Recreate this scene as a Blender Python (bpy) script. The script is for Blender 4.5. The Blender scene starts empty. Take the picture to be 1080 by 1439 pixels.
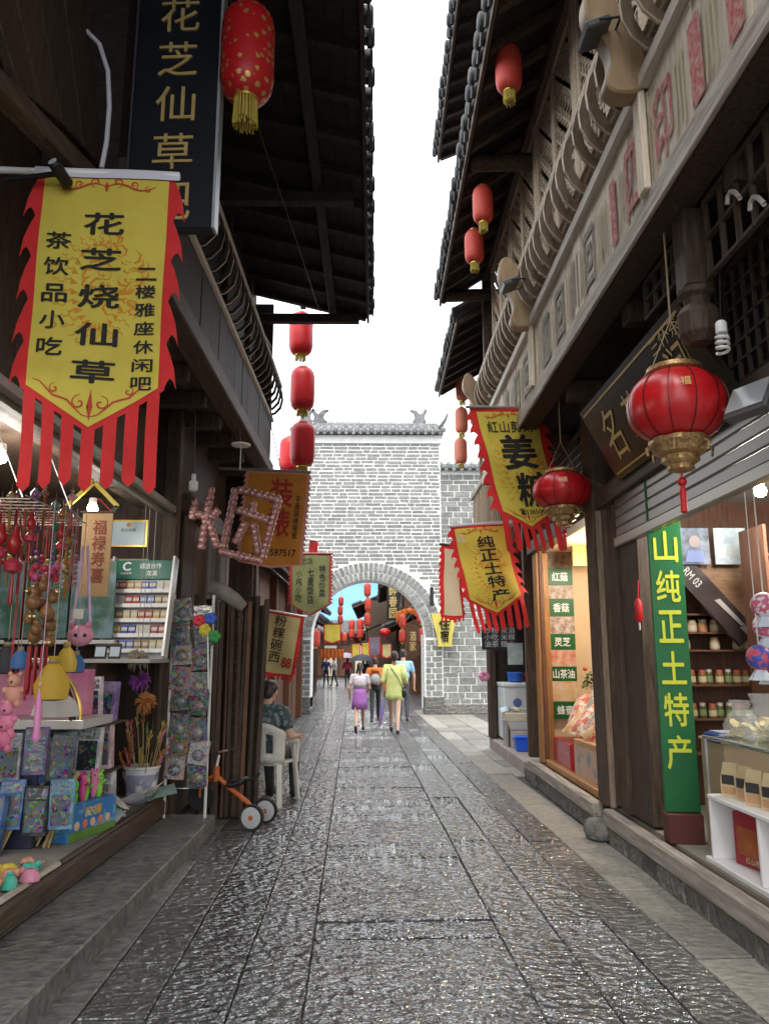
import bpy, bmesh, math, random
from mathutils import Vector as V, Matrix as MX, Euler
random.seed(7)
R = math.radians
sc = bpy.context.scene
COL = sc.collection
# ---------------------------------------------------------------- camera, sky, sun, exposure
F, CX, CY, CAMH = 1080.0, 540.0, 719.5, 1.5
PITCH, YAW = 0.18803, 0.011824
cam_d = bpy.data.cameras.new('camera')
cam = bpy.data.objects.new('camera', cam_d); COL.objects.link(cam)
cam.location = (0, 0, CAMH); cam.rotation_euler = (math.pi / 2 + PITCH, 0, -YAW)
cam_d.sensor_fit = 'VERTICAL'; cam_d.sensor_height = 36; cam_d.sensor_width = 36
cam_d.lens = 36 * F / 1439; cam_d.clip_start = 0.05; cam_d.clip_end = 5000
sc.camera = cam
world = bpy.data.worlds.new('World'); sc.world = world; world.use_nodes = True
wn, wl = world.node_tree.nodes, world.node_tree.links
bg = wn['Background']
sky = wn.new('ShaderNodeTexSky'); sky.sky_type = 'NISHITA'; sky.sun_disc = False
SUN_EL, SUN_AZ = R(58), R(190)   # behind the photographer
sky.sun_elevation = SUN_EL; sky.sun_rotation = SUN_AZ; sky.dust_density = 4; sky.air_density = 1.5
bg.inputs['Strength'].default_value = 0.10
wl.new(sky.outputs[0], bg.inputs['Color'])
bg2 = wn.new('ShaderNodeBackground'); bg2.inputs['Color'].default_value = (0.93, 0.97, 1.0, 1); bg2.inputs['Strength'].default_value = 1.25
add = wn.new('ShaderNodeMixShader'); add.inputs[0].default_value = 0.85      # a closed, even cloud cover under the sky
wl.new(bg.outputs[0], add.inputs[1]); wl.new(bg2.outputs[0], add.inputs[2])
wl.new(add.outputs[0], wn['World Output'].inputs['Surface'])
sun_d = bpy.data.lights.new('sun', 'SUN'); sun_d.energy = 1.0; sun_d.angle = R(25); sun_d.color = (1, 0.96, 0.9)
sun = bpy.data.objects.new('sun', sun_d); COL.objects.link(sun)
sun.rotation_euler = (math.pi / 2 - SUN_EL, 0, R(-10))
sc.view_settings.view_transform = 'Standard'; sc.view_settings.look = 'None'
sc.view_settings.gamma = 1; sc.view_settings.exposure = 1.5
sc.render.engine = 'CYCLES'; sc.cycles.use_denoising = True
sc.cycles.max_bounces = 6; sc.cycles.diffuse_bounces = 4; sc.cycles.glossy_bounces = 3
sc.cycles.transmission_bounces = 4; sc.cycles.transparent_max_bounces = 6
sc.cycles.sample_clamp_indirect = 4
# ---------------------------------------------------------------- pixel -> place
_f = V((math.sin(YAW) * math.cos(PITCH), math.cos(YAW) * math.cos(PITCH), math.sin(PITCH)))
_r = V((math.cos(YAW), -math.sin(YAW), 0)); _u = _r.cross(_f); _o = V((0, 0, CAMH))
def ray(x, y): return _r * ((x - CX) / F) + _u * ((CY - y) / F) + _f
def atY(x, y, Y): d = ray(x, y); return _o + d * (Y / d.y)
def atX(x, y, X): d = ray(x, y); return _o + d * (X / d.x)
def atZ(x, y, Z): d = ray(x, y); return _o + d * ((Z - CAMH) / d.z)
# ---------------------------------------------------------------- materials
MATS = {}
def mat(name, col, rough=.6, metal=0, col2=None, scale=6, stretch=(1, 1, 1), bump=0, bscale=None, rand=0, spec=.5,
        emit=0, trans=0, alpha=1, detail=5, coat=0, dist=.004, sheen=0, lo=.35, hi=.65, ior=1.45):
    if name in MATS: return MATS[name]
    m = bpy.data.materials.new(name); m.use_nodes = True; MATS[name] = m
    n, l = m.node_tree.nodes, m.node_tree.links
    b = n['Principled BSDF']; I = b.inputs
    c = (*col, 1); I['Base Color'].default_value = c
    I['Roughness'].default_value = rough; I['Metallic'].default_value = metal
    I['Specular IOR Level'].default_value = spec; I['IOR'].default_value = ior
    if coat: I['Coat Weight'].default_value = coat
    if trans: I['Transmission Weight'].default_value = trans
    if alpha < 1: I['Alpha'].default_value = alpha
    if emit: I['Emission Color'].default_value = c; I['Emission Strength'].default_value = emit
    out = None
    if col2 or bump:
        tc = n.new('ShaderNodeTexCoord'); mp = n.new('ShaderNodeMapping'); mp.inputs['Scale'].default_value = stretch
        l.new(tc.outputs['Object'], mp.inputs[0])
        if rand:
            oi = n.new('ShaderNodeObjectInfo'); sc_ = n.new('ShaderNodeVectorMath'); sc_.operation = 'SCALE'
            cb = n.new('ShaderNodeCombineXYZ')
            for k in range(3): l.new(oi.outputs['Random'], cb.inputs[k])
            l.new(cb.outputs[0], sc_.inputs[0]); sc_.inputs['Scale'].default_value = 37
            l.new(sc_.outputs[0], mp.inputs['Location'])
    if col2:
        t = n.new('ShaderNodeTexNoise'); t.inputs['Scale'].default_value = scale; t.inputs['Detail'].default_value = detail
        t.inputs['Roughness'].default_value = .65
        l.new(mp.outputs[0], t.inputs['Vector'])
        r = n.new('ShaderNodeMapRange'); r.inputs[1].default_value = lo; r.inputs[2].default_value = hi
        l.new(t.outputs[0], r.inputs[0])
        x = n.new('ShaderNodeMix'); x.data_type = 'RGBA'
        x.inputs[6].default_value = c; x.inputs[7].default_value = (*col2, 1)
        l.new(r.outputs[0], x.inputs[0]); out = x.outputs[2]
    if rand:
        oi = n.new('ShaderNodeObjectInfo'); mr = n.new('ShaderNodeMapRange')
        mr.inputs[3].default_value = 1 - rand; mr.inputs[4].default_value = 1 + rand
        l.new(oi.outputs['Random'], mr.inputs[0])
        h = n.new('ShaderNodeHueSaturation'); l.new(mr.outputs[0], h.inputs['Value'])
        if out: l.new(out, h.inputs['Color'])
        else: h.inputs['Color'].default_value = c
        out = h.outputs[0]
    if out: l.new(out, I['Base Color'])
    if bump:
        t2 = n.new('ShaderNodeTexNoise'); t2.inputs['Scale'].default_value = bscale or scale * 2; t2.inputs['Detail'].default_value = 6
        l.new(mp.outputs[0], t2.inputs['Vector'])
        bp = n.new('ShaderNodeBump'); bp.inputs['Strength'].default_value = bump; bp.inputs['Distance'].default_value = dist
        l.new(t2.outputs[0], bp.inputs['Height']); l.new(bp.outputs[0], I['Normal'])
    return m
def confetti(name, base, scale=30, amt=.6, rough=.25, sat=.9, val=.5):
    """printed packaging: small patches of mixed colour over a base"""
    if name in MATS: return MATS[name]
    m = mat(name, base, rough); n, l = m.node_tree.nodes, m.node_tree.links; I = n['Principled BSDF'].inputs
    tc = n.new('ShaderNodeTexCoord'); oi = n.new('ShaderNodeObjectInfo'); ad = n.new('ShaderNodeVectorMath'); ad.operation = 'MULTIPLY_ADD'
    cb = n.new('ShaderNodeCombineXYZ'); [l.new(oi.outputs['Random'], cb.inputs[k]) for k in range(3)]
    l.new(cb.outputs[0], ad.inputs[0]); ad.inputs[1].default_value = (19, 31, 23); l.new(tc.outputs['Object'], ad.inputs[2])
    vo = n.new('ShaderNodeTexVoronoi'); vo.inputs['Scale'].default_value = scale; l.new(ad.outputs[0], vo.inputs['Vector'])
    hs = n.new('ShaderNodeHueSaturation'); hs.inputs['Saturation'].default_value = sat; hs.inputs['Value'].default_value = val; l.new(vo.outputs['Color'], hs.inputs['Color'])
    nz = n.new('ShaderNodeTexNoise'); nz.inputs['Scale'].default_value = scale * .45; nz.inputs['Detail'].default_value = 3; l.new(ad.outputs[0], nz.inputs['Vector'])
    mr = n.new('ShaderNodeMapRange'); mr.inputs[1].default_value = .62 - amt * .3; mr.inputs[2].default_value = .68 - amt * .3; l.new(nz.outputs[0], mr.inputs[0])
    x = n.new('ShaderNodeMix'); x.data_type = 'RGBA'; x.inputs[6].default_value = (*base, 1); l.new(hs.outputs[0], x.inputs[7]); l.new(mr.outputs[0], x.inputs[0]); l.new(x.outputs[2], I['Base Color'])
    bp = n.new('ShaderNodeBump'); bp.inputs['Strength'].default_value = .5; bp.inputs['Distance'].default_value = .006; l.new(nz.outputs[0], bp.inputs['Height']); l.new(bp.outputs[0], I['Normal'])
    return m
def plain(col, rough=.55, metal=0, **k):
    return mat('paint_%02d_%02d_%02d_%d_%d%s' % (col[0] * 99, col[1] * 99, col[2] * 99, rough * 100, metal * 10, ''.join('%s%s' % kv for kv in k.items())), col, rough, metal, **k)
# ---------------------------------------------------------------- mesh building
class MB:
    def __init__(s): s.v, s.f, s.mi, s.cur = [], [], [], 0
    def add(s, vs, fs):
        o = len(s.v); s.v += [tuple(p) for p in vs]
        for f in fs: s.f.append([i + o for i in f]); s.mi.append(s.cur)
        return s
    def box(s, c, d, Rm=None):
        x, y, z = d[0] / 2, d[1] / 2, d[2] / 2
        vs = [V((sx * x, sy * y, sz * z)) for sz in (-1, 1) for sy in (-1, 1) for sx in (-1, 1)]
        if Rm is not None: vs = [Rm @ p for p in vs]
        c = V(c)
        return s.add([p + c for p in vs], [(0, 2, 3, 1), (4, 5, 7, 6), (0, 1, 5, 4), (2, 6, 7, 3), (0, 4, 6, 2), (1, 3, 7, 5)])
    def bx(s, x0, x1, y0, y1, z0, z1):
        return s.box(((x0 + x1) / 2, (y0 + y1) / 2, (z0 + z1) / 2), (abs(x1 - x0), abs(y1 - y0), abs(z1 - z0)))
    def bar(s, a, b, w, h=None, up=(0, 0, 1)):
        a, b = V(a), V(b); d = b - a; L = d.length; h = h or w
        if L < 1e-6: return s
        y = d / L; x = y.cross(V(up))
        if x.length < 1e-4: x = y.cross(V((1, 0, 0)))
        x.normalize(); z = x.cross(y)
        Rm = MX((x, y, z)).transposed()
        return s.box((a + b) / 2, (w, L, h), Rm)
    def tube(s, pts, r, n=8, cap=True):
        pts = [V(p) for p in pts]; m = len(pts); rs = r if isinstance(r, (list, tuple)) else [r] * m
        o = len(s.v); px_ = None; vs = []; fs = []
        for i, p in enumerate(pts):
            t = (pts[min(i + 1, m - 1)] - pts[max(i - 1, 0)])
            if t.length < 1e-9: t = V((0, 0, 1))
            t.normalize()
            x = px_ - t * px_.dot(t) if px_ is not None else t.orthogonal()
            if x.length < 1e-6: x = t.orthogonal()
            x.normalize(); px_ = x; y = t.cross(x)
            for k in range(n):
                a = 2 * math.pi * k / n; vs.append(p + (x * math.cos(a) + y * math.sin(a)) * rs[i])
        for i in range(m - 1):
            for k in range(n):
                k2 = (k + 1) % n; fs.append((i * n + k, i * n + k2, (i + 1) * n + k2, (i + 1) * n + k))
        if cap: fs.append(tuple(range(n))[::-1]); fs.append(tuple((m - 1) * n + k for k in range(n)))
        return s.add(vs, fs)
    def lathe(s, prof, c=(0, 0, 0), n=16, Rm=None, rib=0, nrib=12, sx=1, sy=1):
        c = V(c); vs = []; fs = []; m = len(prof)
        for r, z in prof:
            for k in range(n):
                a = 2 * math.pi * k / n
                rr = r * (1 - rib * abs(math.cos(a * nrib / 2)) ** 8)
                p = V((rr * math.cos(a) * sx, rr * math.sin(a) * sy, z))
                vs.append((Rm @ p if Rm is not None else p) + c)
        for i in range(m - 1):
            for k in range(n):
                k2 = (k + 1) % n; fs.append((i * n + k, i * n + k2, (i + 1) * n + k2, (i + 1) * n + k))
        fs.append(tuple(range(n))[::-1]); fs.append(tuple((m - 1) * n + k for k in range(n)))
        return s.add(vs, fs)
    def ball(s, c, r, n=10, m=6, sc_=(1, 1, 1)):
        pr = [(max(math.sin(math.pi * i / m), .02) * r, -math.cos(math.pi * i / m) * r * sc_[2]) for i in range(m + 1)]
        return s.lathe(pr, c, n, sx=sc_[0], sy=sc_[1])
    def prism(s, poly, t, Mx):
        n = len(poly); a = [Mx @ V((x, y, 0)) for x, y in poly]; b = [Mx @ V((x, y, t)) for x, y in poly]
        return s.add(a + b, [tuple(range(n))[::-1], tuple(range(n, 2 * n))] + [(i, (i + 1) % n, (i + 1) % n + n, i + n) for i in range(n)])
    def quad(s, a, b, c, d): return s.add([a, b, c, d], [(0, 1, 2, 3)])
    def grid(s, fn, nu, nv):
        return s.add([fn(i / nu, j / nv) for j in range(nv + 1) for i in range(nu + 1)],
                     [(j * (nu + 1) + i, j * (nu + 1) + i + 1, (j + 1) * (nu + 1) + i + 1, (j + 1) * (nu + 1) + i) for j in range(nv) for i in range(nu)])
    def mesh(s, name, mats, smooth=False):
        me = bpy.data.meshes.new(name); me.from_pydata(s.v, [], s.f)
        for m in (mats if isinstance(mats, (list, tuple)) else [mats]): me.materials.append(m)
        if s.cur or any(s.mi): me.polygons.foreach_set('material_index', s.mi)
        if smooth:
            me.polygons.foreach_set('use_smooth', [True] * len(me.polygons))
            try: me.set_sharp_from_angle(angle=R(40))
            except Exception: pass
        me.update(); return me
    def build(s, name, mats, parent=None, smooth=False, world=False, bev=0, solid=0):
        if world and parent is not None:
            o = parent.location; s.v = [(p[0] - o.x, p[1] - o.y, p[2] - o.z) for p in s.v]
        return link(name, s.mesh(name, mats, smooth), parent, bev=bev, solid=solid)
def link(name, me, parent=None, loc=None, rot=None, bev=0, solid=0, scale=None):
    o = bpy.data.objects.new(name, me); COL.objects.link(o)
    if parent is not None: o.parent = parent
    if loc is not None: o.location = loc
    if rot is not None: o.rotation_euler = rot
    if scale is not None: o.scale = scale
    if bev:
        b = o.modifiers.new('bevel', 'BEVEL'); b.width = bev; b.segments = 1; b.limit_method = 'ANGLE'; b.harden_normals = False
    if solid:
        b = o.modifiers.new('solid', 'SOLIDIFY'); b.thickness = solid; b.offset = 0
    return o
def tag(o, label=None, cat=None, group=None, kind=None):
    if label: o['label'] = label
    if cat: o['category'] = cat
    if group: o['group'] = group
    if kind: o['kind'] = kind
    return o
def thing(name, label, cat, loc=(0, 0, 0), rz=0, group=None):
    o = bpy.data.objects.new(name, None); COL.objects.link(o); o.empty_display_size = .1
    o.location = loc; o.rotation_euler = (0, 0, rz)
    return tag(o, label, cat, group, 'thing' if cat else None)
def copy_tree(o, parent=None, loc=None, rz=None, label=None, group=None):
    c = o.copy(); COL.objects.link(c); c.parent = parent
    if loc is not None: c.location = loc
    if rz is not None: c.rotation_euler = (0, 0, rz)
    if label: c['label'] = label
    if group: c['group'] = group
    for ch in o.children: copy_tree(ch, c)
    return c
# ---------------------------------------------------------------- lettering: flat text as a thin mesh fitted into a w x h box (x right, y up)
def text_mesh(txt, w, h, mt, bold=.012, ext=.0, shear=0, line=1.0, fit=True, col=False):
    """bold: stroke thickening in em, made by laying shifted copies of the glyphs a hair apart"""
    cu = bpy.data.curves.new('lettering', 'FONT'); cu.body = txt; cu.size = 1; cu.shear = shear
    cu.align_x = 'CENTER'; cu.space_line = line; cu.resolution_u = 3; cu.fill_mode = 'FRONT'
    o = bpy.data.objects.new('lettering', cu)
    src = bpy.data.meshes.new_from_object(o); bpy.data.objects.remove(o); bpy.data.curves.remove(cu)
    vs = [v.co.copy() for v in src.vertices]; fs = [list(p.vertices) for p in src.polygons]; bpy.data.meshes.remove(src)
    me = bpy.data.meshes.new('lettering'); me.materials.append(mt)
    if not vs: return me
    x0, x1, y0, y1 = min(v.x for v in vs), max(v.x for v in vs), min(v.y for v in vs), max(v.y for v in vs)
    kx, ky = w / max(x1 - x0, 1e-4), h / max(y1 - y0, 1e-4)
    if not fit: kx = ky = min(kx, ky)
    sh = [(0, 0)] if bold < .008 else [(0, 0), (bold, 0), (-bold, 0), (0, bold), (0, -bold)] + ([(bold * .7, bold * .7), (-bold * .7, bold * .7), (bold * .7, -bold * .7), (-bold * .7, -bold * .7)] if bold > .02 else [])
    V_, F_ = [], []
    for i, (dx, dy) in enumerate(sh):
        n0 = len(V_)
        V_ += [((v.x + dx - (x0 + x1) / 2) * kx, (v.y + dy - (y0 + y1) / 2) * ky, ext + i * .00025) for v in vs]; F_ += [[k + n0 for k in f] for f in fs]
    me.from_pydata(V_, [], F_); me.update()
    return me
def vtext(s): return '\n'.join(s)
def smooth_poly(pts, n=4):
    out = []; N = len(pts)
    for i in range(N):
        p0, p1, p2, p3 = (pts[(i + k) % N] for k in (-1, 0, 1, 2))
        for k in range(n):
            t = k / n; f = lambda a, b, c, d: .5 * (2 * b + (c - a) * t + (2 * a - 5 * b + 4 * c - d) * t * t + (3 * b - a - 3 * c + d) * t ** 3)
            out.append((f(p0[0], p1[0], p2[0], p3[0]), f(p0[1], p1[1], p2[1], p3[1])))
    return out
def map_mesh(me, fn):
    for v in me.vertices: v.co = fn(v.co)
    me.update(); return me
# ---------------------------------------------------------------- shared materials
def stone_mat(name, c1, c2, wet, chis, coat=0):
    m = bpy.data.materials.new(name); m.use_nodes = True; n, l = m.node_tree.nodes, m.node_tree.links
    I = n['Principled BSDF'].inputs
    tc = n.new('ShaderNodeTexCoord'); oi = n.new('ShaderNodeObjectInfo')
    off = n.new('ShaderNodeVectorMath'); off.operation = 'SCALE'; off.inputs['Scale'].default_value = 53
    cb = n.new('ShaderNodeCombineXYZ'); l.new(oi.outputs['Random'], cb.inputs[0]); l.new(oi.outputs['Random'], cb.inputs[1])
    l.new(cb.outputs[0], off.inputs[0])
    va = n.new('ShaderNodeVectorMath'); l.new(tc.outputs['Object'], va.inputs[0]); l.new(off.outputs[0], va.inputs[1])
    def noise(scale, stretch, detail=4, rough=.6):
        mp = n.new('ShaderNodeMapping'); mp.inputs['Scale'].default_value = stretch; l.new(va.outputs[0], mp.inputs[0])
        t = n.new('ShaderNodeTexNoise'); t.inputs['Scale'].default_value = scale; t.inputs['Detail'].default_value = detail
        t.inputs['Roughness'].default_value = rough; l.new(mp.outputs[0], t.inputs['Vector']); return t.outputs[0]
    def rng(s, a, b, c, d):
        r = n.new('ShaderNodeMapRange'); l.new(s, r.inputs[0])
        for k, v in enumerate((a, b, c, d)): r.inputs[k + 1].default_value = v
        return r.outputs[0]
    big = noise(2.3, (1, 1, 1)); med = noise(14, (1, 1, 1), 6, .7)
    mx = n.new('ShaderNodeMix'); mx.data_type = 'RGBA'; mx.inputs[6].default_value = (*c1, 1); mx.inputs[7].default_value = (*c2, 1)
    l.new(rng(med, .35, .68, 0, 1), mx.inputs[0])
    hs = n.new('ShaderNodeHueSaturation'); l.new(mx.outputs[2], hs.inputs['Color']); l.new(rng(oi.outputs['Random'], 0, 1, .72, 1.25), hs.inputs['Value'])
    l.new(hs.outputs[0], I['Base Color'])
    l.new(rng(big, .35, .65, wet[0], wet[1]), I['Roughness'])
    I['Specular IOR Level'].default_value = .7
    vo = n.new('ShaderNodeTexVoronoi'); vo.inputs['Scale'].default_value = 21; vo.feature = 'SMOOTH_F1'; vo.inputs['Smoothness'].default_value = .5
    mp = n.new('ShaderNodeMapping'); mp.inputs['Scale'].default_value = (.9, 1.25, 1)
    wv = n.new('ShaderNodeTexNoise'); wv.inputs['Scale'].default_value = 7
    l.new(va.outputs[0], wv.inputs['Vector'])
    wa = n.new('ShaderNodeVectorMath'); wa.operation = 'MULTIPLY_ADD'; l.new(wv.outputs['Color'], wa.inputs[0]); wa.inputs[1].default_value = (.09, .09, .09); l.new(va.outputs[0], wa.inputs[2])
    l.new(wa.outputs[0], mp.inputs[0]); l.new(mp.outputs[0], vo.inputs['Vector'])
    n1 = noise(15, (.8, 1.3, 1), 2.5, .5); n2 = noise(120, (1, 1, 1), 3)
    b1 = n.new('ShaderNodeBump'); b1.inputs['Strength'].default_value = chis; b1.inputs['Distance'].default_value = .02; l.new(vo.outputs['Distance'], b1.inputs['Height'])
    b2 = n.new('ShaderNodeBump'); b2.inputs['Strength'].default_value = chis; b2.inputs['Distance'].default_value = .05; l.new(n1, b2.inputs['Height']); l.new(b1.outputs[0], b2.inputs['Normal'])
    b3 = n.new('ShaderNodeBump'); b3.inputs['Strength'].default_value = .12; b3.inputs['Distance'].default_value = .002; l.new(n2, b3.inputs['Height']); l.new(b2.outputs[0], b3.inputs['Normal'])
    l.new(b3.outputs[0], I['Normal'])
    if coat:      # a film of rain water
        I['Coat Weight'].default_value = coat; I['Coat Roughness'].default_value = .05; I['Coat IOR'].default_value = 2.1; l.new(b2.outputs[0], I['Coat Normal'])
    return m
S_WET = stone_mat('wet_chiselled_stone', (.045, .048, .053), (.125, .13, .135), (.10, .28), 1.0, 1.0)
S_SIDE = stone_mat('damp_side_stone', (.05, .051, .051), (.12, .118, .11), (.2, .5), .8, .6)
S_DRY = stone_mat('dry_apron_stone', (.17, .16, .14), (.30, .275, .235), (.5, .8), .45)
S_PLINTH = stone_mat('dry_plinth_stone', (.075, .075, .068), (.17, .165, .145), (.6, .85), .7)
S_STEP = stone_mat('smooth_step_stone', (.065, .065, .064), (.19, .185, .175), (.35, .75), .4)
def wood(name, a, b, rough=.7, sc_=(1, 1, 1), rand=.18, bump=.5): return mat(name, a, rough, col2=b, scale=9, stretch=sc_, bump=bump, bscale=22, rand=rand, dist=.006, spec=.3)
W_GREY = wood('weathered_grey_wood', (.24, .20, .165), (.46, .41, .36), .75, (3, .25, 3))       # grain along y
W_PALE = wood('pale_rail_wood', (.58, .50, .42), (.74, .68, .60), .7, (3, .25, 3))
W_TAN = wood('weathered_tan_wood', (.50, .41, .31), (.68, .60, .49), .8, (6, 6, .5))             # grain along z
W_BROWN = wood('old_brown_wood', (.045, .029, .02), (.10, .068, .047), .6, (5, 5, .5))
W_BROWNY = wood('old_brown_beam', (.05, .033, .023), (.115, .08, .058), .6, (4, .3, 4))
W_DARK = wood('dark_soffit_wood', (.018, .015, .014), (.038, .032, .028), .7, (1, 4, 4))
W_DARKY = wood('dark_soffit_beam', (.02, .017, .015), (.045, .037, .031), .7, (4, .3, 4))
W_MID = wood('post_highlight_brown', (.15, .105, .075), (.27, .20, .145), .6, (5, 5, .5))
W_RED = wood('red_brown_wood', (.10, .045, .028), (.18, .085, .05), .45, (5, 5, .5))
W_ORANGE = wood('varnished_wood', (.34, .16, .055), (.5, .26, .10), .35, (5, 5, .4))
W_LAT = wood('lattice_wood', (.33, .245, .17), (.50, .40, .29), .75, (6, 6, 6))
TILE = mat('grey_clay_tile', (.10, .105, .11), .75, col2=(.22, .225, .22), scale=9, bump=.5, rand=.25)
DARKT = mat('dark_clay_tile', (.045, .047, .05), .8, col2=(.10, .10, .10), scale=9, bump=.5, rand=.25)
PLAST = mat('white_plaster', (.66, .66, .64), .8, col2=(.78, .78, .76), scale=5, bump=.2)
MORTAR = mat('pale_mortar', (.76, .76, .74), .9, col2=(.88, .88, .86), scale=12, bump=.5, dist=.01)
BRICK = mat('grey_brick', (.135, .14, .14), .85, col2=(.27, .26, .235), scale=14, bump=.6, rand=.22)
BRICKW = mat('big_grey_brick', (.13, .135, .135), .85, col2=(.26, .255, .23), scale=11, bump=.6, rand=.22)
BLACK = plain((.012, .012, .013), .5); WHITE = plain((.8, .8, .79), .4); STEEL = plain((.45, .45, .46), .35, .9); GOLD = plain((.62, .42, .10), .35, .7)
RED = mat('red_cloth', (.62, .022, .022), .75, col2=(.5, .012, .014), scale=4, bump=.25, bscale=160, dist=.001)
YEL = mat('yellow_cloth', (.60, .49, .07), .75, col2=(.54, .42, .055), scale=4, bump=.25, bscale=160, dist=.001)
GLASS = mat('clear_glass', (.95, .97, .97), .03, trans=1, ior=1.1)
# ---------------------------------------------------------------- the ground
def tagS(o): return tag(o, kind='structure')
g = MB(); g.quad((-400, -60, -.035), (400, -60, -.035), (400, 900, -.035), (-400, 900, -.035))
tagS(g.build('ground', mat('earth', (.06, .058, .055), .8, col2=(.1, .095, .09), scale=2, bump=.3)))
g = MB(); g.quad((-1.9, 23.4, -.006), (2.2, 23.4, -.006), (1.0, 75, -.006), (-7.0, 75, -.006)); tagS(g.build('far_road', S_WET))
pave = thing('pavement', None, None, (0, 0, 0)); pave['kind'] = 'structure'
SK = .027
def slab(x0, x1, y0, y1, m, gap=.006, dz=None):
    z = random.uniform(-.005, .004) if dz is None else dz
    cx, cy = (x0 + x1) / 2, (y0 + y1) / 2
    o = MB().box((0, 0, -.03), (x1 - x0 - gap, y1 - y0 - gap, .06)).build('paving_slab', m, pave, bev=.005)
    o.location = (cx - SK * cy, cy, z); o.rotation_euler = (random.uniform(-.006, .006), random.uniform(-.005, .005), R(1.55))
cols = [(-1.40, -1.17, S_STEP, .8, 1.5), (-1.17, -.87, S_SIDE, .6, 1.2), (-.87, -.53, S_WET, .6, 1.2), (-.53, -.21, S_WET, .9, 1.6),
        (.82, 1.14, S_WET, .9, 1.6), (1.14, 1.46, S_WET, .7, 1.2), (1.46, 1.75, S_SIDE, .8, 1.4), (1.75, 2.10, S_DRY, .9, 1.6)]
for x0, x1, m, a, b in cols:
    y = 2.0 + random.random() * .5
    while y < 23.3:
        L = random.uniform(a, b); slab(x0, x1, y, min(y + L, 23.35), m, random.choice((.005, .007, .01))); y += L
for x0, x1 in ((2.1, 2.6), (2.6, 3.2)):
    y = 10.4
    while y < 21.4: L = random.uniform(.5, .9); slab(x0, x1, y, min(y + L, 21.6), S_DRY, .012); y += L
for x0, x1 in ((-1.85, -1.40), (-2.2, -1.85)):
    y = 7.4
    while y < 21.4: L = random.uniform(.6, 1.1); slab(x0, x1, y, min(y + L, 21.4), S_SIDE, .01); y += L
y = 2.2; edges = []
while y < 23.2:
    L = random.choice((.24, .3, .34, .38, .44, .5)) if y > 6.5 else random.choice((.28, .33, .38, .42))
    gap = .007
    if 4.55 < y < 5.2: gap = .03
    slab(-.21, .82, y + (gap - .006 if gap > .02 else 0), min(y + L, 23.3), S_WET, gap if gap < .02 else .008, random.uniform(-.008, .005)); y += L
# moss and dirt along the foot of the gate wall stay in the brick material; the left stone step
st = thing('stone_step', None, None, (-1.64, 2, 0)); st['kind'] = 'structure'
y = 1.2
while y < 7.28:
    L = random.uniform(1.0, 1.7); e = min(y + L, 7.3)
    if 7.3 - e < .3: e = 7.3
    MB().bx(-1.87, -1.42 + random.uniform(-.006, .006), y + .003, e - .003, -.03, .122 + random.uniform(-.003, .003)).build('step_stone', S_STEP, st, world=True, bev=.008); y = e
# ---------------------------------------------------------------- the brick gate
GY = 21.5
gate = thing('brick_gate', 'tall grey brick gate wall with white joints and a round archway across the street', 'gate', (-.2, GY, 0))
AX, AR, AZ = -.195, 1.565, 2.08
ol = [(-2.3, -.05), (AX - AR, -.05), (AX - AR, AZ)] + [(AX - AR * math.cos(math.pi * k / 32), AZ + AR * math.sin(math.pi * k / 32)) for k in range(1, 32)] + [(AX + AR, AZ), (AX + AR, -.05), (1.85, -.05), (1.85, 7.78), (-2.3, 7.78)]
XZ = MX(((1, 0, 0, 0), (0, 0, 1, 0), (0, 1, 0, 0), (0, 0, 0, 1)))     # local (x, y) -> world (x, z), thickness along +y
MB().prism(ol, .75, MX.Translation((0, GY, 0)) @ XZ).build('wall', MORTAR, gate, world=True)
bricks = []
def brick_at(mb, x, z, w, h, d=.02, rot=0, yy=GY):
    Rm = MX.Rotation(rot, 3, 'Y')
    mb.box((x, yy - d / 2 + .012, z), (w, d + .024, h), Rm)
def brick_obj(x, z, w, h, d=.02, rot=0, m=BRICK, root=gate, yy=GY):
    mb = MB(); Rm = MX.Rotation(rot, 3, 'Y'); mb.box((0, 0, 0), (w, d + .024, h), Rm)
    o = mb.build('brick', m, root); o.location = V((x, yy - d / 2 + .012, z)) - root.location
nb = 0
# arch rings
for r0, r1, nn in ((1.575, 1.79, 38), (1.82, 2.06, 44)):
    for k in range(nn):
        a = math.pi * (k + .5) / nn; rm = (r0 + r1) / 2
        brick_obj(AX - rm * math.cos(a), AZ + rm * math.sin(a), math.pi * rm / nn - .03, r1 - r0, .03, -math.pi / 2 + a, BRICKW); nb += 1
# jambs: alternate stretchers and headers
for sgn in (-1, 1):
    z = .5; k = 0
    while z < AZ - .08:
        h = .125; e = AX + sgn * AR
        if k % 2: segs = [(.02, .26), (.29, .47)]
        else: segs = [(.02, .16), (.19, .47)]
        for a, b in segs:
            brick_obj(e + sgn * (a + b) / 2, z + h / 2, b - a - .01, h - .012, .028, 0, BRICKW); nb += 1
        z += h + .028; k += 1
# base stones
for sgn, xo in ((-1, -2.02), (1, 1.62)):
    MB().bx(xo - .28, xo + .28, GY - .12, GY + .8, -.05, .16).build('base_stone', S_PLINTH, gate, world=True, bev=.02)
    MB().bx(xo - .26, xo + .26, GY - .08, GY + .76, .162, .46).build('base_stone', S_PLINTH, gate, world=True, bev=.015)
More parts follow.
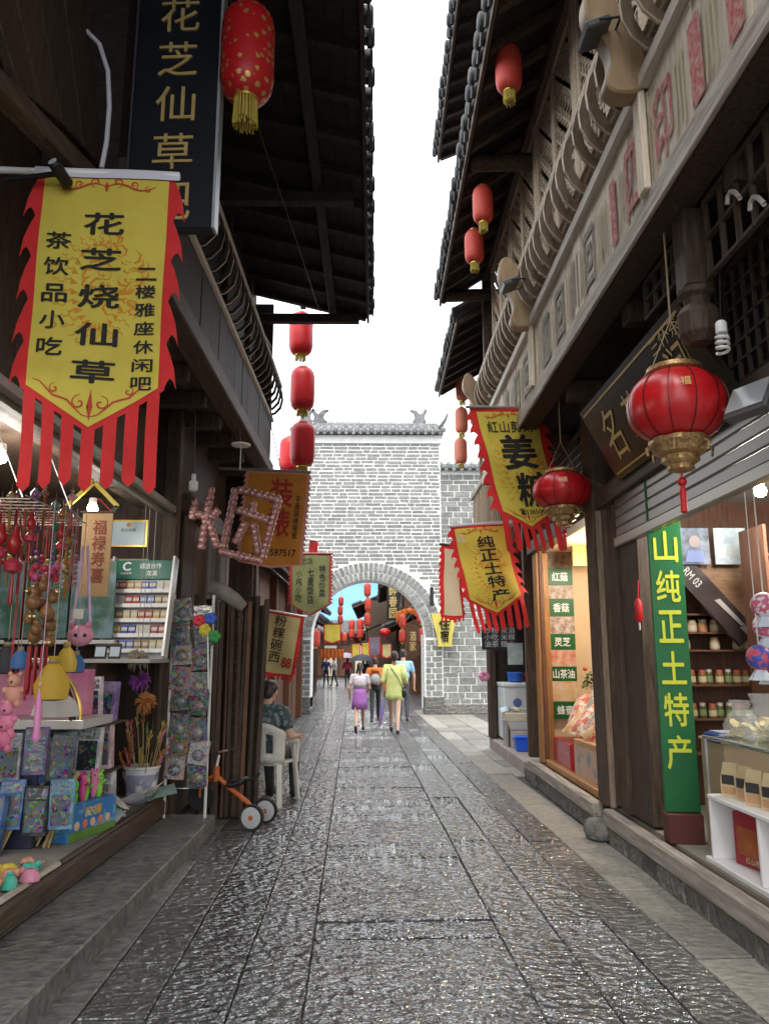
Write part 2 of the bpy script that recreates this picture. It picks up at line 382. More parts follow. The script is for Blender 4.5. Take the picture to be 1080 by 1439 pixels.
# courses of the main face; the bricks nearest the arch are single, the rest one sheet
rest = MB(); cz = .5; row = 0; cand = []
while cz < 7.62:
    h = .064; x = -2.28 + (0 if row % 2 else -.17)
    while x < 1.83:
        w = random.choice((.3, .34, .38, .24)) if row % 3 else random.choice((.34, .42, .2))
        a, b = max(x, -2.28), min(x + w, 1.83)
        if b - a > .07:
            xm = (a + b) / 2; ok = True
            for q in (a, xm, b):
                dd = math.hypot(q - AX, max(cz - AZ, 0))
                if cz < AZ + .05 and abs(q - AX) < AR + .5: ok = False
                if cz >= AZ - .06 and dd < 2.10: ok = False
            if ok: cand.append((a, b, cz))
        x += w + .028
    cz += .104; row += 1
cand.sort(key=lambda c: math.hypot((c[0] + c[1]) / 2 - .2, c[2] - 4.6))
for i, (a, b, z) in enumerate(cand):
    j = random.uniform(-.005, .005)
    if i < 296 - nb: brick_obj((a + b) / 2, z + j, b - a, .064, random.uniform(.014, .026))
    else: brick_at(rest, (a + b) / 2, z + j, b - a, .064, random.uniform(.014, .026))
tag(rest.build('brick_courses', BRICK, gate, world=True), kind='stuff')
MB().bx(-2.34, 1.89, GY - .05, GY + .8, 7.6, 7.86).build('plaster_band', PLAST, gate, world=True, bev=.01)
def tiled_cap(root, x0, x1, ye, yr, ze, zr, m, step=.2, r=.075, name='roof'):
    # a small pitched cap: sheet, half-round cover tiles, round end tiles, drip tiles between, ridge
    yc = yr; s = MB(); s.prism([(ye, ze), (yc, zr), (2 * yc - ye, ze), (2 * yc - ye, ze - .05), (ye, ze - .05)], x1 - x0, MX.Translation((x0, 0, 0)) @ MX(((0, 0, 1, 0), (1, 0, 0, 0), (0, 1, 0, 0), (0, 0, 0, 1))))
    rf = s.build(name, m, root, world=True)
    n = int((x1 - x0) / step); cov = MB(); cov.tube([(0, ye - .03, ze + .02), (0, yc, zr + .02)], r * .8, 8)
    me = cov.mesh('cover_tile', m, True)
    e = MB(); e.lathe([(r * .5, -.02), (r, -.02), (r, .015), (r * .7, .025)], (0, 0, 0), 12, MX.Rotation(math.pi / 2, 3, 'X')); me2 = e.mesh('end_tile', m, True)
    d = MB(); d.prism([(-.07, .03), (.07, .03), (.06, -.05), (0, -.1), (-.06, -.05)], .02, XZ); me3 = d.mesh('drip_tile', m)
    for k in range(n + 1):
        x = x0 + (x1 - x0) * k / n
        link('cover_tile', me, root, V((x, 0, 0)) - root.location)
        link('end_tile', me2, root, V((x, ye - .03, ze + .02)) - root.location)
        if k < n: link('drip_tile', me3, root, V((x + (x1 - x0) / n / 2, ye - .02, ze - .02)) - root.location)
    return rf
tiled_cap(gate, -2.4, 1.95, GY - .22, GY + .37, 7.93, 8.2, TILE)
MB().bx(-2.3, 1.85, GY + .3, GY + .44, 8.16, 8.32).build('ridge', TILE, gate, world=True)
rt = MB(); rt.box((0, 0, 0), (.03, .1, .1), MX.Rotation(.35, 3, 'Y')); rme = rt.mesh('ridge_tile', TILE)
for k in range(56): link('ridge_tile', rme, gate, V((-2.25 + k * .073, GY + .37, 8.36)) - gate.location)
def finial(x, sgn):
    p = [(0, 0), (.3, 0), (.34, .1), (.26, .2), (.3, .34), (.42, .42), (.36, .46), (.2, .42), (.1, .3), (.02, .38), (-.06, .52), (-.1, .4), (-.02, .22), (-.06, .1)]
    MB().prism([(a * sgn, b) for a, b in p], .1, MX.Translation((x, GY + .32, 8.3)) @ XZ).build('ridge_finial', TILE, gate, world=True, bev=.012)
finial(1.42, -1); finial(-1.8, 1); finial(-2.2, 1)
MB().tube([(1.7, GY + .2, 8.05), (1.9, GY + .1, 8.16), (2.04, GY, 8.36), (2.1, GY - .05, 8.55)], [.08, .07, .05, .015], 8).build('corner_horn', TILE, gate, True, world=True)
MB().bx(1.52, 1.62, GY - .06, GY + .02, 2.95, 3.45).build('gate_lamp', BLACK, gate, world=True, bev=.01)
# lower walls on both sides of the gate
for nm, lab, x0, x1, top, d0 in (('brick_wall', 'lower big-block brick wall with tiled coping joining the gate on the freezer side', 1.86, 3.7, 6.85, .12), ('brick_wall', 'lower brick wall with tiled coping joining the gate behind the yellow-green banner', -4.2, -2.31, 6.2, .12)):
    w = thing(nm, lab, 'wall', ((x0 + x1) / 2, GY + d0, 0)); yy = GY + d0
    MB().bx(x0, x1, yy, yy + .45, -.05, top).build('wall', MORTAR, w, world=True)
    z = .3; k = 0
    while z < top - .2:
        h = random.choice((.1, .14, .17)); x = x0 + .02 - (.2 if k % 2 else 0)
        while x < x1 - .05:
            L = random.uniform(.28, .46); a, b = max(x, x0 + .02), min(x + L, x1 - .02)
            if b - a > .08 and (a < 3.2 and b > -2.9): brick_obj((a + b) / 2, z + h / 2, b - a, h, random.uniform(.014, .03), 0, BRICKW, w, yy)
            x += L + .03
        z += h + .03; k += 1
    MB().bx(x0, x1, yy - .06, yy + .5, .0, .27).build('base_stone', S_PLINTH, w, world=True, bev=.02)
    tiled_cap(w, x0 + .05, x1, yy - .2, yy + .22, top + .05, top + .25, TILE)
# ---------------------------------------------------------------- added ridge standing in for the blue sky behind the arch
hl = MB()
def hz(u, v):
    x = -260 + 560 * u; y = 520 + 200 * v; b = math.sin(math.pi * min(v * 1.2, 1)) if v < .83 else 1
    z = (82 + 16 * math.sin(x * .013 + 1) + 7 * math.sin(x * .05)) * min(v * 1.5, 1) - 2
    return (x, y, z + 2.5 * math.sin(x * .31 + y * .2))
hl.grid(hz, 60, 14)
tagS(hl.build('sky_backdrop', mat('sky_stand_in_blue', (.10, .22, .40), .95, col2=(.15, .28, .46), scale=.02, spec=0), smooth=True))
# ---------------------------------------------------------------- roof eaves seen from below
def eave(root, xe, ze, xw, zw, y0, y1, m_s, m_b, m_t, sgn, tstep=.2, tr=.075, rafter=.42, thick=.05, rise=.8):
    """sgn +1: the wall lies at larger x than the eave (right-hand house). Slopes up from (xe, ze) to the wall (xw, zw)."""
    dx, dz = xw - xe, zw - ze; L = math.hypot(dx, dz)
    ex = xw + sgn * rise; ez = zw + rise * abs(dz / dx)
    a = MB(); a.add([(xe, y0, ze), (xe, y1, ze), (ex, y1, ez), (ex, y0, ez), (xe, y0, ze + .07), (xe, y1, ze + .07), (ex, y1, ez + .07), (ex, y0, ez + .07)],
                    [(0, 1, 2, 3), (7, 6, 5, 4), (0, 4, 5, 1), (1, 5, 6, 2), (2, 6, 7, 3), (3, 7, 4, 0)])
    a.build('roof', m_t, root, world=True)
    r = MB(); r.bar((xe + sgn * .03, 0, ze - .035), (xw + sgn * .05, 0, zw - .035 + .0), .07, .065); me = r.mesh('rafter', m_b)
    n = int((y1 - y0) / rafter)
    for k in range(n + 1): link('rafter', me, root, V((0, y0 + .04 + (y1 - y0 - .08) * k / n, 0)) - root.location)
    # boards laid across the rafters
    nbd = max(3, int(L / .14))
    for k in range(nbd):
        t = (k + .5) / nbd
        o = MB().bar((0, 0, 0), (0, y1 - y0 - .01, 0), L / nbd - .008, .012).build('soffit_board', m_s, root)
        o.location = V((xe + dx * t, y0 + .005, ze + dz * t - .008)) - root.location; o.rotation_euler = (0, -math.atan2(dz, dx) if sgn > 0 else -math.atan2(dz, dx) + math.pi, 0)
    MB().bx(xe - .012 * sgn, xe + .022 * sgn, y0, y1, ze - .09, ze + .035).build('eave_board', m_b, root, world=True, bev=.004)
    e = MB(); Rm = MX.Rotation(sgn * math.pi / 2, 3, 'Y') if True else None
    e.lathe([(tr * .6, -.03), (tr, -.03), (tr, .015), (tr * .75, .03)], (0, 0, 0), 10, MX.Rotation(-sgn * math.pi / 2, 3, 'Y')); me2 = e.mesh('end_tile', m_t, True)
    d = MB(); d.prism([(-.08, .03), (.08, .03), (.07, -.03), (0, -.085), (-.07, -.03)], .018, MX(((0, 0, 1, 0), (1, 0, 0, 0), (0, 1, 0, 0), (0, 0, 0, 1)))); me3 = d.mesh('drip_tile', m_t)
    c = MB(); c.tube([(-.05 * sgn, 0, .0), (.5 * sgn, 0, .5 * abs(dz / dx))], tr * .85, 8); me4 = c.mesh('cover_tile', m_t, True)
    n = int((y1 - y0) / tstep)
    for k in range(n + 1):
        y = y0 + (y1 - y0) * k / n; j = random.uniform(-.012, .012); jz = random.uniform(-.015, .015)
        link('end_tile', me2, root, V((xe - sgn * .05 + j, y, ze + .10 + jz)) - root.location)
        link('cover_tile', me4, root, V((xe + j, y, ze + .10 + jz)) - root.location)
        if k < n: link('drip_tile', me3, root, V((xe - sgn * .045 + j, y + tstep / 2, ze + .045 + jz)) - root.location, (random.uniform(-.1, .1), 0, 0))
def lattice_panel(root, x, y0, y1, z0, z1, m, cell=.085, bar=.014, kind=0, depth=.03, fr=.05, name='lattice_window'):
    """a window leaf in the plane x = const: a frame and, as its child, the fretwork"""
    f = MB(); w = fr
    f.bx(x - depth, x + depth, y0, y0 + w, z0, z1); f.bx(x - depth, x + depth, y1 - w, y1, z0, z1)
    f.bx(x - depth, x + depth, y0 + w, y1 - w, z0, z0 + w); f.bx(x - depth, x + depth, y0 + w, y1 - w, z1 - w, z1)
    fo = f.build(name, m, root, world=True, bev=.004)
    b = MB(); a0, a1, c0, c1 = y0 + w, y1 - w, z0 + w, z1 - w
    if kind == 0:          # oblique fretwork with a bent-line rhythm
        ny = max(2, int((a1 - a0) / cell)); nz = max(2, int((c1 - c0) / cell))
        for i in range(ny + 1):
            for j in range(nz + 1):
                y = a0 + (a1 - a0) * i / ny; z = c0 + (c1 - c0) * j / nz; hy, hz_ = (a1 - a0) / ny, (c1 - c0) / nz
                if i < ny and (i + j) % 2 == 0: b.bx(x - .007, x + .007, y, y + hy, z - bar / 2, z + bar / 2)
                if j < nz and (i + 2 * j) % 3: b.bx(x - .0075, x + .0065, y - bar / 2, y + bar / 2, z, z + hz_)
                if i < ny and j < nz and (i * 3 + j) % 4 == 0: b.bar((x, y, z), (x, y + hy, z + hz_), .012, bar)
    else:
        ny = max(2, int((a1 - a0) / cell)); nz = max(2, int((c1 - c0) / cell))
        for i in range(1, ny): y = a0 + (a1 - a0) * i / ny; b.bx(x - .012, x + .012, y - bar / 2, y + bar / 2, c0, c1)
        for j in range(1, nz): z = c0 + (c1 - c0) * j / nz; b.bx(x - .0125, x + .0115, a0, a1, z - bar / 2, z + bar / 2)
    bo = b.build('fretwork', m, fo)
    bo['kind'] = 'stuff'
    bo.data.transform(MX.Translation(-root.location))
    return fo
W_BRK = wood('smooth_tan_wood', (.30, .20, .115), (.40, .285, .17), .5, (1.5, 1.5, .3), bump=.15)
# ---------------------------------------------------------------- right-hand timber house with the gallery
ra = thing('timber_house', 'weathered two-storey timber house with curved gallery rail, lattice windows and lit specialty shop below', 'house', (2.0, 5, 0))
Y0, Y1 = -1.2, 10.4
def rb(name, m, bev=.006, *b): return MB().bx(*b).build(name, m, ra, world=True, bev=bev)
rb('beam', W_BROWN, .012, 1.503, 1.70, Y0, Y1, 3.86, 3.99); rb('beam_edge', W_GREY, .008, 1.474, 1.50, Y0, Y1, 3.85, 3.99)  # dark brown part paints the beam's shaded underside; grey strip is its outer face
# skirting planks under the gallery
y = Y0; 
while y < Y1 - .02:
    w = random.uniform(.13, .2); e = min(y + w, Y1)
    rb('plank', W_TAN, .004, 1.492 + random.uniform(-.006, .006), 1.53, y + .002, e - .002, 3.992, 4.585); y = e
BRK = [.72, 3.78, 6.84, 9.9]
for i in range(4):
    a = BRK[i]; rb('gallery_post', W_TAN, .008, 1.445, 1.485, a - .055, a + .055, 3.99, 4.6)
    s0 = Y0 if i == 0 else BRK[i - 1] + .06
    rb('seat_rail', W_PALE, .008, 1.445, 1.56, s0, a - .06, 4.59, 4.68)
    rb('seat_rail', W_PALE, .008, 1.462, 1.56, s0, a - .06, 4.683, 4.72)
    p = [(0, 0), (.14, -.05), (.2, .02), (.17, .16), (.2, .3), (.28, .45), (.27, .62), (.2, .66), (.1, .5), (.02, .3)]
    MB().prism([(1.50 - u * 1.15, 4.62 + v) for u, v in smooth_poly(p, 5)], .13, MX.Translation((0, a + .065, 0)) @ MX(((1, 0, 0, 0), (0, 0, -1, 0), (0, 1, 0, 0), (0, 0, 0, 1)))).build('gallery_bracket', W_BRK, ra, True, world=True, bev=.012)
MB().bx(1.445, 1.56, BRK[3] + .06, Y1, 4.59, 4.70).build('seat_rail', W_PALE, ra, world=True, bev=.008)
# curved balusters
pts = [(1.51, 4.665), (1.43, 4.69), (1.36, 4.76), (1.315, 4.86), (1.305, 4.97), (1.33, 5.08), (1.375, 5.17), (1.42, 5.17), (1.385, 5.06), (1.372, 4.96), (1.385, 4.87), (1.43, 4.77), (1.53, 4.71)]
bm_ = MB().prism(pts, .026, MX.Translation((0, .013, 0)) @ MX(((1, 0, 0, 0), (0, 0, -1, 0), (0, 1, 0, 0), (0, 0, 0, 1))))
bm_.mi = [0, 0] + [1] * len(pts); bm_ = bm_.mesh('baluster', [wood('baluster_face', (.11, .078, .055), (.19, .14, .10), .3, (1.5, 1.5, .4), bump=.1), wood('baluster_pale_edge', (.36, .29, .21), (.5, .42, .32), .4, (1.5, 1.5, .4), bump=.1)])  # edge faces paler than the blade faces
y = Y0 + .1
while y < Y1:
    if all(abs(y - a) > .12 for a in BRK): link('baluster', bm_, ra, V((0, y, 0)) - ra.location, (0, 0, random.uniform(-.04, .04)), bev=.004)
    y += .204
rb('handrail', W_LAT, .012, 1.37, 1.445, Y0, Y1, 5.165, 5.225)
rb('handrail_moulding', W_LAT, .006, 1.385, 1.475, Y0, Y1, 5.236, 5.275)
# lattice window wall
rb('gallery_wall', BLACK, 0, 1.80, 1.9, Y0, Y1, 3.99, 8.9)  # black backing sheet paints the dark seen through the lattice holes
rb('wall_sill', W_LAT, .006, 1.56, 1.675, Y0, Y1, 5.0, 5.12)
yy = -.6; k = 0
while yy < Y1 - .5:
    rb('wall_post', W_LAT, .01, 1.60, 1.675, yy - .05, yy + .05, 5.12, 7.06)
    e = min(yy + 1.52, Y1)
    for q in (0, 1):
        a = yy + .06 + q * (e - yy - .12) / 2; b = a + (e - yy - .12) / 2
        lattice_panel(ra, 1.63, a + .004, b - .004, 5.13, 6.85, W_LAT, .074, .019, 0, .02)
    yy += 1.52; k += 1
rb('top_plate', W_BROWNY, .006, 1.56, 1.675, Y0, Y1, 6.86, 7.05)
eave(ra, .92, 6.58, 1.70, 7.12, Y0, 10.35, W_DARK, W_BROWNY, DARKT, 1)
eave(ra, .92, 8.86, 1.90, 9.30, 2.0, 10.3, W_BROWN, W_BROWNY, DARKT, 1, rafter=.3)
rb('upper_wall', W_BROWN, 0, 1.92, 2.1, 2.0, 10.3, 7.2, 9.3)
for a in (1.1, 4.15, 7.2, 10.2):
    MB().tube([(.97, a, 6.56), (1.02, a, 6.58), (1.4, a, 6.6), (1.75, a, 6.6)], [.05, .085, .09, .09], 10).build('bracket_log', W_BROWN, ra, True, world=True)
rb('end_wall', W_BROWN, 0, 1.92, 5.2, 10.22, 10.38, 3.2, 9.2)
rb('gable_boards', W_BROWN, 0, 1.535, 1.675, 10.3, 10.38, 4.0, 7.1)
# underside of the gallery
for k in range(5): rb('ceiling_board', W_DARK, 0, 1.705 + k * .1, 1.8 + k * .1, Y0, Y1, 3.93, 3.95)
for a in (.6, 1.9, 3.33, 4.9, 6.5, 8.2, 9.9): rb('joist', W_BROWN, .006, 1.70, 2.14, a - .06, a + .06, 3.74, 3.925)
rb('shop_header', W_DARKY, .006, 2.14, 2.3, Y0, Y1, 2.98, 3.95)
for a in (-.9, 2.0, 7.0, 10.1):
    b = {-.9: 2.0, 2.0: 7.0, 7.0: 10.1}.get(a)
    if b: rb('lintel', W_BROWNY, .01, 1.98, 2.14, a + .12, b - .12, 2.82, 2.98)
lattice_panel(ra, 2.10, 7.15, 9.95, 3.02, 3.8, W_BROWN, .09, .015, 1, .02, .05, 'transom_lattice')
lattice_panel(ra, 2.10, 3.0, 6.8, 3.02, 3.8, W_BROWN, .11, .015, 1, .02, .05, 'transom_lattice')
# ground-floor posts
for a, wd, m in ((-.9, .2, W_BROWN), (6.92, .26, W_BROWN), (10.14, .12, W_BROWN)):
    rb('post', m, .012, 1.95, 2.13, a - wd / 2, a + wd / 2, .27, 3.9)
rb('post_highlight', W_MID, .006, 1.972, 2.02, 6.745, 6.785, .27, 2.8)  # paler strip painting the highlight down the post
rb('jamb', W_BROWN, .01, 2.02, 2.16, 6.42, 6.62, .27, 2.8)
rb('jamb', W_BROWN, .01, 2.05, 2.17, 5.98, 6.40, .27, 2.8)
MB().lathe([(.1, 0), (.15, .02), (.17, .08), (.15, .14), (.12, .16)], (1.93, 6.86, 0), 12).build('post_base', S_PLINTH, ra, True, world=True)
# plinth stones and wooden sill
y = Y0
while y < Y1 - .05:
    e = min(y + random.uniform(.3, .55), Y1)
    rb('plinth_stone', S_PLINTH, .012, 1.925 + random.uniform(-.012, .012), 2.3, y + .006, e - .006, -.03, .13); y = e
for a, b in ((-1.2, 2.1), (2.1, 6.78), (7.06, 9.98)):
    rb('sill', W_GREY, .015, 1.905, 2.0, a, b, .131, .262)
    rb('sill_track', W_BROWNY, .004, 2.005, 2.06, a, b, .131, .235)
# rolled-up shutter over the shop
for k in range(4): rb('shutter_slat', plain((.20, .19, .17), .35, .6), .01, 2.03, 2.065 - .003 * (k % 2), 2.3, 6.4, 2.50 + k * .085, 2.582 + k * .085)
rb('shutter_rail', plain((.36, .34, .29), .35, .5), .008, 2.01, 2.08, 2.3, 6.4, 2.42, 2.498)
rb('shutter_box', plain((.16, .14, .12), .4, .4), .01, 2.0, 2.12, 2.3, 6.4, 2.842, 2.975)
# hanging post with octagonal pendant, transom lattices between the hanging posts
hp = (1.7, 3.78)
rb('hanging_post', W_BROWN, .012, hp[0] - .075, hp[0] + .075, hp[1] - .08, hp[1] + .08, 3.42, 3.869)
MB().lathe([(.06, 0), (.105, .05), (.11, .16), (.085, .2), (.07, .21), (.07, .25), (.1, .27), (.1, .3)], (hp[0], hp[1], 3.12), 8).build('pendant', W_BROWN, ra, world=True, bev=.004)
lattice_panel(ra, 1.72, 2.2, 3.65, 3.42, 3.86, W_BROWN, .14, .022, 1, .016, .025, 'transom_lattice')
lattice_panel(ra, 1.72, 3.92, 4.55, 3.60, 3.86, W_BROWN, .12, .022, 1, .016, .025, 'transom_lattice')
# carved white scrolls set in the transom
for (a, z) in ((3.3, 3.66), (3.1, 3.5)):
    MB().tube([(1.70, a + .06 * math.cos(t * .6), z + .045 * math.sin(t * .9)) for t in range(8)], .012, 6).build('carved_scroll', plain((.55, .5, .45), .6), ra, True, world=True)
# painted characters on the skirting planks
RP = mat('faded_red_paint', (.40, .05, .06), .8, col2=(.50, .34, .27), scale=22, lo=.38, hi=.66); GP = mat('faded_green_paint', (.13, .13, .11), .85, col2=(.42, .36, .28), scale=22, lo=.38, hi=.66)
YP = mat('faded_yellow_paint', (.46, .40, .22), .85, col2=(.5, .43, .33), scale=16)
RXm = MX(((0, 0, -1), (-1, 0, 0), (0, 1, 0)))      # text lying on a plane x = const, read from -x: right = -y
def wall_text(root, s, x, y, z, w, h, m, name='lettering', bold=.02):
    me = text_mesh(s, w, h, m, bold); o = link(name, me, root, V((x, y, z)) - root.location); o.rotation_euler = RXm.to_euler(); return o
for s, yq, m, w in (('百', 2.28, RP, .3), ('丨', 2.72, RP, .09), ('丨', 3.1, RP, .09), ('印', 3.52, RP, .24), ('四', 3.98, RP, .26), ('丨', 4.36, RP, .07), ('回', 4.92, GP, .26), ('川', 5.32, GP, .2), ('回', 5.8, GP, .28), ('皿', 6.3, GP, .3), ('回', 7.2, GP, .3), ('四', 7.7, GP, .3), ('皿', 8.3, GP, .3), ('回', 8.9, GP, .3)):
    wall_text(ra, s, 1.482, yq, 4.24, w, .42, m)
for yq in (2.5, 2.95, 3.3, 3.75, 4.18, 4.55, 4.65, 5.1, 5.5, 6.0, 6.55, 7.0, 7.4, 8.0):
    wall_text(ra, '川', 1.4825, yq, 4.22, .12, .38, YP, bold=.03)
# ---------------------------------------------------------------- next houses on the right
rbh = thing('timber_house', 'second timber house past the gallery house with dark tiled eave and freezer at its front', 'house', (2.2, 13.5, 0))
def r2(name, m, bev, *b): return MB().bx(*b).build(name, m, rbh, world=True, bev=bev)
eave(rbh, 1.18, 6.38, 1.95, 6.85, 10.5, 13.7, W_DARK, W_BROWNY, DARKT, 1)
r2('wall', W_BROWN, 0, 1.95, 4.5, 10.5, 13.65, 3.1, 6.9)
for k in range(3):
    a = 10.6 + k * 1.02; lattice_panel(rbh, 1.92, a, a + 1.0, 4.4, 6.2, W_LAT, .08, .02, 0)
r2('beam', W_GREY, .01, 1.8, 1.95, 10.5, 13.65, 3.1, 3.3)
r2('gallery_rail', W_GREY, .01, 1.72, 1.8, 10.5, 13.65, 4.3, 4.4)
for k in range(16): r2('baluster', W_LAT, .004, 1.74, 1.78, 10.6 + k * .19, 10.63 + k * .19, 3.3, 4.3)
r2('plinth_stone', mat('pinkish_concrete', (.26, .22, .21), .8, col2=(.36, .31, .29), scale=5, bump=.3), .015, 1.95, 4.5, 10.45, 13.6, -.03, .18)
for a in (13.3, 13.52): r2('post', W_BROWN, .01, 1.93, 2.04, a - .06, a + .06, .18, 3.1)
r2('back_wall', W_BROWN, 0, 3.3, 3.4, 10.4, 13.6, .18, 3.1)
r2('side_wall', W_BROWN, 0, 2.06, 4.5, 13.55, 13.64, .18, 3.1)
r2('door_board', W_DARK, .006, 2.22, 2.62, 13.44, 13.5, .18, 2.6); r2('door_board', W_DARK, .006, 2.64, 2.96, 13.44, 13.5, .18, 2.6)
# ---------------------------------------------------------------- left-hand timber house
lh = thing('timber_house', 'dark timber house with wide overhanging eave and the toy and trinket shop below', 'house', (-2.2, 4.5, 0))
def lb(name, m, bev, *b): return MB().bx(*b).build(name, m, lh, world=True, bev=bev)
LY0, LY1 = -1.2, 9.75
GY0 = 4.35
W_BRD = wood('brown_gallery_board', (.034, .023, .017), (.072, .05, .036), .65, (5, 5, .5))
lb('beam', W_BROWNY, .012, -1.52, -1.33, GY0, LY1, 3.82, 3.98)
y = GY0
while y < LY1 - .02:
    w = random.uniform(.3, .5); e = min(y + w, LY1)
    lb('plank', W_BRD, .004, -1.40, -1.372 + random.uniform(-.004, .004), y + .003, e - .003, 3.982, 4.55); y = e
lb('seat_rail', W_PALE, .006, -1.42, -1.34, GY0, LY1, 4.552, 4.60)
lb('handrail', W_PALE, .008, -1.30, -1.24, GY0, LY1, 5.02, 5.07)
pts = [(1.40, 4.60), (1.31, 4.63), (1.235, 4.71), (1.21, 4.83), (1.225, 4.94), (1.255, 5.02), (1.285, 5.02), (1.255, 4.93), (1.24, 4.83), (1.265, 4.73), (1.325, 4.66), (1.41, 4.63)]
bl = MB().prism([(-a, b) for a, b in pts], .014, MX.Translation((0, .007, 0)) @ MX(((1, 0, 0, 0), (0, 0, -1, 0), (0, 1, 0, 0), (0, 0, 0, 1))))
bl.mi = [0, 0] + [1] * len(pts); bl = bl.mesh('baluster', [W_BROWN, W_PALE])  # pale edge faces paint in the light caught along the curves
y = GY0 + .1
while y < LY1: link('baluster', bl, lh, V((0, y, 0)) - lh.location); y += .2
lb('gallery_end', W_BRD, .006, -1.62, -1.38, GY0, GY0 + .05, 3.99, 4.6)
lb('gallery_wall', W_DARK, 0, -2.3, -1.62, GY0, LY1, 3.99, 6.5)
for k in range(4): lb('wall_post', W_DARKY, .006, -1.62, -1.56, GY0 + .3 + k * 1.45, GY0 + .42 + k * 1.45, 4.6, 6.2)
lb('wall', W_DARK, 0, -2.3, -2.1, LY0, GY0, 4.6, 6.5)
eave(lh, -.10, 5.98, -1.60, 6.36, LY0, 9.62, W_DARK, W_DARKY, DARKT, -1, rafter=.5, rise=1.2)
lb('eave_purlin', W_DARKY, .01, -.62, -.52, LY0, 9.6, 5.98, 6.07)
for a in (1.2, 4.0, 6.8, 9.5): lb('eave_arm', W_DARKY, .01, -1.6, -.22, a - .05, a + .05, 5.84, 5.96)
lb('lantern_arm', W_DARKY, .006, -1.12, -1.04, 9.2, 10.7, 6.60, 6.67)
lb('gable_boards', W_DARK, 0, -1.61, -1.38, LY1 - .06, LY1, 4.0, 6.2)
lb('end_wall', W_DARK, 0, -4.8, -1.62, LY1 - .06, LY1, 2.9, 6.4)
# under the gallery
for k in range(6): lb('ceiling_board', W_BROWNY, 0, -1.62 - k * .11, -1.525 - k * .11, GY0, LY1, 3.86, 3.88)
for k in range(9): a = GY0 + .3 + k * .66; lb('joist', W_BROWN, .006, -2.1, -1.525, a - .05, a + .05, 3.72, 3.858)
lb('shop_header', W_BROWN, .006, -2.25, -2.1, LY0, 7.2, 2.9, 4.6)
lb('awning_rail', plain((.30, .27, .23), .5, .3), .006, -1.90, -1.84, 2.0, 7.0, 2.82, 2.88)
lb('awning_rail', plain((.22, .2, .17), .5, .3), .006, -1.96, -1.905, 2.0, 7.0, 2.79, 2.85)
lb('canopy_board', W_BROWN, .006, -2.1, -1.965, 2.0, 7.0, 2.86, 2.89)
# sloping board of the neighbouring stair, overhead
poly = [(8, -60), (118, -60), (150, 70), (142, 243), (0, 98), (-60, 40), (-60, -60)]
def strip(a, b, name, m, X=-1.62, t=.05):
    P = [atX(x, y, X) for x, y in (a[0], a[1], b[1], b[0])]; q = [p + V((-t, 0, 0)) for p in P]
    MB().add([*P, *q], [(0, 1, 2, 3), (7, 6, 5, 4), (0, 4, 5, 1), (1, 5, 6, 2), (2, 6, 7, 3), (3, 7, 4, 0)]).build(name, m, lh, world=True, bev=.006)
for k in range(4):
    t0, t1 = k / 4, (k + 1) / 4 - .015
    f = lambda t: ((-30 + 150 * t, -70), (30 + 118 * t, 130 + 112 * t - 150 * t * (1 - t) * .3))
    strip(f(t0), f(t1), 'stair_board', W_BRD)
strip(((-60, 30), (140, 240)), ((-60, 62), (133, 262)), 'stair_stringer', W_BROWNY, -1.60, .1)
# shop shell
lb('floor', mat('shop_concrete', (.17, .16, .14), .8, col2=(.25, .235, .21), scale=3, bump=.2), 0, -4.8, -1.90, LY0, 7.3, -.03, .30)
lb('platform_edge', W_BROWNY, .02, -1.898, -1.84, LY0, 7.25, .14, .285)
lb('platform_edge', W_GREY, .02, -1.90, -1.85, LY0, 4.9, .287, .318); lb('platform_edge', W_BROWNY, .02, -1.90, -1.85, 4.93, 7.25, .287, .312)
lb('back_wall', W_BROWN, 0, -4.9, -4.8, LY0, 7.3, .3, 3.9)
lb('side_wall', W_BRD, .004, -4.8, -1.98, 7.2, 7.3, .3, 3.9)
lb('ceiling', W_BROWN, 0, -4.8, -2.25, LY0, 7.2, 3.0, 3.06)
lb('post', W_BROWN, .01, -2.0, -1.86, 7.12, 7.26, .3, 3.86)
# second shop front past the planks
lb('wall', W_BRD, .006, -2.0, -1.92, 7.45, 9.75, .0, 3.86)
for k in range(5): lb('door_board', W_BROWN, .006, -1.915, -1.88, 7.5 + k * .44, 7.92 + k * .44, .05, 2.9)
lb('post', W_BROWN, .01, -1.62, -1.48, 9.58, 9.74, .0, 3.82)
lb('lintel', W_BROWNY, .01, -1.92, -1.8, 7.4, 9.7, 2.9, 3.1)
# house beyond, up to the gate
l2 = thing('timber_house', 'low brown timber house between the seated man and the gate', 'house', (-2.6, 15, 0))
def l2b(name, m, bev, *b): return MB().bx(*b).build(name, m, l2, world=True, bev=bev)
for k in range(11): l2b('wall_board', W_RED if k % 3 else W_BROWN, .006, -2.12, -2.06, 9.8 + k, 10.79 + k, 0, 3.1)
l2b('wall', W_BROWN, 0, -4.5, -2.13, 9.8, 20.9, 0, 3.3)
for a in (10.0, 12.6, 15.2, 17.8, 20.7): l2b('post', W_RED, .01, -2.06, -1.92, a - .08, a + .08, 0, 3.1)
eave(l2, -1.55, 3.05, -2.1, 3.4, 9.9, 20.8, W_DARK, W_BROWNY, DARKT, -1, rafter=.5)
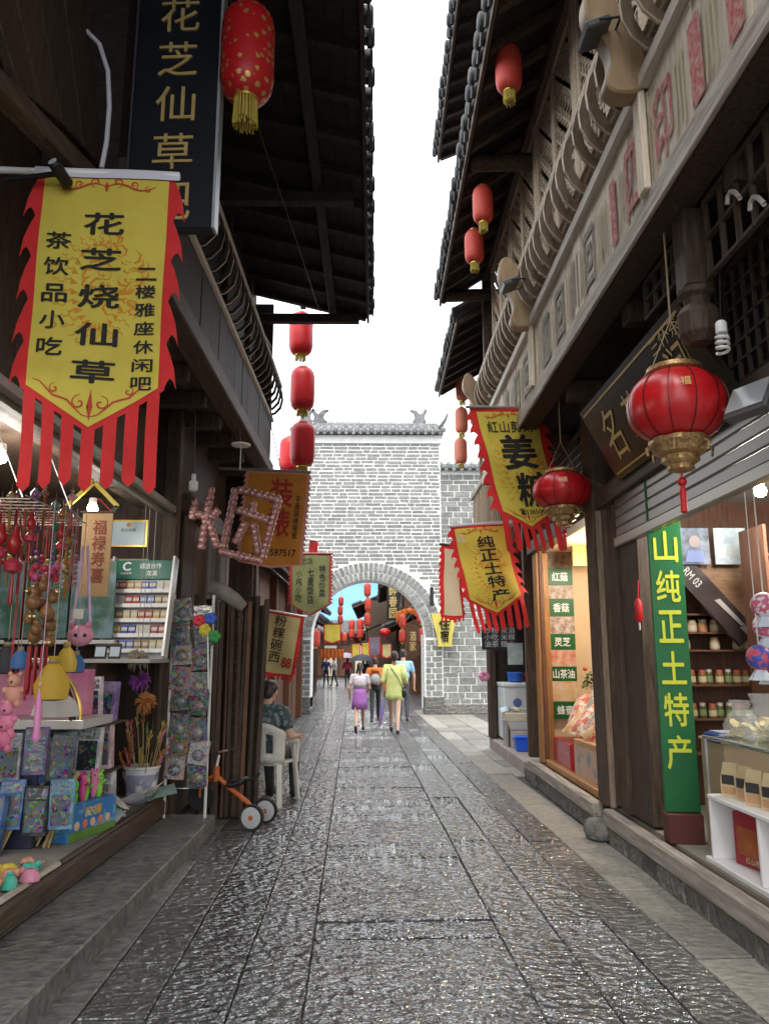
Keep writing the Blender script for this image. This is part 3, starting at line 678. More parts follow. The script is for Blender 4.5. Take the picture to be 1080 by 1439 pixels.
# ---------------------------------------------------------------- cloth banners
def cloth_mesh(polys, m, fn, z=0, step=.06, name='cloth'):
    bm = bmesh.new()
    for p in polys: bm.faces.new([bm.verts.new((x, y, 0)) for x, y in p])
    xs = [v.co.x for v in bm.verts]; ys = [v.co.y for v in bm.verts]
    for ax, lo, hi in ((0, min(xs), max(xs)), (1, min(ys), max(ys))):
        k = math.floor(lo / step) + 1
        while k * step < hi:
            co = [0, 0, 0]; no = [0, 0, 0]; co[ax] = k * step; no[ax] = 1
            bmesh.ops.bisect_plane(bm, geom=bm.verts[:] + bm.edges[:] + bm.faces[:], plane_co=co, plane_no=no); k += 1
    bmesh.ops.triangulate(bm, faces=bm.faces[:])
    for v in bm.verts: v.co = fn(v.co.x, v.co.y, z)
    me = bpy.data.meshes.new(name); bm.to_mesh(me); bm.free(); me.materials.append(m)
    me.polygons.foreach_set('use_smooth', [True] * len(me.polygons)); return me
def refine(me, step):
    bm = bmesh.new(); bm.from_mesh(me); xs = [v.co.x for v in bm.verts]; ys = [v.co.y for v in bm.verts]
    for ax, lo, hi in ((0, min(xs), max(xs)), (1, min(ys), max(ys))):
        k = math.floor(lo / step) + 1
        while k * step < hi:
            co = [0, 0, 0]; no = [0, 0, 0]; co[ax] = k * step; no[ax] = 1
            bmesh.ops.bisect_plane(bm, geom=bm.verts[:] + bm.edges[:] + bm.faces[:], plane_co=co, plane_no=no); k += 1
    bm.to_mesh(me); bm.free(); return me
def ribbon(pts, w):
    """a flat stroke as quads; w a number or a list"""
    out = []; n = len(pts)
    ws = w if isinstance(w, (list, tuple)) else [w * min(1, .35 + 1.6 * min(i, n - 1 - i) / max(n - 1, 1)) for i in range(n)]
    L = []
    for i, (x, y) in enumerate(pts):
        a, b = pts[max(i - 1, 0)], pts[min(i + 1, n - 1)]; dx, dy = b[0] - a[0], b[1] - a[1]; l = math.hypot(dx, dy) or 1
        L.append(((x - dy / l * ws[i] / 2, y + dx / l * ws[i] / 2), (x + dy / l * ws[i] / 2, y - dx / l * ws[i] / 2)))
    for i in range(n - 1): out.append([L[i][0], L[i + 1][0], L[i + 1][1], L[i][1]])
    return out
def spiral(cx, cy, r, turns, a0, s=1, n=22): return [(cx + s * r * (1 - t / n) * math.cos(a0 + turns * 2 * math.pi * t / n), cy + r * (1 - t / n) * math.sin(a0 + turns * 2 * math.pi * t / n)) for t in range(n + 1)]
def scroll_ornament(cx, cy, w, up=1):
    o = []
    for s in (-1, 1):
        o += ribbon([(cx + s * w * t / 12, cy + up * .018 * math.sin(t * .55)) for t in range(13)], .011)
        o += ribbon(spiral(cx + s * w * .22, cy + up * .025, .03, 1.2, -1.5, s), .009); o += ribbon(spiral(cx + s * w * .55, cy + up * .012, .024, 1.2, -1.5, s), .008)
        o += ribbon(spiral(cx + s * w * .85, cy - up * .012, .02, 1.1, 1.5, s), .007)
    o += [[(cx - .012, cy), (cx, cy + .03), (cx + .012, cy), (cx, cy - .03)]]
    return o
def teeth(W, y0, y1, n, d, s):
    out = []; L = (y0 - y1) / n
    for k in range(n):
        t = y0 - k * L; e = s * W / 2
        out.append([(e, t), (e + s * d * .35, t - .22 * L), (e + s * d * .75, t - .55 * L), (e + s * d, t - 1.04 * L), (e + s * d * .72, t - .84 * L), (e + s * d * .42, t - .78 * L), (e + s * d * .2, t - .86 * L), (e, t - L)][::s])
    return out
def banner(name, label, loc, W, side, tip, tail, letters, yaw=0, roll=0, edge=RED, panel=YEL, border=.06, nt=5, d=.06, ntail=7, shear=0, amp=.02, freq=6, narrow=0, pole=None, orn=True, polecol=WHITE, ph=0, art=None, group=None, swing=0, sleeve=0):
    t = thing(name, label, 'banner', loc, 0, group)
    t.rotation_euler = (MX.Rotation(yaw, 3, 'Z') @ MX.Rotation(math.pi / 2, 3, 'X') @ MX.Rotation(roll, 3, 'Z')).to_euler()
    def fn(u, v, z):
        q = -v / max(tip, .01); k = u * (1 - narrow * q) + shear * q
        return V((k, v, z + amp * (.25 + q) * math.sin(u * freq * 2 + v * 3 + ph) + amp * .6 * math.sin(v * 9 + u * 4 + ph) * min(q * 3, 1) + swing * q * q))
    R2 = W / 2; b = border
    red = [[(-R2, 0), (-R2, -side - b * .4), (0, -tip - b), (R2, -side - b * .4), (R2, 0)]]
    if nt: red += teeth(W, -.02, -side, nt, d, -1) + teeth(W, -.02, -side, nt, d, 1)
    c = link('border_cloth', cloth_mesh(red, edge, fn), t)
    if ntail:
        tw = W / ntail * .62
        for k in range(ntail):
            x = -R2 + W * (k + .5) / ntail; top = -(side + (tip - side) * (1 - abs(x) / R2)); bot = -tail + .015 * ((k * 7) % 3 - 1)
            link('tail', cloth_mesh([[(x - tw / 2, top), (x - tw / 2, bot + tw * .6), (x, bot), (x + tw / 2, bot + tw * .6), (x + tw / 2, top)]], edge, fn), t)
    P2 = R2 - b
    p = link('panel_cloth', cloth_mesh([[(-P2, -b * .7), (-P2, -side), (0, -tip), (P2, -side), (P2, -b * .7)]], panel, fn, .004), t)
    if orn:
        o = scroll_ornament(0, -b * .7 - .045, P2 * .8); o += [[(x + 0, y) for x, y in q] for q in ribbon([(-P2 * .9 + P2 * .9 * k / 8, -side + .03 - (tip - side) * .92 * k / 8 + .012 * math.sin(k * 1.6)) for k in range(9)], .01)] + ribbon([(P2 * .9 - P2 * .9 * k / 8, -side + .03 - (tip - side) * .92 * k / 8 + .012 * math.sin(k * 1.6)) for k in range(9)], .01)
        o += ribbon(spiral(-.05, -tip + .12, .04, 1.2, 1.5, 1), .009) + ribbon(spiral(.05, -tip + .12, .04, 1.2, 1.5, -1), .009) + ribbon(spiral(-P2 * .55, -side - .02, .028, 1.2, 1.5, 1), .008) + ribbon(spiral(P2 * .55, -side - .02, .028, 1.2, 1.5, -1), .008) + [[(-.014, -tip + .1), (0, -tip + .19), (.014, -tip + .1), (0, -tip + .03)]]
        tag(link('scroll_print', cloth_mesh(o, plain((.45, .05, .02), .8), fn, .0068, .04), p), kind='stuff')
    if art: tag(link('dragon_print', cloth_mesh(art, plain((.56, .22, .015), .8), fn, .0052, .04), p), kind='stuff')
    for s, cx, cy, w, h, m, bold in letters:
        me = refine(text_mesh(s, w, h, m, bold), .035); map_mesh(me, lambda co: fn(co.x + cx, co.y + cy, .0085 + co.z)); link('lettering', me, p)
    if sleeve: link('sleeve', cloth_mesh([[(-R2 - .02, .03), (-R2 - .02, .03 - sleeve), (R2 + .02, .03 - sleeve), (R2 + .02, .03)]], plain((.6, .58, .66), .7), fn, .012), t)
    L0, L1 = pole or (-R2 - .03, R2 + .03)
    MB().tube([(L0, .012, -.004), (L1, .012, -.004)], .017, 10).build('pole', polecol, t, True)
    return t
INK = plain((.015, .014, .012), .8); RINK = plain((.38, .03, .02), .8); DINK = plain((.03, .045, .03), .8)
# the big one: a loose scaled dragon swirl printed under the writing
def dragon(sx=1.0, sy=1.0, cy=-.62, seed=3):
    rd = random.Random(seed); out = []; N = 60
    ctr = [(.20 * math.cos(a) * (1 - .25 * t), .29 * math.sin(a) * (1 - .2 * t)) for t, a in ((k / N, math.pi * (.35 + 2.2 * k / N)) for k in range(N + 1))]
    wd = [.075 * math.sin(math.pi * min(1, .12 + k / N * .95)) + .01 for k in range(N + 1)]
    for k in range(0, N - 2, 2):         # rows of scales instead of a solid band
        (x, y), (x2, y2) = ctr[k], ctr[k + 2]; dx, dy = x2 - x, y2 - y; l = math.hypot(dx, dy); nx, ny = -dy / l, dx / l; w = wd[k]
        for q in (-.36, 0, .36):
            cx_, cy_ = x + nx * w * q + (dx * .25 if q == 0 else 0), y + ny * w * q + (dy * .25 if q == 0 else 0); r = w * .17
            out += ribbon([(cx_ + r * math.cos(a) * 1.2, cy_ + r * math.sin(a)) for a in [math.atan2(dy, dx) - 1.7 + 3.4 * j / 6 for j in range(7)]], .006)
        out.append([(x + nx * w * .55, y + ny * w * .55), (x + nx * w * 1.0 + dx * .5, y + ny * w * 1.0 + dy * .5), (x + nx * w * .55 + dx * .6, y + ny * w * .55 + dy * .6)])
    for k in range(26):                  # flames, mane, claws
        a = rd.uniform(0, 6.28); r = rd.uniform(.03, .17); x, y = .06 + r * math.cos(a) * .8, .08 + r * math.sin(a); b = rd.uniform(-.6, .6) + a
        out += ribbon([(x, y), (x + .03 * math.cos(b), y + .03 * math.sin(b)), (x + .06 * math.cos(b + .5), y + .06 * math.sin(b + .5)), (x + .075 * math.cos(b + 1), y + .075 * math.sin(b + 1))], [.005, .016, .012, .002])
    for k in range(12): out += ribbon(spiral(rd.uniform(-.22, .22), rd.uniform(-.32, .3), rd.uniform(.02, .035), 1.1, k, 1 if k % 2 else -1, 10), .007)
    return [[(x * sx, y * sy + cy) for x, y in q] for q in out]
art = dragon()
PB = atY(152, 247, 3.55)
banner('cloth_banner', 'big yellow banner with red flame edges and dragon swirl over the trinket shop', PB, .68, 1.13, 1.34, 1.64,
       [(c, .0, -.27 - .197 * k, .195, .118, INK, .02) for k, c in enumerate('花芝烧仙草')] + [(c, -.212, -.375 - .14 * k, .118, .092, INK, .018) for k, c in enumerate('茶饮品小吃')] + [(c, .228, -.545 - .094 * k, .098, .066, INK, .018) for k, c in enumerate('二楼雅座休闲吧')],
       yaw=R(3), border=.03, nt=5, d=.058, ntail=7, amp=.012, freq=5, art=art, pole=(-.9, .36), sleeve=.05)
banner('cloth_banner', 'red-edged yellow banner for ginger sugar hanging highest at the specialty shop', atY(710, 574, 7.7), .78, 1.10, 1.26, 1.52,
       [('紅山剪刻', .0, -.20, .5, .12, INK, .012), ('姜', .04, -.47, .38, .36, INK, .024), ('糖', .14, -.87, .38, .34, INK, .022), ('☎138508', .06, -1.10, .34, .065, INK, .02)],
       yaw=R(14), roll=R(4), border=.055, art=dragon(1.25, 1.2, -.66, 5), nt=8, d=.09, ntail=7, shear=.16, narrow=.12, amp=.03, freq=4, polecol=plain((.25, .22, .2), .5), pole=(-.44, .8), ph=1)
banner('cloth_banner', 'yellow banner for pure local specialties hanging below the ginger sugar banner', atY(672, 738, 8.35), .64, .80, .97, 1.17,
       [*[(c, .03 + .008 * k, -.19 - .148 * k, .19, .125, INK, .02) for k, c in enumerate('纯正土特产')], ('红', -.23, -.13, .09, .08, plain((.7, .62, .55), .8), .01)], yaw=R(10), roll=R(6), border=.035, art=dragon(1.0, 1.0, -.5, 8), nt=7, d=.07, ntail=8, shear=.1, amp=.03, freq=5, pole=(-.34, .9), ph=2, polecol=plain((.5, .5, .55), .4))
banner('cloth_banner', 'pale banner with red serrated edge hanging beside the gate behind other banners', atY(634, 768, 10.6), .42, .95, .96, 1.05, [], yaw=R(40), border=.06, nt=10, d=.04, ntail=6, panel=plain((.6, .5, .36), .8), orn=False, ph=3, polecol=BLACK, pole=(-.22, .9))
OR = mat('orange_cloth', (.56, .22, .02), .7, col2=(.46, .16, .015), scale=5, bump=.3, bscale=60)
banner('cloth_banner', 'orange mounting-shop banner with pink fringe and phone number over the seated man', atY(391, 663, 8.6), .74, 1.05, 1.08, 1.1,
       [(vtext('装裱'), .06, -.42, .26, .66, RINK, .025), (vtext('字画装裱裱框'), .26, -.52, .06, .5, INK, .012), ('3859587517', .04, -.93, .50, .075, INK, .02)], yaw=R(-6), roll=R(-4), edge=plain((.62, .25, .2), .75), panel=OR, border=.03, nt=16, d=.03, ntail=0, amp=.012, orn=False, polecol=plain((.2, .2, .19), .5), pole=(-.7, .38), ph=.5)
GRN = mat('olive_cloth', (.28, .29, .12), .75, col2=(.22, .24, .10), scale=5)
banner('cloth_banner', 'olive green restaurant banner with red serrated edge left of the archway', atY(437, 779, 12.6), .66, .82, .98, 1.02,
       [(vtext('特色炒菜'), .19, -.44, .10, .52, DINK, .01), (vtext('七星饭店'), .0, -.52, .11, .58, DINK, .015), (vtext('小炖小吃'), -.19, -.52, .10, .52, DINK, .01), ('老店', -.08, -.11, .22, .10, DINK, .005)], edge=plain((.42, .05, .04), .75), panel=GRN, border=.03, nt=14, d=.045, ntail=0, amp=.015, orn=False, polecol=plain((.3, .1, .08), .5), pole=(-.6, .36), ph=1.4)
PALE = mat('pale_yellow_cloth', (.55, .48, .22), .75, col2=(.48, .42, .18), scale=5)
banner('cloth_banner', 'pale yellow noodle-bowl banner with red hem above the seated man', atY(398, 862, 13.4), .72, 1.0, 1.02, 1.12,
       [(vtext('粉粿碗西'), -.02, -.44, .2, .80, INK, .01), ('88', .2, -.82, .16, .16, RINK, .03)], yaw=R(14), roll=R(-9), panel=PALE, border=.05, nt=10, d=.03, ntail=10, amp=.015, orn=False, pole=(-.6, .4), ph=.3)
banner('pennant', 'small red pennant sticking up behind the olive restaurant banner', atY(441, 760, 13.6), .2, .35, .4, .42, [], yaw=R(50), panel=RED, border=.01, nt=0, ntail=0, orn=False, pole=(-.3, .1))
# striped lodging cloth by the gate
t = thing('lodging_banner', 'yellow striped lodging cloth hanging on the gate wall', 'banner', atY(624, 862, 21.3)); t.rotation_euler = (math.pi / 2, 0, 0)
fz = lambda u, v, z: V((u * (1 + .25 * math.cos(v * 4)), v, z + .02 * math.sin(u * 60)))
link('cloth', cloth_mesh([[(-.28, 0), (-.26, -.9), (.26, -.9), (.28, 0)]], mat('striped_cloth', (.62, .52, .12), .75, col2=(.42, .34, .06), scale=10, stretch=(6, .1, 1)), fz, 0, .03), t)
me = text_mesh(vtext('住宿'), .3, .62, INK, .03); map_mesh(me, lambda c: fz(c.x * .9, c.y - .46, .03)); link('lettering', me, t)
# ---------------------------------------------------------------- hanging shop sign, left
sg = thing('shop_sign', 'tall black hanging shop sign with gold characters and pale edge', 'sign', atY(240, 326, 4.15))
sg.rotation_euler = (0, 0, R(-3)); NAVY = mat('black_lacquer', (.006, .008, .013), .35, col2=(.012, .014, .02), scale=3)
MB().bx(-.26, .25, -.04, .04, 0, 2.1).build('board', NAVY, sg, bev=.004)
MB().bx(.251, .268, -.042, .042, 0, 2.1).build('edge_trim', plain((.5, .52, .56), .3, .5), sg); MB().bx(-.275, -.261, -.042, .042, 0, 2.1).build('edge_trim', plain((.1, .1, .12), .3, .5), sg)
GL = mat('gold_leaf', (.66, .50, .20), .4, metal=.3, col2=(.54, .38, .13), scale=8)
for s, z in (('吧', .17), ('草', .50), ('仙', .82), ('芝', 1.13), ('花', 1.44), ('烧', 1.76)):
    me = text_mesh(s, .24, .235, GL, .004); o = link('lettering', me, sg, (.0, -.0425, z), (math.pi / 2, 0, 0))
    so = o.modifiers.new('solid', 'SOLIDIFY'); so.thickness = .012; so.offset = 0
MB().tube([(0, 0, 2.1), (0, 0, 2.6)], .012, 6).build('hanger', BLACK, sg)
# ---------------------------------------------------------------- lanterns
LRED = mat('red_lantern_silk', (.55, .015, .018), .45, col2=(.42, .008, .012), scale=4, spec=.5)
LRED2 = mat('faded_lantern_silk', (.60, .07, .045), .55, col2=(.5, .045, .03), scale=4)
LPALE = mat('bleached_lantern_silk', (.66, .22, .14), .6, col2=(.6, .16, .1), scale=4)
TAS = mat('yellow_fringe', (.50, .40, .07), .8, col2=(.4, .3, .05), scale=30)
def spotted():
    m = mat('red_silk_gold_flowers', (.52, .012, .016), .42); n, l = m.node_tree.nodes, m.node_tree.links; I = n['Principled BSDF'].inputs
    tc = n.new('ShaderNodeTexCoord'); vo = n.new('ShaderNodeTexVoronoi'); vo.inputs['Scale'].default_value = 20; vo.inputs['Randomness'].default_value = .75
    l.new(tc.outputs['Object'], vo.inputs['Vector']); nz = n.new('ShaderNodeTexNoise'); nz.inputs['Scale'].default_value = 55; l.new(tc.outputs['Object'], nz.inputs['Vector'])
    ad = n.new('ShaderNodeMath'); ad.operation = 'MULTIPLY_ADD'; l.new(nz.outputs[0], ad.inputs[0]); ad.inputs[1].default_value = .35; l.new(vo.outputs['Distance'], ad.inputs[2])
    r = n.new('ShaderNodeMapRange'); r.inputs[1].default_value = .50; r.inputs[2].default_value = .53; r.inputs[3].default_value = 1; r.inputs[4].default_value = 0; l.new(ad.outputs[0], r.inputs[0])
    x = n.new('ShaderNodeMix'); x.data_type = 'RGBA'; x.inputs[6].default_value = (.52, .012, .016, 1); x.inputs[7].default_value = (.66, .42, .14, 1); l.new(r.outputs[0], x.inputs[0]); l.new(x.outputs[2], I['Base Color'])
    mm = n.new('ShaderNodeMath'); mm.operation = 'MULTIPLY'; mm.inputs[1].default_value = .7; l.new(r.outputs[0], mm.inputs[0]); l.new(mm.outputs[0], I['Metallic'])
    return m
def long_lantern(label, P, d, h, m, group, cord=.4, tassel=.25, flat=False):
    """P: the middle of the body"""
    t = thing('red_lantern', label, 'lantern', (P[0], P[1], P[2] - h / 2), 0, group); r = d / 2
    pr = [(r * .42, 0), (r * .72, h * .03), (r * .92, h * .11), (r, h * .22), (r * 1.0, h * .5), (r, h * .78), (r * .92, h * .89), (r * .72, h * .97), (r * .42, h)]
    MB().lathe(pr, n=48, rib=.035, nrib=24).build('body', m, t, True)
    MB().lathe([(r * .45, -.012), (r * .47, .02), (r * .4, .03)], n=16).build('bottom_ring', GOLD, t, True)
    MB().lathe([(r * .42, h - .02), (r * .46, h + .015), (r * .2, h + .03)], n=16).build('top_ring', GOLD, t, True)
    f = MB(); n = 44; tl = tassel * h
    for k in range(n):
        a = 2 * math.pi * k / n; rr = r * (.4 if k % 2 else .3); jl = tl * random.uniform(.82, 1.05)
        f.tube([(rr * math.cos(a), rr * math.sin(a), 0), (rr * 1.1 * math.cos(a), rr * 1.1 * math.sin(a), -jl)], r * .036, 4)
    f.build('fringe', TAS, t)
    MB().tube([(0, 0, h), (0, 0, h + cord)], .005, 5).build('cord', BLACK, t)
    return t
long_lantern('big red lantern with gold flower print beside the black hanging sign', atY(348, 77, 4.1), .325, .62, spotted(), None, .4, .3)
for lab, x, y, d, h in (('nearest small red lantern under the gallery house eave', 714, 98, .225, .42), ('middle small red lantern under the gallery house eave', 678, 288, .215, .41), ('farthest small red lantern under the gallery house eave, spotted white', 666, 347, .22, .40)):
    long_lantern(lab, atX(x, y, 1.13), d, h, LRED2, 'small lanterns under the right eave', .15, .28)
for lab, x, y in (('top lantern of the red string at the dark eave end', 423, 470), ('middle lantern of the red string at the dark eave end', 425, 547), ('lowest lantern of the red string at the dark eave end', 425, 625)):
    long_lantern(lab, atY(x, y, 10.6), .352, .64, LRED, 'string of three red lanterns by the left eave', .3, .14)
long_lantern('red lantern half hidden behind the lowest lantern of the string', atY(408, 640, 13.5), .4, .66, LRED, None, 1.6, .2)
for lab, x, y in (('top pale lantern of the string under the second house eave', 649, 546), ('middle pale lantern of the string beside the gate roof', 648, 591), ('lowest pale lantern of the string beside the gate roof', 647, 634)):
    long_lantern(lab, atY(x, y, 13.6), .245, .48, LPALE, 'string of pale lanterns by the gate', .2, .18)
FIL = mat('gold_filigree', (.30, .16, .07), .4, metal=.6, col2=(.5, .34, .15), scale=60, bump=.8, bscale=90, lo=.42, hi=.55)
def round_lantern(label, P, D, h, cord):
    t = thing('palace_lantern', label, 'lantern', P, 0, 'round red lanterns at the specialty shop'); r = D / 2     # P: middle of the body
    pr = [(r * math.cos(a) ** .75 if math.cos(a) > 0 else .01, h / 2 * math.sin(a)) for a in [R(q) for q in range(-66, 67, 6)]]
    MB().lathe(pr, n=72, rib=.02, nrib=12).build('body', mat('glossy_red_silk', (.52, .012, .015), .32, col2=(.42, .008, .012), scale=5, spec=.6), t, True)
    w = MB()
    for k in range(12):
        a = 2 * math.pi * k / 12 ; w.tube([(q * 1.004 * math.cos(a), q * 1.004 * math.sin(a), z) for q, z in pr], .0035, 4)
    w.build('wire_rib', plain((.10, .006, .008), .5), t, True)
    z0 = -h / 2 * .92
    MB().lathe([(r * .60, 0), (r * .62, -.025), (r * .56, -.04), (r * .5, -.075), (r * .36, -.09), (r * .38, -.12), (r * .26, -.14), (r * .27, -.165), (r * .1, -.18)], (0, 0, z0), 32, rib=.08, nrib=24).build('base', FIL, t, True)
    MB().lathe([(r * .5, .0), (r * .57, .015), (r * .55, .04), (r * .5, .045)], (0, 0, h / 2 * .90), 32).build('top_ring', FIL, t, True)
    for k in range(6):
        hk = MB()
        a = 2 * math.pi * k / 6; hk.tube([(r * .58 * math.cos(a), r * .58 * math.sin(a), z0 - .03), (r * .68 * math.cos(a), r * .68 * math.sin(a), z0 - .05), (r * .66 * math.cos(a), r * .66 * math.sin(a), z0 - .09)], .008, 5); hk.build('hook', FIL, t, True)

    zz = z0 - .18
    MB().ball((0, 0, zz - .05), .025).build('tassel_knot', LRED, t, True)
    MB().lathe([(.012, zz - .22), (.026, zz - .21), (.024, zz - .10), (.01, zz - .06)], n=10, rib=.3, nrib=10).build('tassel', LRED, t, True)
    MB().tube([(0, 0, zz + .02), (0, 0, zz - .03)], .006, 5).build('tassel_cord', LRED, t)
    c = MB()
    for s in (-1, 1): c.tube([(s * r * .5, 0, h / 2), (0, 0, h / 2 + .3)], .003, 4)
    c.tube([(0, 0, h / 2 + .3), (0, 0, h / 2 + cord)], .006, 5); c.build('cord', plain((.35, .27, .18), .8), t)
    o = link('lettering', text_mesh('福', .05, .05, GL, .01), t, (-.05, -r * .99, h * .14), (math.pi / 2 - .25, 0, -.2))
    return t
round_lantern('larger round red lantern with gold base in front of the dark plaque', atY(950, 572, 3.95), .52, .40, .95)
round_lantern('smaller round red lantern with gold base over the display window', atY(790, 690, 6.95), .56, .34, .9)
# ---------------------------------------------------------------- dark plaque over the shop door, tilted forward
A, B, C_, D_ = atX(811, 582, 1.66), atX(940, 428, 1.66), atX(985, 515, 1.93), atX(855, 682, 1.95)
q = thing('shop_plaque', 'dark lacquered plaque with gold cursive characters tilted over the shop front', 'sign', (1.8, 5, 3.1))
PL = mat('plaque_lacquer', (.018, .016, .011), .22, col2=(.03, .024, .014), scale=2)
far_t, near_t, near_b, far_b = V((1.66, 6.0, 3.46)), V((1.66, 3.95, 3.46)), V((1.95, 3.95, 2.90)), V((1.95, 6.0, 2.90))
nrm = (near_t - far_t).cross(far_b - far_t).normalized()
if nrm.x > 0: nrm = -nrm
def plq(a, b, c, d, t, name, m, par=None, off=0):
    P = [p + nrm * off for p in (a, b, c, d)]; Q = [p + nrm * (off - t) for p in (a, b, c, d)]
    return MB().add([*P, *Q], [(0, 1, 2, 3), (7, 6, 5, 4), (0, 4, 5, 1), (1, 5, 6, 2), (2, 6, 7, 3), (3, 7, 4, 0)]).build(name, m, par or q, world=par is None, bev=.004)
plq(far_t, near_t, near_b, far_b, .05, 'board', PL)
ux = (near_t - far_t).normalized(); uy = (far_t - far_b).normalized()
for a, b in ((far_t, near_t), (far_b, near_b)):
    s = -1 if a is far_t else 1
    MB().bar(a + uy * (.05 * s) + nrm * .004 + ux * .06, b + uy * (.05 * s) + nrm * .004 - ux * .06, .012, .008, nrm).build('border_line', GL, q, world=True)
Mq = MX((ux, uy, nrm)).transposed()
cen = (far_t + near_t + near_b + far_b) / 4
for s, o_, sz in (('名', -.62, .36), ('茶', -.15, .3), ('香', .28, .3), ('润', .68, .3)):
    me = text_mesh(s, sz, sz * 1.05, GL, -.008, shear=.25); o = link('lettering', me, q, cen + ux * o_ + nrm * .006 - q.location); o.rotation_euler = Mq.to_euler()
me = text_mesh('三怀茶', .45, .1, GL, -.005, shear=.2); o = link('lettering', me, q, cen + ux * .72 + uy * .22 + nrm * .006 - q.location); o.rotation_euler = Mq.to_euler()
# ---------------------------------------------------------------- right shop, inside
def rs(name, m, bev, *b): return MB().bx(*b).build(name, m, ra, world=True, bev=bev)
rs('floor', mat('shop_floor', (.22, .20, .17), .6, col2=(.28, .26, .22), scale=3), 0, 2.065, 4.9, Y0, 7.0, .0, .25)
rs('back_wall', W_RED, 0, 4.9, 5.0, Y0, 7.0, .0, 2.98); rs('side_wall', W_RED, 0, 2.2, 4.9, 7.02, 7.08, .0, 2.98); rs('shop_ceiling', plain((.34, .31, .27), .8), 0, 2.31, 4.9, Y0, 7.0, 2.93, 2.97)
PEACH = mat('peach_wall', (.62, .46, .29), .7, col2=(.66, .50, .33), scale=3)
rs('floor', W_ORANGE, 0, 2.065, 3.2, 7.1, 9.98, .0, .25); rs('window_back', PEACH, 0, 3.2, 3.26, 7.1, 9.98, .25, 2.95); rs('window_end', PEACH, 0, 2.2, 3.2, 9.92, 9.98, .25, 2.95); rs('window_ceiling', PEACH, 0, 2.15, 3.2, 7.1, 9.91, 2.85, 2.9); rs('window_near', W_BROWN, 0, 2.16, 3.2, 7.10, 7.14, .25, 2.85)
rs('window_frame', W_ORANGE, .01, 2.03, 2.19, 9.70, 9.90, .25, 2.82); rs('window_frame', W_RED, .006, 2.03, 2.08, 9.5, 9.56, .25, 2.82)
rs('window_frame', W_ORANGE, .008, 2.03, 2.10, 7.12, 9.5, .245, .32)
def lamp(name, label, P, col, watt, size=.05, group=None):
    t = thing(name, label, 'lamp', P, 0, group)
    MB().lathe([(.03, .09), (.032, .05), (.024, .045)], n=12).build('socket', WHITE, t, True)
    MB().lathe([(.01, -.045), (.035, -.03), (.045, 0), (.035, .03), (.022, .046)], n=14).build('bulb', mat('lit_bulb_%s' % name, col, .4, emit=14), t, True)
    d = bpy.data.lights.new('lamp_light', 'POINT'); d.energy = watt; d.color = col; d.shadow_soft_size = .12
    o = bpy.data.objects.new('lamp_light', d); COL.objects.link(o); o.parent = t; o.location = (0, 0, -.12); return t
t = lamp('ceiling_bulb', 'lit white bulb hanging in the specialty shop by the shutter', atY(1067, 690, 5.3), (1, .96, .88), 30)
MB().tube([(0, 0, .08), (0, 0, .4)], .006, 5).build('cord', BLACK, t)
lamp('window_bulb', 'lit bulb at the top of the display window', (2.62, 8.6, 2.72), (1, .91, .74), 26)
lamp('ceiling_bulb', 'lit bulb farther back above the jar shelves', (3.6, 4.6, 2.75), (1, .92, .8), 18)
# shelves with jars, facing down the street
sh = thing('wall_shelf', 'red-brown wall shelf full of jars and bottles behind the green sign', 'shelf', (2.9, 6.8, .25))
SY = 6.66; zs = [atY(950, y, SY).z for y in (1060, 1011, 963, 914, 889, 863)]
X0, X1 = 2.35, 3.62
for x in (X0, X1): MB().bx(x - .015, x + .015, SY, 7.0, .26, zs[5] + .25).build('side_panel', W_RED, sh, world=True)
for z in zs: MB().bx(X0 + .016, X1 - .016, SY, 7.0, z - .012, z + .006).build('shelf_board', W_RED, sh, world=True, bev=.003)
MB().bx(X0, X1, 7.001, 7.015, .26, zs[5] + .25).build('back_panel', W_RED, sh, world=True)
def jar_mesh(r, h, body, lid, lab):
    b = MB(); b.lathe([(r * .92, 0), (r, .01), (r, h * .72), (r * .8, h * .8)], n=12); b.cur = 1; b.lathe([(r * .78, h * .8), (r * .8, h), (r * .3, h * 1.005)], n=12)
    b.cur = 2; b.lathe([(r * 1.015, h * .15), (r * 1.015, h * .55)], n=12); return b.mesh('jar', [body, lid, lab], True)
JM = [jar_mesh(.042, .105, plain((.50, .38, .2), .25), plain((.62, .5, .3), .4), plain((.58, .5, .38), .5)), jar_mesh(.04, .11, plain((.42, .26, .1), .25), plain((.6, .55, .45), .4), plain((.5, .2, .1), .5)),
      jar_mesh(.032, .125, plain((.10, .09, .03), .15), plain((.62, .6, .55), .3, .3), plain((.2, .26, .1), .5)), jar_mesh(.035, .12, plain((.24, .12, .04), .15), plain((.55, .12, .08), .4), plain((.55, .48, .3), .5))]
def put(me, name, cat, label, P, group, rz=0):
    o = link(name, me, None, P, (0, 0, rz)); return tag(o, label, cat, group, 'thing')
ORD = ['first', 'second', 'third', 'fourth', 'fifth', 'sixth', 'seventh', 'eighth', 'ninth', 'tenth', 'eleventh', 'twelfth', 'thirteenth', 'fourteenth', 'fifteenth', 'sixteenth', 'seventeenth']
JN = ['cream-lidded pale', 'amber', 'dark green-labelled', 'brown red-capped']
rows = [(4, [0, 1], .088, 'jar', 'upper shelf', 'jars on the upper shelf'), (3, [0, 0, 1], .09, 'jar', 'middle shelf', 'jars on the middle shelf'), (2, [2, 2, 3], .078, 'bottle', 'bottle shelf', 'bottles on the bottle shelf'), (1, [2, 3], .076, 'bottle', 'low shelf', 'bottles on the low shelf')]
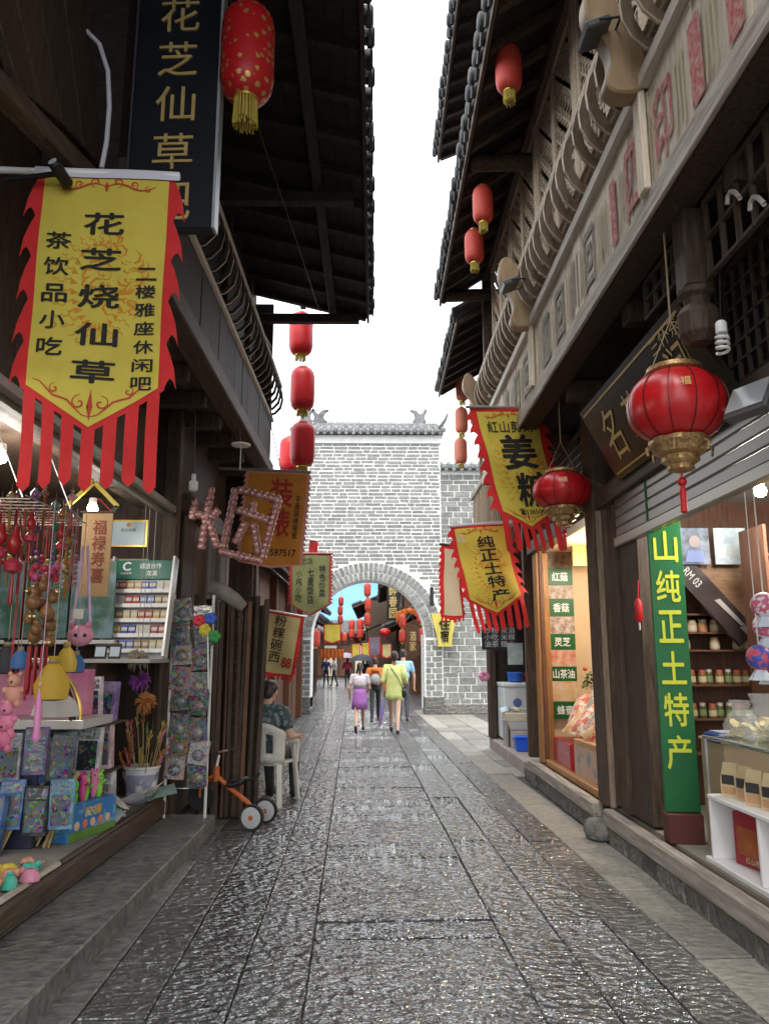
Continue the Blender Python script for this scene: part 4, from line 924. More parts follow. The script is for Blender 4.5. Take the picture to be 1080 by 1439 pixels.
for ri, ks, st_, kind_, where, grp in rows:
    x = X0 + .07; cnt = 0
    while x < X1 - .05:
        if random.random() > .08:
            j = random.choice(ks); put(JM[j], 'food_jar' if ri > 2 else 'bottle', kind_, '%s %s, %s from the green sign on the %s' % (JN[j], kind_, ORD[cnt], where), (x, SY + random.uniform(.06, .12), zs[ri] + .007), grp); cnt += 1
        x += st_
# stair string and boards above the shelf
sgd = thing('stair_string', 'diagonal dark stair string with white print crossing above the jar shelves', 'stairs', (3, 6.6, 2))
a, b = atY(952, 792, 6.56), atY(1050, 897, 6.56)
MB().bar(a, b, .05, .2, (0, 0, 1)).build('string_board', plain((.035, .02, .02), .4), sgd, world=True)
bd = MB(); P = [atY(x, y, 6.62) for x, y in ((955, 782), (1050, 790), (1050, 890))]; bd.add([*P, *[p + V((0, .02, 0)) for p in P]], [(0, 1, 2), (5, 4, 3), (0, 3, 4, 1), (1, 4, 5, 2), (2, 5, 3, 0)])
bd.build('stair_board', mat('stair_planks', (.20, .10, .05), .5, col2=(.30, .17, .09), scale=8, stretch=(1, 1, 6)), sgd, world=True)
d = (b - a).normalized(); o = link('lettering', text_mesh('RM 03', .18, .07, plain((.6, .58, .55), .5), .01), sgd, a + d * .16 + V((0, -.027, 0)) - sgd.location, (math.pi / 2, math.atan2(-d.z, d.x), 0))
for k in range(2):
    o = MB().prism([(0, 0), (.3, .02), (.32, .05), (.02, .045)], .005, MX.Identity(4)).build('printed_streak', plain((.4, .36, .34), .5), sgd); o.location = a + d * (.42 + .3 * k) + V((0, -.032, 0)) - sgd.location; o.rotation_euler = (math.pi / 2, math.atan2(-d.z, d.x), 0)
# two photo prints
for i, (x0, x1, lab) in enumerate(((945, 998, 'blue photo print of a child over the jar shelves'), (1001, 1050, 'pale blue photo print of a room over the jar shelves'))):
    a, c = atY(x0, 742, 6.5), atY(x1, 793, 6.5); t = thing('photo_print', lab, 'poster', ((a.x + c.x) / 2, 6.5, c.z), 0, 'photo prints over the shelves'); w, h = c.x - a.x, a.z - c.z
    MB().bx(-w / 2, w / 2, 0, .012, 0, h).build('sheet', mat('photo_%d' % i, (.03, .04, .07) if i == 0 else (.28, .36, .42), .3, col2=(.20, .26, .36) if i == 0 else (.5, .58, .62), scale=7, detail=2), t)
    s = MB()
    if i == 0:
        s.prism([(w * .08 + .05 * math.cos(k * .6), h * .62 + .055 * math.sin(k * .6)) for k in range(11)], .003, MX.Translation((0, -.004, 0)) @ XZ); s.build('printed_head', plain((.34, .27, .27), .4), t)
        MB().prism([(-.09 + w * .08, .02), (.09 + w * .08, .02), (.06 + w * .08, .12), (-.06 + w * .08, .12)], .003, MX.Translation((0, -.004, 0)) @ XZ).build('printed_shirt', plain((.2, .26, .5), .4), t)
    else:
        for k in range(3): s.prism([(-.12 + .09 * k, .05 + .03 * (k % 2)), (-.05 + .09 * k, .05), (-.05 + .09 * k, .13), (-.12 + .09 * k, .14)], .003, MX.Translation((0, -.004, 0)) @ XZ)
        tag(s.build('printed_boxes', plain((.45, .5, .52), .4), t), kind='stuff')
# tall green sign
t = thing('vertical_sign', 'tall green board with yellow characters standing at the specialty shop doorway', 'sign', (2.14, 5.62, .25)); t.rotation_euler = (0, 0, R(-8))
GRNB = mat('green_board', (.004, .115, .028), .45, col2=(.004, .09, .022), scale=2)
MB().bx(-.118, .118, -.02, .02, .2, 2.6).build('board', GRNB, t, bev=.003); MB().bx(-.12, .12, -.07, .09, .0, .196).build('base_block', mat('maroon_block', (.10, .02, .018), .6, col2=(.07, .015, .012), scale=9), t, bev=.006)
YB = plain((.52, .56, .03), .5)
for k, c in enumerate('山纯正土特产'):
    link('lettering', text_mesh(c, .165, .225, YB, .016), t, (.0, -.0225, 2.06 - .292 * k), (math.pi / 2, 0, 0))
# counter with glass case along the sill
ct = thing('display_counter', 'white counter with open compartments and a glass case on top', 'counter', (2.2, 4.3, .25))
LAM = plain((.74, .73, .72), .35)
def cb(name, m, bev, *b): return MB().bx(*b).build(name, m, ct, world=True, bev=bev)
CZ = .66; cb('base_board', LAM, .004, 2.075, 2.55, 3.0, 5.12, .252, .285); cb('top_board', LAM, .004, 2.08, 2.55, 3.0, 5.05, CZ - .02, CZ + .005); cb('back_board', LAM, 0, 2.53, 2.55, 3.0, 5.05, .286, CZ - .021)
for a in (5.035, 4.42, 3.8, 3.2): cb('divider', LAM, .003, 2.085, 2.528, a - .012, a + .012, .286, CZ - .021)
cb('glass_top', mat('case_glass', (.75, .85, .8), .05, trans=.9, ior=1.15), .002, 2.08, 2.55, 3.0, 5.05, 1.0, 1.012)
for a in (3.02, 5.04): cb('case_post', STEEL, 0, 2.085, 2.10, a - .007, a + .007, CZ + .006, .999)
cb('case_rail', STEEL, .002, 2.078, 2.092, 3.0, 5.05, 1.013, 1.022)
# kraft pouches
pm = MB(); pm.add([(-.05, -.035, 0), (.05, -.035, 0), (.05, .035, 0), (-.05, .035, 0), (-.055, -.03, .1), (.055, -.03, .1), (.055, .03, .1), (-.055, .03, .1), (-.045, -.005, .2), (.045, -.005, .2), (.045, .005, .2), (-.045, .005, .2)],
    [(3, 2, 1, 0)] + [(i, (i + 1) % 4, (i + 1) % 4 + 4, i + 4) for i in range(4)] + [(i + 4, (i + 1) % 4 + 4, (i + 1) % 4 + 8, i + 8) for i in range(4)] + [(8, 9, 10, 11)])
pme = pm.mesh('body', mat('kraft_foil', (.70, .54, .32), .35, col2=(.62, .46, .26), scale=6, bump=.4, rand=.12), True)
lme = MB().bx(-.04, .04, -.0385, -.036, .075, .13).mesh('label', plain((.05, .045, .05), .5)); lm2 = MB().bx(-.042, .042, -.038, -.036, .02, .06).mesh('label', plain((.55, .3, .16), .5))
ord_ = ['first', 'second', 'third', 'fourth', 'fifth', 'sixth', 'seventh']
for k in range(7):
    t = thing('tea_pouch', '%s gold foil pouch from the doorway end in the glass case' % ord_[k], 'pouch', (2.19 + .02 * (k % 2), 4.93 - .155 * k, CZ + .006), R(-62 + random.uniform(-10, 10)), 'foil pouches in the glass case')
    link('body', pme, t); link('label', lme, t); link('label', lm2, t)
t = thing('gift_box', 'dark red gift box with orange picture in the white compartment', 'box', (2.32, 4.76, .286)); t.rotation_euler = (0, 0, R(12))
MB().bx(-.10, .10, -.2, .2, 0, .30).build('carton', mat('gift_red', (.34, .02, .03), .4, col2=(.27, .015, .025), scale=5), t, bev=.004)
MB().bx(-.1025, -.101, -.17, .17, .06, .22).build('picture', mat('gift_picture', (.42, .13, .03), .45, col2=(.30, .05, .02), scale=8), t); wl_ = text_mesh('红山老茶', .16, .035, plain((.6, .5, .3), .5), .02); o = link('lettering', wl_, t, (-.1035, .02, .04)); o.rotation_euler = RXm.to_euler()
t = thing('gift_box', 'small brown-pink box in the nearer white compartment', 'box', (2.3, 4.2, .286)); MB().bx(-.1, .1, -.15, .15, 0, .2).build('carton', plain((.42, .2, .18), .5), t, bev=.004); MB().bx(-.102, -.1005, -.1, .1, .05, .12).build('picture', plain((.3, .12, .06), .5), t)
# clear bags of fried slices on the glass
def crisp_bag(label, P, s):
    t = thing('snack_bag', label, 'bag', P, random.uniform(0, 3), 'bags of yellow slices on the glass case'); b = MB()
    for k in range(26):
        a = random.uniform(0, 6.28); r = random.uniform(0, .085) * s; z = random.uniform(.015, .10) * s
        b.lathe([(.03 * s, -.003), (.034 * s, .002), (.01, .006)], (r * math.cos(a), r * math.sin(a), z), 7, Euler((random.uniform(-1, 1), random.uniform(-1, 1), 0)).to_matrix())
    tag(b.build('slices', mat('fried_slice', (.70, .58, .22), .6, col2=(.78, .68, .36), scale=20), t), kind='stuff')
    MB().lathe([(.085 * s, 0), (.115 * s, .02), (.12 * s, .08 * s), (.09 * s, .14 * s), (.05 * s, .18 * s), (.075 * s, .24 * s)], n=14, rib=.12, nrib=9).build('bag_film', mat('bag_film', (.85, .87, .88), .08, alpha=.22), t, True)
for k, (y, s, lab) in enumerate(((4.92, .95, 'clear bag of yellow slices nearest the green sign'), (4.72, 1.15, 'clear bag of yellow slices in the middle of the glass top'), (4.52, 1.1, 'clear bag of yellow slices nearest the hanging toys'))): crisp_bag(lab, (2.28 + .05 * k, y, 1.013), s)
t = thing('blue_tray', 'dark blue tray behind the bags of slices', 'tray', (2.42, 5.3, .95)); MB().bx(-.18, .22, -.12, .12, 0, .06).build('tray', plain((.02, .05, .22), .4), t, bev=.01); MB().bx(-.15, .19, -.09, .09, .061, .07).build('paper', plain((.3, .33, .4), .6), t)
t = thing('tan_cabinet', 'plain tan cabinet between the green sign and the glass case', 'cabinet', (2.5, 5.32, .25)); MB().bx(-.24, .35, -.16, .2, .0, .70).build('carcass', plain((.36, .27, .17), .5), t, bev=.004); MB().bx(-.25, .36, -.17, .21, .701, .72).build('top', plain((.44, .35, .24), .5), t, bev=.003)
# side rack with boxes
rk = thing('side_rack', 'red-brown shelf rack with yellow tea boxes at the far right', 'shelf', (2.95, 5.9, .25))
for z in (.4, .9, 1.3, 1.62, 1.94, 2.26): MB().bx(2.94, 3.46, 5.72, 6.1, z, z + .02).build('shelf_board', W_RED, rk, world=True)
for x in (2.94, 3.46): MB().bx(x - .012, x + .012, 5.71, 6.1, .25, 2.5).build('side_panel', W_RED, rk, world=True)
for k, (x, z, c) in enumerate(((3.03, 1.964, (.55, .42, .04)), (3.23, 1.964, (.12, .3, .06)), (3.05, 1.644, (.5, .3, .05)), (3.25, 1.644, (.5, .12, .06)), (3.08, 1.324, (.55, .45, .2)), (3.08, .924, (.45, .2, .06)))):
    t = thing('tea_box', ['yellow tea box on the top of the side rack', 'green tea box on the top of the side rack', 'orange tea box on the second board of the side rack', 'red tea box on the second board of the side rack', 'pale tea box on the third board of the side rack', 'brown tea box on the low board of the side rack'][k], 'box', (x, 5.85, z))
    MB().bx(-.07, .07, -.05, .05, 0, .2).build('carton', plain(c, .45), t, bev=.003); MB().bx(-.04, .04, -.053, -.0505, .05, .14).build('label', plain((.6, .5, .3), .5), t)
# printed string bags hanging at the frame edge
TOY = mat('blue_red_print', (.05, .09, .42), .4, col2=(.62, .10, .13), scale=22, detail=1, lo=.46, hi=.54)
for k, (x, y, lab) in enumerate(((1072, 850, 'red and white printed ball hanging highest at the frame edge'), (1075, 880, 'pink printed ball hanging in the middle at the frame edge'), (1066, 924, 'blue printed ball hanging lower at the frame edge'), (1080, 930, 'blue and pink printed ball hanging lowest at the frame edge'))):
    P = atY(x, y, 4.55 + .06 * (k % 2)); t = thing('printed_ball', lab, 'toy', P, k, 'printed balls hanging by the counter'); MB().ball((0, 0, 0), .075, 14, 9).build('ball', [TOY, mat('pink_print', (.6, .13, .22), .4, col2=(.75, .72, .75), scale=24, detail=1, lo=.46, hi=.54)][k < 2], t, True)
    MB().tube([(0, 0, .07), (0, 0, 2.75 - P.z)], .003, 4).build('cord', WHITE, t); MB().lathe([(.07, -.13), (.05, -.1), (.03, -.07)], n=12, rib=.2, nrib=6).build('frill', plain((.6, .66, .72), .5), t, True)
t = thing('red_charm', 'red hanging charm on the dark door jamb', 'charm', atX(894, 815, 2.0)); MB().lathe([(.012, -.32), (.03, -.3), (.03, -.17), (.012, -.14)], n=8).build('charm', LRED, t, True); MB().tube([(0, 0, -.15), (.01, 0, 0)], .006, 5).build('loop', LRED, t); MB().tube([(0, 0, -.38), (0, 0, -.32)], .008, 5).build('tip', plain((.5, .45, .4), .5), t)
# ---------------------------------------------------------------- display window goods
st_ = thing('product_strip', 'vertical strip of green name plates and food pictures in the display window', 'sign', (2.40, 9.86, .4)); 
for i, (c, y0, y1) in enumerate((('红菇', 799, 822), ('香菇', 842, 866), ('灵芝', 891, 913), ('山茶油', 937, 957), ('蜂蜜', 986, 1010))):
    z1, z0 = atY(800, y0, 9.84).z, atY(800, y1, 9.84).z; xa, xb = 2.20, 2.53
    MB().bx(xa, xb, 9.835, 9.85, z0, z1).build('name_plate', GRNB, st_, world=True); link('lettering', text_mesh(c, .2 if len(c) == 2 else .27, .11, WHITE, .02), st_, V(((xa + xb) / 2, 9.832, (z0 + z1) / 2)) - st_.location, (math.pi / 2, 0, 0))
    zt = atY(800, [770, 822, 866, 913, 957][i], 9.84).z
    MB().bx(xa, xb, 9.837, 9.85, z1 + .004, zt - .004).build('food_picture', [mat('mushroom_dark', (.10, .05, .04), .5, col2=(.25, .2, .14), scale=18), mat('mushroom_brown', (.25, .16, .1), .5, col2=(.5, .45, .4), scale=22), mat('lingzhi', (.2, .1, .05), .5, col2=(.6, .55, .5), scale=14), mat('tea_seed', (.55, .1, .03), .5, col2=(.62, .5, .42), scale=9), mat('honey_pic', (.6, .3, .02), .5, col2=(.66, .58, .5), scale=8)][i], st_, world=True)
t = thing('picture_card', 'yellow picture card at the top of the display window', 'card', atY(822, 795, 9.3)); MB().bx(-.15, .15, 0, .02, 0, .34).build('card', mat('yellow_card', (.55, .33, .02), .4, col2=(.3, .2, .1), scale=5), t); MB().bx(-.15, .15, -.004, -.0005, .0, .09).build('caption', plain((.5, .42, .03), .4), t)
t = thing('cardboard_box', 'cardboard carton with landscape print on the display window floor', 'box', (2.31, 7.95, .25)); t.rotation_euler = (0, 0, R(4))
KR = mat('carton_board', (.46, .26, .12), .7, col2=(.40, .22, .10), scale=5); MB().bx(-.2, .2, -.42, .42, .0, .42).build('carton', KR, t, bev=.005); MB().bx(-.206, -.201, -.38, .38, .04, .36).build('printed_side', mat('carton_print', (.5, .34, .24), .6, col2=(.18, .24, .32), scale=5, lo=.5, hi=.62), t); MB().bx(-.05, .05, -.424, -.4205, .24, .29).build('hand_hole', BLACK, t)
t = thing('red_box', 'translucent red plastic box beside the carton', 'box', (2.36, 9.0, .25)); MB().bx(-.26, .2, -.4, .4, 0, .34).build('shell', mat('red_plastic', (.62, .05, .06), .15, trans=.4), t, bev=.01); MB().bx(-.2, .14, -.34, .34, .01, .2).build('packets', plain((.5, .3, .2), .6), t)
SN = [mat('snack_print_%d' % k, a, .35, col2=b, scale=12, lo=.47, hi=.53, bump=.4, bscale=30) for k, (a, b) in enumerate((((.62, .44, .22), (.5, .08, .05)), ((.6, .52, .38), (.3, .25, .2)), ((.55, .3, .08), (.7, .6, .45)), ((.6, .12, .06), (.7, .62, .5))))]
def pillow_bag(name, label, P, w, h, d, m, rot, group, seal=True):
    t = thing(name, label, 'packet', P, 0, group); t.rotation_euler = rot
    def f(u, v, s): return ((u - .5) * w, s * d / 2 * math.sin(math.pi * min(max(u, .0), 1)) ** .6 * math.sin(math.pi * v) ** .6 + s * .001, v * h)
    b = MB(); b.grid(lambda u, v: f(u, v, -1), 8, 8); b.grid(lambda u, v: f(1 - u, v, 1), 8, 8); b.build('packet', m, t, True)
    if seal: MB().bx(-w / 2, w / 2, -.003, .003, h - .002, h + .02).build('seal', m, t)
    return t
for k in range(9):
    pillow_bag('snack_packet', 'printed dried-food packet lying on the cartons, %s along the window' % ['first', 'second', 'third', 'fourth', 'fifth', 'sixth', 'seventh', 'eighth', 'ninth'][k], (2.14 + .10 * (k % 3), 8.1 + .12 * k, .68 + .05 * (k % 2)), .26, .44, .13, SN[k % 4], (R(-50 + 12 * (k % 3)), R(25 - 10 * (k % 4)), R(-70 + 15 * (k % 3))), 'dried-food packets in the display window')
pl = thing('potted_plant', 'potted green plant with red flowers in the display window', 'plant', (2.58, 9.3, .9))
MB().lathe([(.07, 0), (.1, .02), (.11, .16), (.1, .17), (.085, .165)], n=14).build('pot', plain((.2, .19, .17), .3), pl, True)
lf = MB()
for k in range(70):
    a = random.uniform(0, 6.28); e = random.uniform(-.2, 1.3); r = random.uniform(.06, .2); c = V((r * math.cos(a) * math.cos(e) * .9, r * math.sin(a) * math.cos(e) * .9, .26 + r * math.sin(e) * 1.1)); Rm = Euler((random.uniform(-1, 1), random.uniform(-1, 1), a)).to_matrix()
    lf.add([c + Rm @ V(p) for p in ((0, -.02, 0), (.03, 0, .008), (0, .02, 0), (-.03, 0, .008))], [(0, 1, 2, 3)])
tag(lf.build('foliage', mat('leaf', (.03, .09, .02), .45, col2=(.06, .14, .03), scale=9), pl), kind='stuff')
MB().tube([(0, 0, .15), (.01, 0, .3)], .01, 6).build('stem', W_BROWN, pl)
for c in ((-.1, -.05, .48), (.05, .02, .52)): MB().ball(c, .03, 8, 5).build('flower', plain((.6, .14, .08), .6), pl, True)
MB().bx(2.45, 2.75, 9.12, 9.5, .25, .9).build('plant_stand', W_ORANGE, ra, world=True)
# ---------------------------------------------------------------- things on the wall and posts
def flood(label, P, yaw, pitch=-.5, s=1.0):
    t = thing('flood_lamp', label, 'lamp', P, yaw, 'flood lamps on the gallery house'); Rm = MX.Rotation(pitch, 3, 'Y')
    MB().box((0, 0, 0), (.05 * s, .2 * s, .15 * s), Rm).build('housing', plain((.12, .12, .12), .4, .5), t, bev=.01); MB().box(Rm @ V((-.028 * s, 0, 0)), (.006, .17 * s, .12 * s), Rm).build('lens', plain((.35, .37, .38), .15), t)
    MB().tube([(0, -.1 * s, 0), (.12 * s, -.1 * s, .02), (.12 * s, .1 * s, .02), (0, .1 * s, 0)], .008, 5).build('yoke', BLACK, t); return t
flood('flood lamp beside the nearer gallery bracket', atX(834, 48, 1.22), 0, 1.2)
flood('flood lamp beside the farther gallery bracket', atX(716, 401, 1.22), 0, 1.2)
flood('square flood lamp under the gallery above the shutter', atX(1056, 562, 1.86), .4, .5, 1.3)
t = thing('spiral_bulb', 'unlit white spiral bulb hanging beside the pendant post', 'lamp', atX(1014, 478, 1.72)); MB().lathe([(.02, .1), (.028, .09), (.028, .04), (.022, .035)], n=12).build('socket', WHITE, t, True); MB().tube([(.028 * math.cos(k * .5), .028 * math.sin(k * .5), .03 - .0022 * k) for k in range(44)], .008, 6).build('tube', plain((.75, .75, .72), .3), t, True); MB().tube([(0, 0, .1), (.02, 0, .42)], .005, 4).build('cord', BLACK, t)
# front of the second house: freezer, tray, basket, blackboard
fr = thing('chest_freezer', 'white chest freezer with round blue mark in front of the second house', 'freezer', (2.38, 13.0, .18))
MB().bx(-.32, .34, -.34, .34, .04, .86).build('body', plain((.68, .72, .74), .35), fr, bev=.02); MB().bx(-.33, .35, -.35, .35, .862, .93).build('lid', plain((.74, .77, .78), .3), fr, bev=.015)
o = MB().lathe([(.07, 0), (.07, .004)], n=18).build('round_mark', plain((.1, .16, .4), .4), fr); o.location = (-.1, -.345, .62); o.rotation_euler = (math.pi / 2, 0, 0)
MB().bx(-.2, .25, -.348, -.3405, .1, .2).build('vent', plain((.3, .32, .33), .5), fr)
t = thing('plastic_tub', 'blue plastic tub on the freezer lid', 'tub', (2.3, 12.9, 1.111)); MB().lathe([(.09, 0), (.12, .02), (.13, .15), (.12, .15)], n=14).build('tub', plain((.03, .12, .5), .35), t, True); MB().lathe([(.125, .14), (.135, .145), (.135, .16), (.125, .165)], n=14).build('rim', plain((.05, .18, .6), .35), t, True)
t = thing('plastic_tub', 'red plastic tub on the freezer lid', 'tub', (2.55, 12.95, 1.111)); MB().lathe([(.08, 0), (.11, .02), (.12, .13), (.11, .13)], n=14).build('tub', plain((.5, .04, .06), .35), t, True); MB().lathe([(.115, .12), (.125, .125), (.125, .14), (.115, .145)], n=14).build('rim', plain((.6, .1, .1), .35), t, True)
t = thing('goods_tray', 'wooden tray piled with small packets before the freezer', 'tray', (2.22, 12.2, .18)); MB().bx(-.24, .36, -.2, .18, .38, .5).build('tray', W_TAN, t, bev=.006)
for x in (-.22, .34): MB().bx(x - .015, x + .015, -.18, .16, 0, .379).build('leg', STEEL, t)
for k in range(7): pillow_bag('small_packet', 'small pale packet in the wooden tray, %s along it' % ['first', 'second', 'third', 'fourth', 'fifth', 'sixth', 'seventh'][k], (2.0 + .085 * k, 12.15 + .05 * (k % 2), .70), .12, .13, .05, plain([(.5, .62, .68), (.66, .62, .6), (.45, .5, .6), (.62, .55, .3)][k % 4], .3), (R(-70), R(20 * (k % 3 - 1)), R(30 * k)), 'packets in the tray')
t = thing('cardboard_box', 'open cardboard box with printed side under the tray', 'box', (2.2, 12.05, .18)); MB().bx(-.16, .2, -.12, .14, 0, .24).build('carton', mat('print_carton', (.4, .36, .3), .6, col2=(.5, .2, .1), scale=7, lo=.5, hi=.6), t, bev=.004); MB().box((-.17, 0, .28), (.02, .2, .14), MX.Rotation(-.4, 3, 'Y')).build('flap', KR, t)
t = thing('blue_basket', 'bright blue plastic basket on the pinkish plinth', 'basket', (2.2, 11.55, .18)); bk = MB(); bk.prism([(-.16, 0), (.16, 0), (.19, .19), (-.19, .19)], .24, MX.Translation((0, -.12, 0)) @ XZ); bk.build('basket', mat('blue_plastic', (.01, .08, .55), .35), t, bev=.01); MB().bx(-.2, .2, -.135, .135, .191, .21).build('rim', plain((.02, .14, .68), .35), t, bev=.004)
t = thing('menu_board', 'black menu board with white handwriting beside the second house', 'sign', atY(702, 913, 12.6)); MB().bx(-.29, .29, 0, .02, 0, .40).build('board', plain((.015, .017, .02), .5), t); link('lettering', text_mesh('炒粉 茶酒\n小吃 米粿\n油茶 糖水', .5, .32, plain((.5, .52, .55), .6), -.002), t, (0, -.003, .2), (math.pi / 2, 0, 0)); MB().bx(-.3, .3, -.004, .024, .4, .415).build('frame', W_BROWN, t)
t = thing('clear_poster', 'small pale printed sheet hanging over the freezer', 'poster', atY(724, 934, 12.3)); MB().bx(-.12, .12, 0, .01, 0, .32).build('sheet', mat('pale_print', (.5, .56, .58), .4, col2=(.3, .4, .36), scale=9), t); MB().bx(-.13, .13, -.003, .013, .32, .335).build('clip', STEEL, t)
t = thing('pink_flower', 'small pink paper flower on the post by the brick wall', 'ornament', atY(680, 950, 12.9))
for k in range(6): a = k * math.pi / 3; MB().ball((.05 * math.cos(a), 0, .05 * math.sin(a)), .045, 8, 5).build('petal', plain((.62, .25, .38), .6), t, True)
# ---------------------------------------------------------------- trinket shop, left
lamp('ceiling_bulb', 'lit bulb above the trinket counter', (-2.5, 5.0, 2.82), (1, .93, .82), 13)
lamp('ceiling_bulb', 'lit bulb nearer the camera in the trinket shop', (-2.7, 3.2, 2.82), (1, .92, .8), 10)
lamp('ceiling_bulb', 'lit bulb by the cigarette rack', (-2.35, 6.3, 2.72), (1, .95, .88), 3)
def box3(t, name, m, x0, x1, y0, y1, z0, z1, bev=.003): return MB().bx(x0, x1, y0, y1, z0, z1).build(name, m, t, bev=bev)
# cigarette rack
cg = thing('pack_rack', 'tilted white display rack with green header and five rows of small packs', 'rack', (-2.11, 6.85, 1.50)); cg.rotation_euler = (R(-12), 0, R(-4))
GH = mat('teal_header', (.01, .16, .11), .4, col2=(.01, .13, .09), scale=3)
box3(cg, 'back_panel', plain((.6, .62, .62), .4), -.28, .28, .02, .04, 0, .9); box3(cg, 'header', GH, -.27, .27, -.01, .018, .72, .90)
link('lettering', text_mesh('诚信合作', .2, .055, WHITE, .012), cg, (.05, -.0125, .845), (math.pi / 2, 0, 0)); link('lettering', text_mesh('双赢', .1, .05, WHITE, .012), cg, (.07, -.0125, .775), (math.pi / 2, 0, 0)); link('lettering', text_mesh('C', .07, .08, WHITE, .03), cg, (-.17, -.0125, .84), (math.pi / 2, 0, 0)); link('lettering', text_mesh('中国烟草', .1, .025, WHITE, .01), cg, (-.17, -.0125, .775), (math.pi / 2, 0, 0))
for s in (-1, 1): box3(cg, 'side_rail', plain((.62, .64, .64), .35, .3), s * .28 - .012, s * .28 + .012, -.07, .04, 0, .92)
pk = MB().bx(-.028, .028, -.012, .012, 0, .088); pkt = {}
pc = [(.45, .06, .04), (.5, .3, .08), (.06, .1, .45), (.6, .58, .55), (.4, .03, .05), (.12, .2, .5), (.35, .22, .1), (.55, .45, .25)]
rowlab = ['top', 'second', 'third', 'fourth', 'lowest']
for r in range(5):
    z = .59 - .135 * r; box3(cg, 'shelf_lip', WHITE, -.268, .268, -.06, -.052, z - .012, z + .022, 0); box3(cg, 'shelf_board', plain((.55, .57, .57), .4), -.268, .268, -.052, .018, z - .012, z - .004, 0)
    for k in range(8):
        c = pc[(k // 2 + r * 3) % 8]
        if c not in pkt: pkt[c] = (MB().bx(-.029, .029, -.011, .011, 0, .104).mesh('pack', plain(c, .35)), MB().bx(-.027, .027, -.0125, -.0113, .055, .085).mesh('band', plain((.6, .55, .45), .4)))
        P = cg.matrix_basis @ V((-.236 + .0675 * k, -.025, z - .003))
        t = thing('small_pack', 'small boxed pack, %s from the wall side, on the %s row of the rack' % (['first', 'second', 'third', 'fourth', 'fifth', 'sixth', 'seventh', 'eighth'][k], rowlab[r]), 'pack', P, 0, 'packs on the white rack'); t.rotation_euler = cg.rotation_euler
        link('carton', pkt[c][0], t); link('band', pkt[c][1], t)
# back counter that carries the rack
ctb = thing('back_counter', 'dark counter below the tilted pack rack', 'counter', (-2.2, 6.8, .3)); box3(ctb, 'body', W_BROWN, -.5, -.12, -.25, .3, 0, 1.16, .006); box3(ctb, 'leg', W_BROWN, .28, .31, .2, .28, 0, 1.16, .003); box3(ctb, 'top', plain((.4, .38, .36), .3), -.52, .34, -.3, .3, 1.161, 1.195)
for k, c in enumerate(((.08, .15, .3), (.15, .1, .1))):
    t = thing('card_stand', ['small blue card stand below the pack rack', 'small dark card stand below the pack rack'][k], 'stand', (-2.28 + .12 * k, 6.5, 1.495)); t.rotation_euler = (R(-14), 0, 0); box3(t, 'frame', BLACK, -.05, .05, 0, .012, 0, .13); box3(t, 'card', plain((.45, .52, .6), .4), -.04, .04, -.003, -.0005, .02, .10, 0)
# front counter: rounded glass case with pink lining, price sheet on top
gc = thing('glass_counter', 'rounded glass counter lined in pink with a brass edge and price sheets', 'counter', (-2.55, 5.45, .3))
box3(gc, 'base', plain((.02, .025, .05), .45), -.9, .36, -.2, .35, 0, .74, .006); box3(gc, 'shelf_rim', plain((.52, .5, .46), .3, .4), -.92, .64, -.22, .36, .742, .80)
box3(gc, 'lining', mat('pink_lining', (.5, .14, .28), .6, col2=(.6, .24, .36), scale=4), -.9, .5, .2, .33, .801, 1.12)
arc = [(.64 - .03 - .30 * (1 - math.cos(a)), .80 + .36 * math.sin(a)) for a in [math.pi / 2 * k / 8 for k in range(9)]]
MB().tube([(x, -.2, z) for x, z in arc], .014, 8).build('brass_edge', plain((.5, .36, .08), .3, .8), gc, True); MB().tube([(x - .05, -.2, z - .005) for x, z in arc], .022, 8).build('dark_edge', BLACK, gc, True)
box3(gc, 'top_glass', mat('case_glass', (.75, .85, .8), .05, trans=.9), -.9, .30, -.2, .34, 1.155, 1.165, 0)
for k in range(2):
    t = thing('price_sheet', ['white price sheet with dark handwriting lying on the glass counter', 'white price sheet on the counter beside the wall'][k], 'paper', (-2.22 - .45 * k, 5.36, 1.468)); t.rotation_euler = (R(14), 0, R(-4)); box3(t, 'sheet', plain((.72, .71, .7), .6), -.2, .16, -.1, .12, 0, .004, 0); link('lettering', text_mesh('特价优惠\n大酬宾', .26, .12, INK, .01), t, (-.02, .01, .0055))
fan = thing('paper_fan', 'open white folding fan displayed inside the pink counter', 'fan', (-2.08, 5.2, 1.12))
for k in range(15):
    a = math.pi * (.05 + .9 * k / 14); fb = MB(); fb.add([(0, 0, 0), (.16 * math.cos(a - .1), 0, .16 * math.sin(a - .1)), (.16 * math.cos(a + .1), -.012, .16 * math.sin(a + .1))], [(0, 1, 2)]); fb.build('fan_leaf', plain((.66, .62, .56), .6), fan, solid=.002)
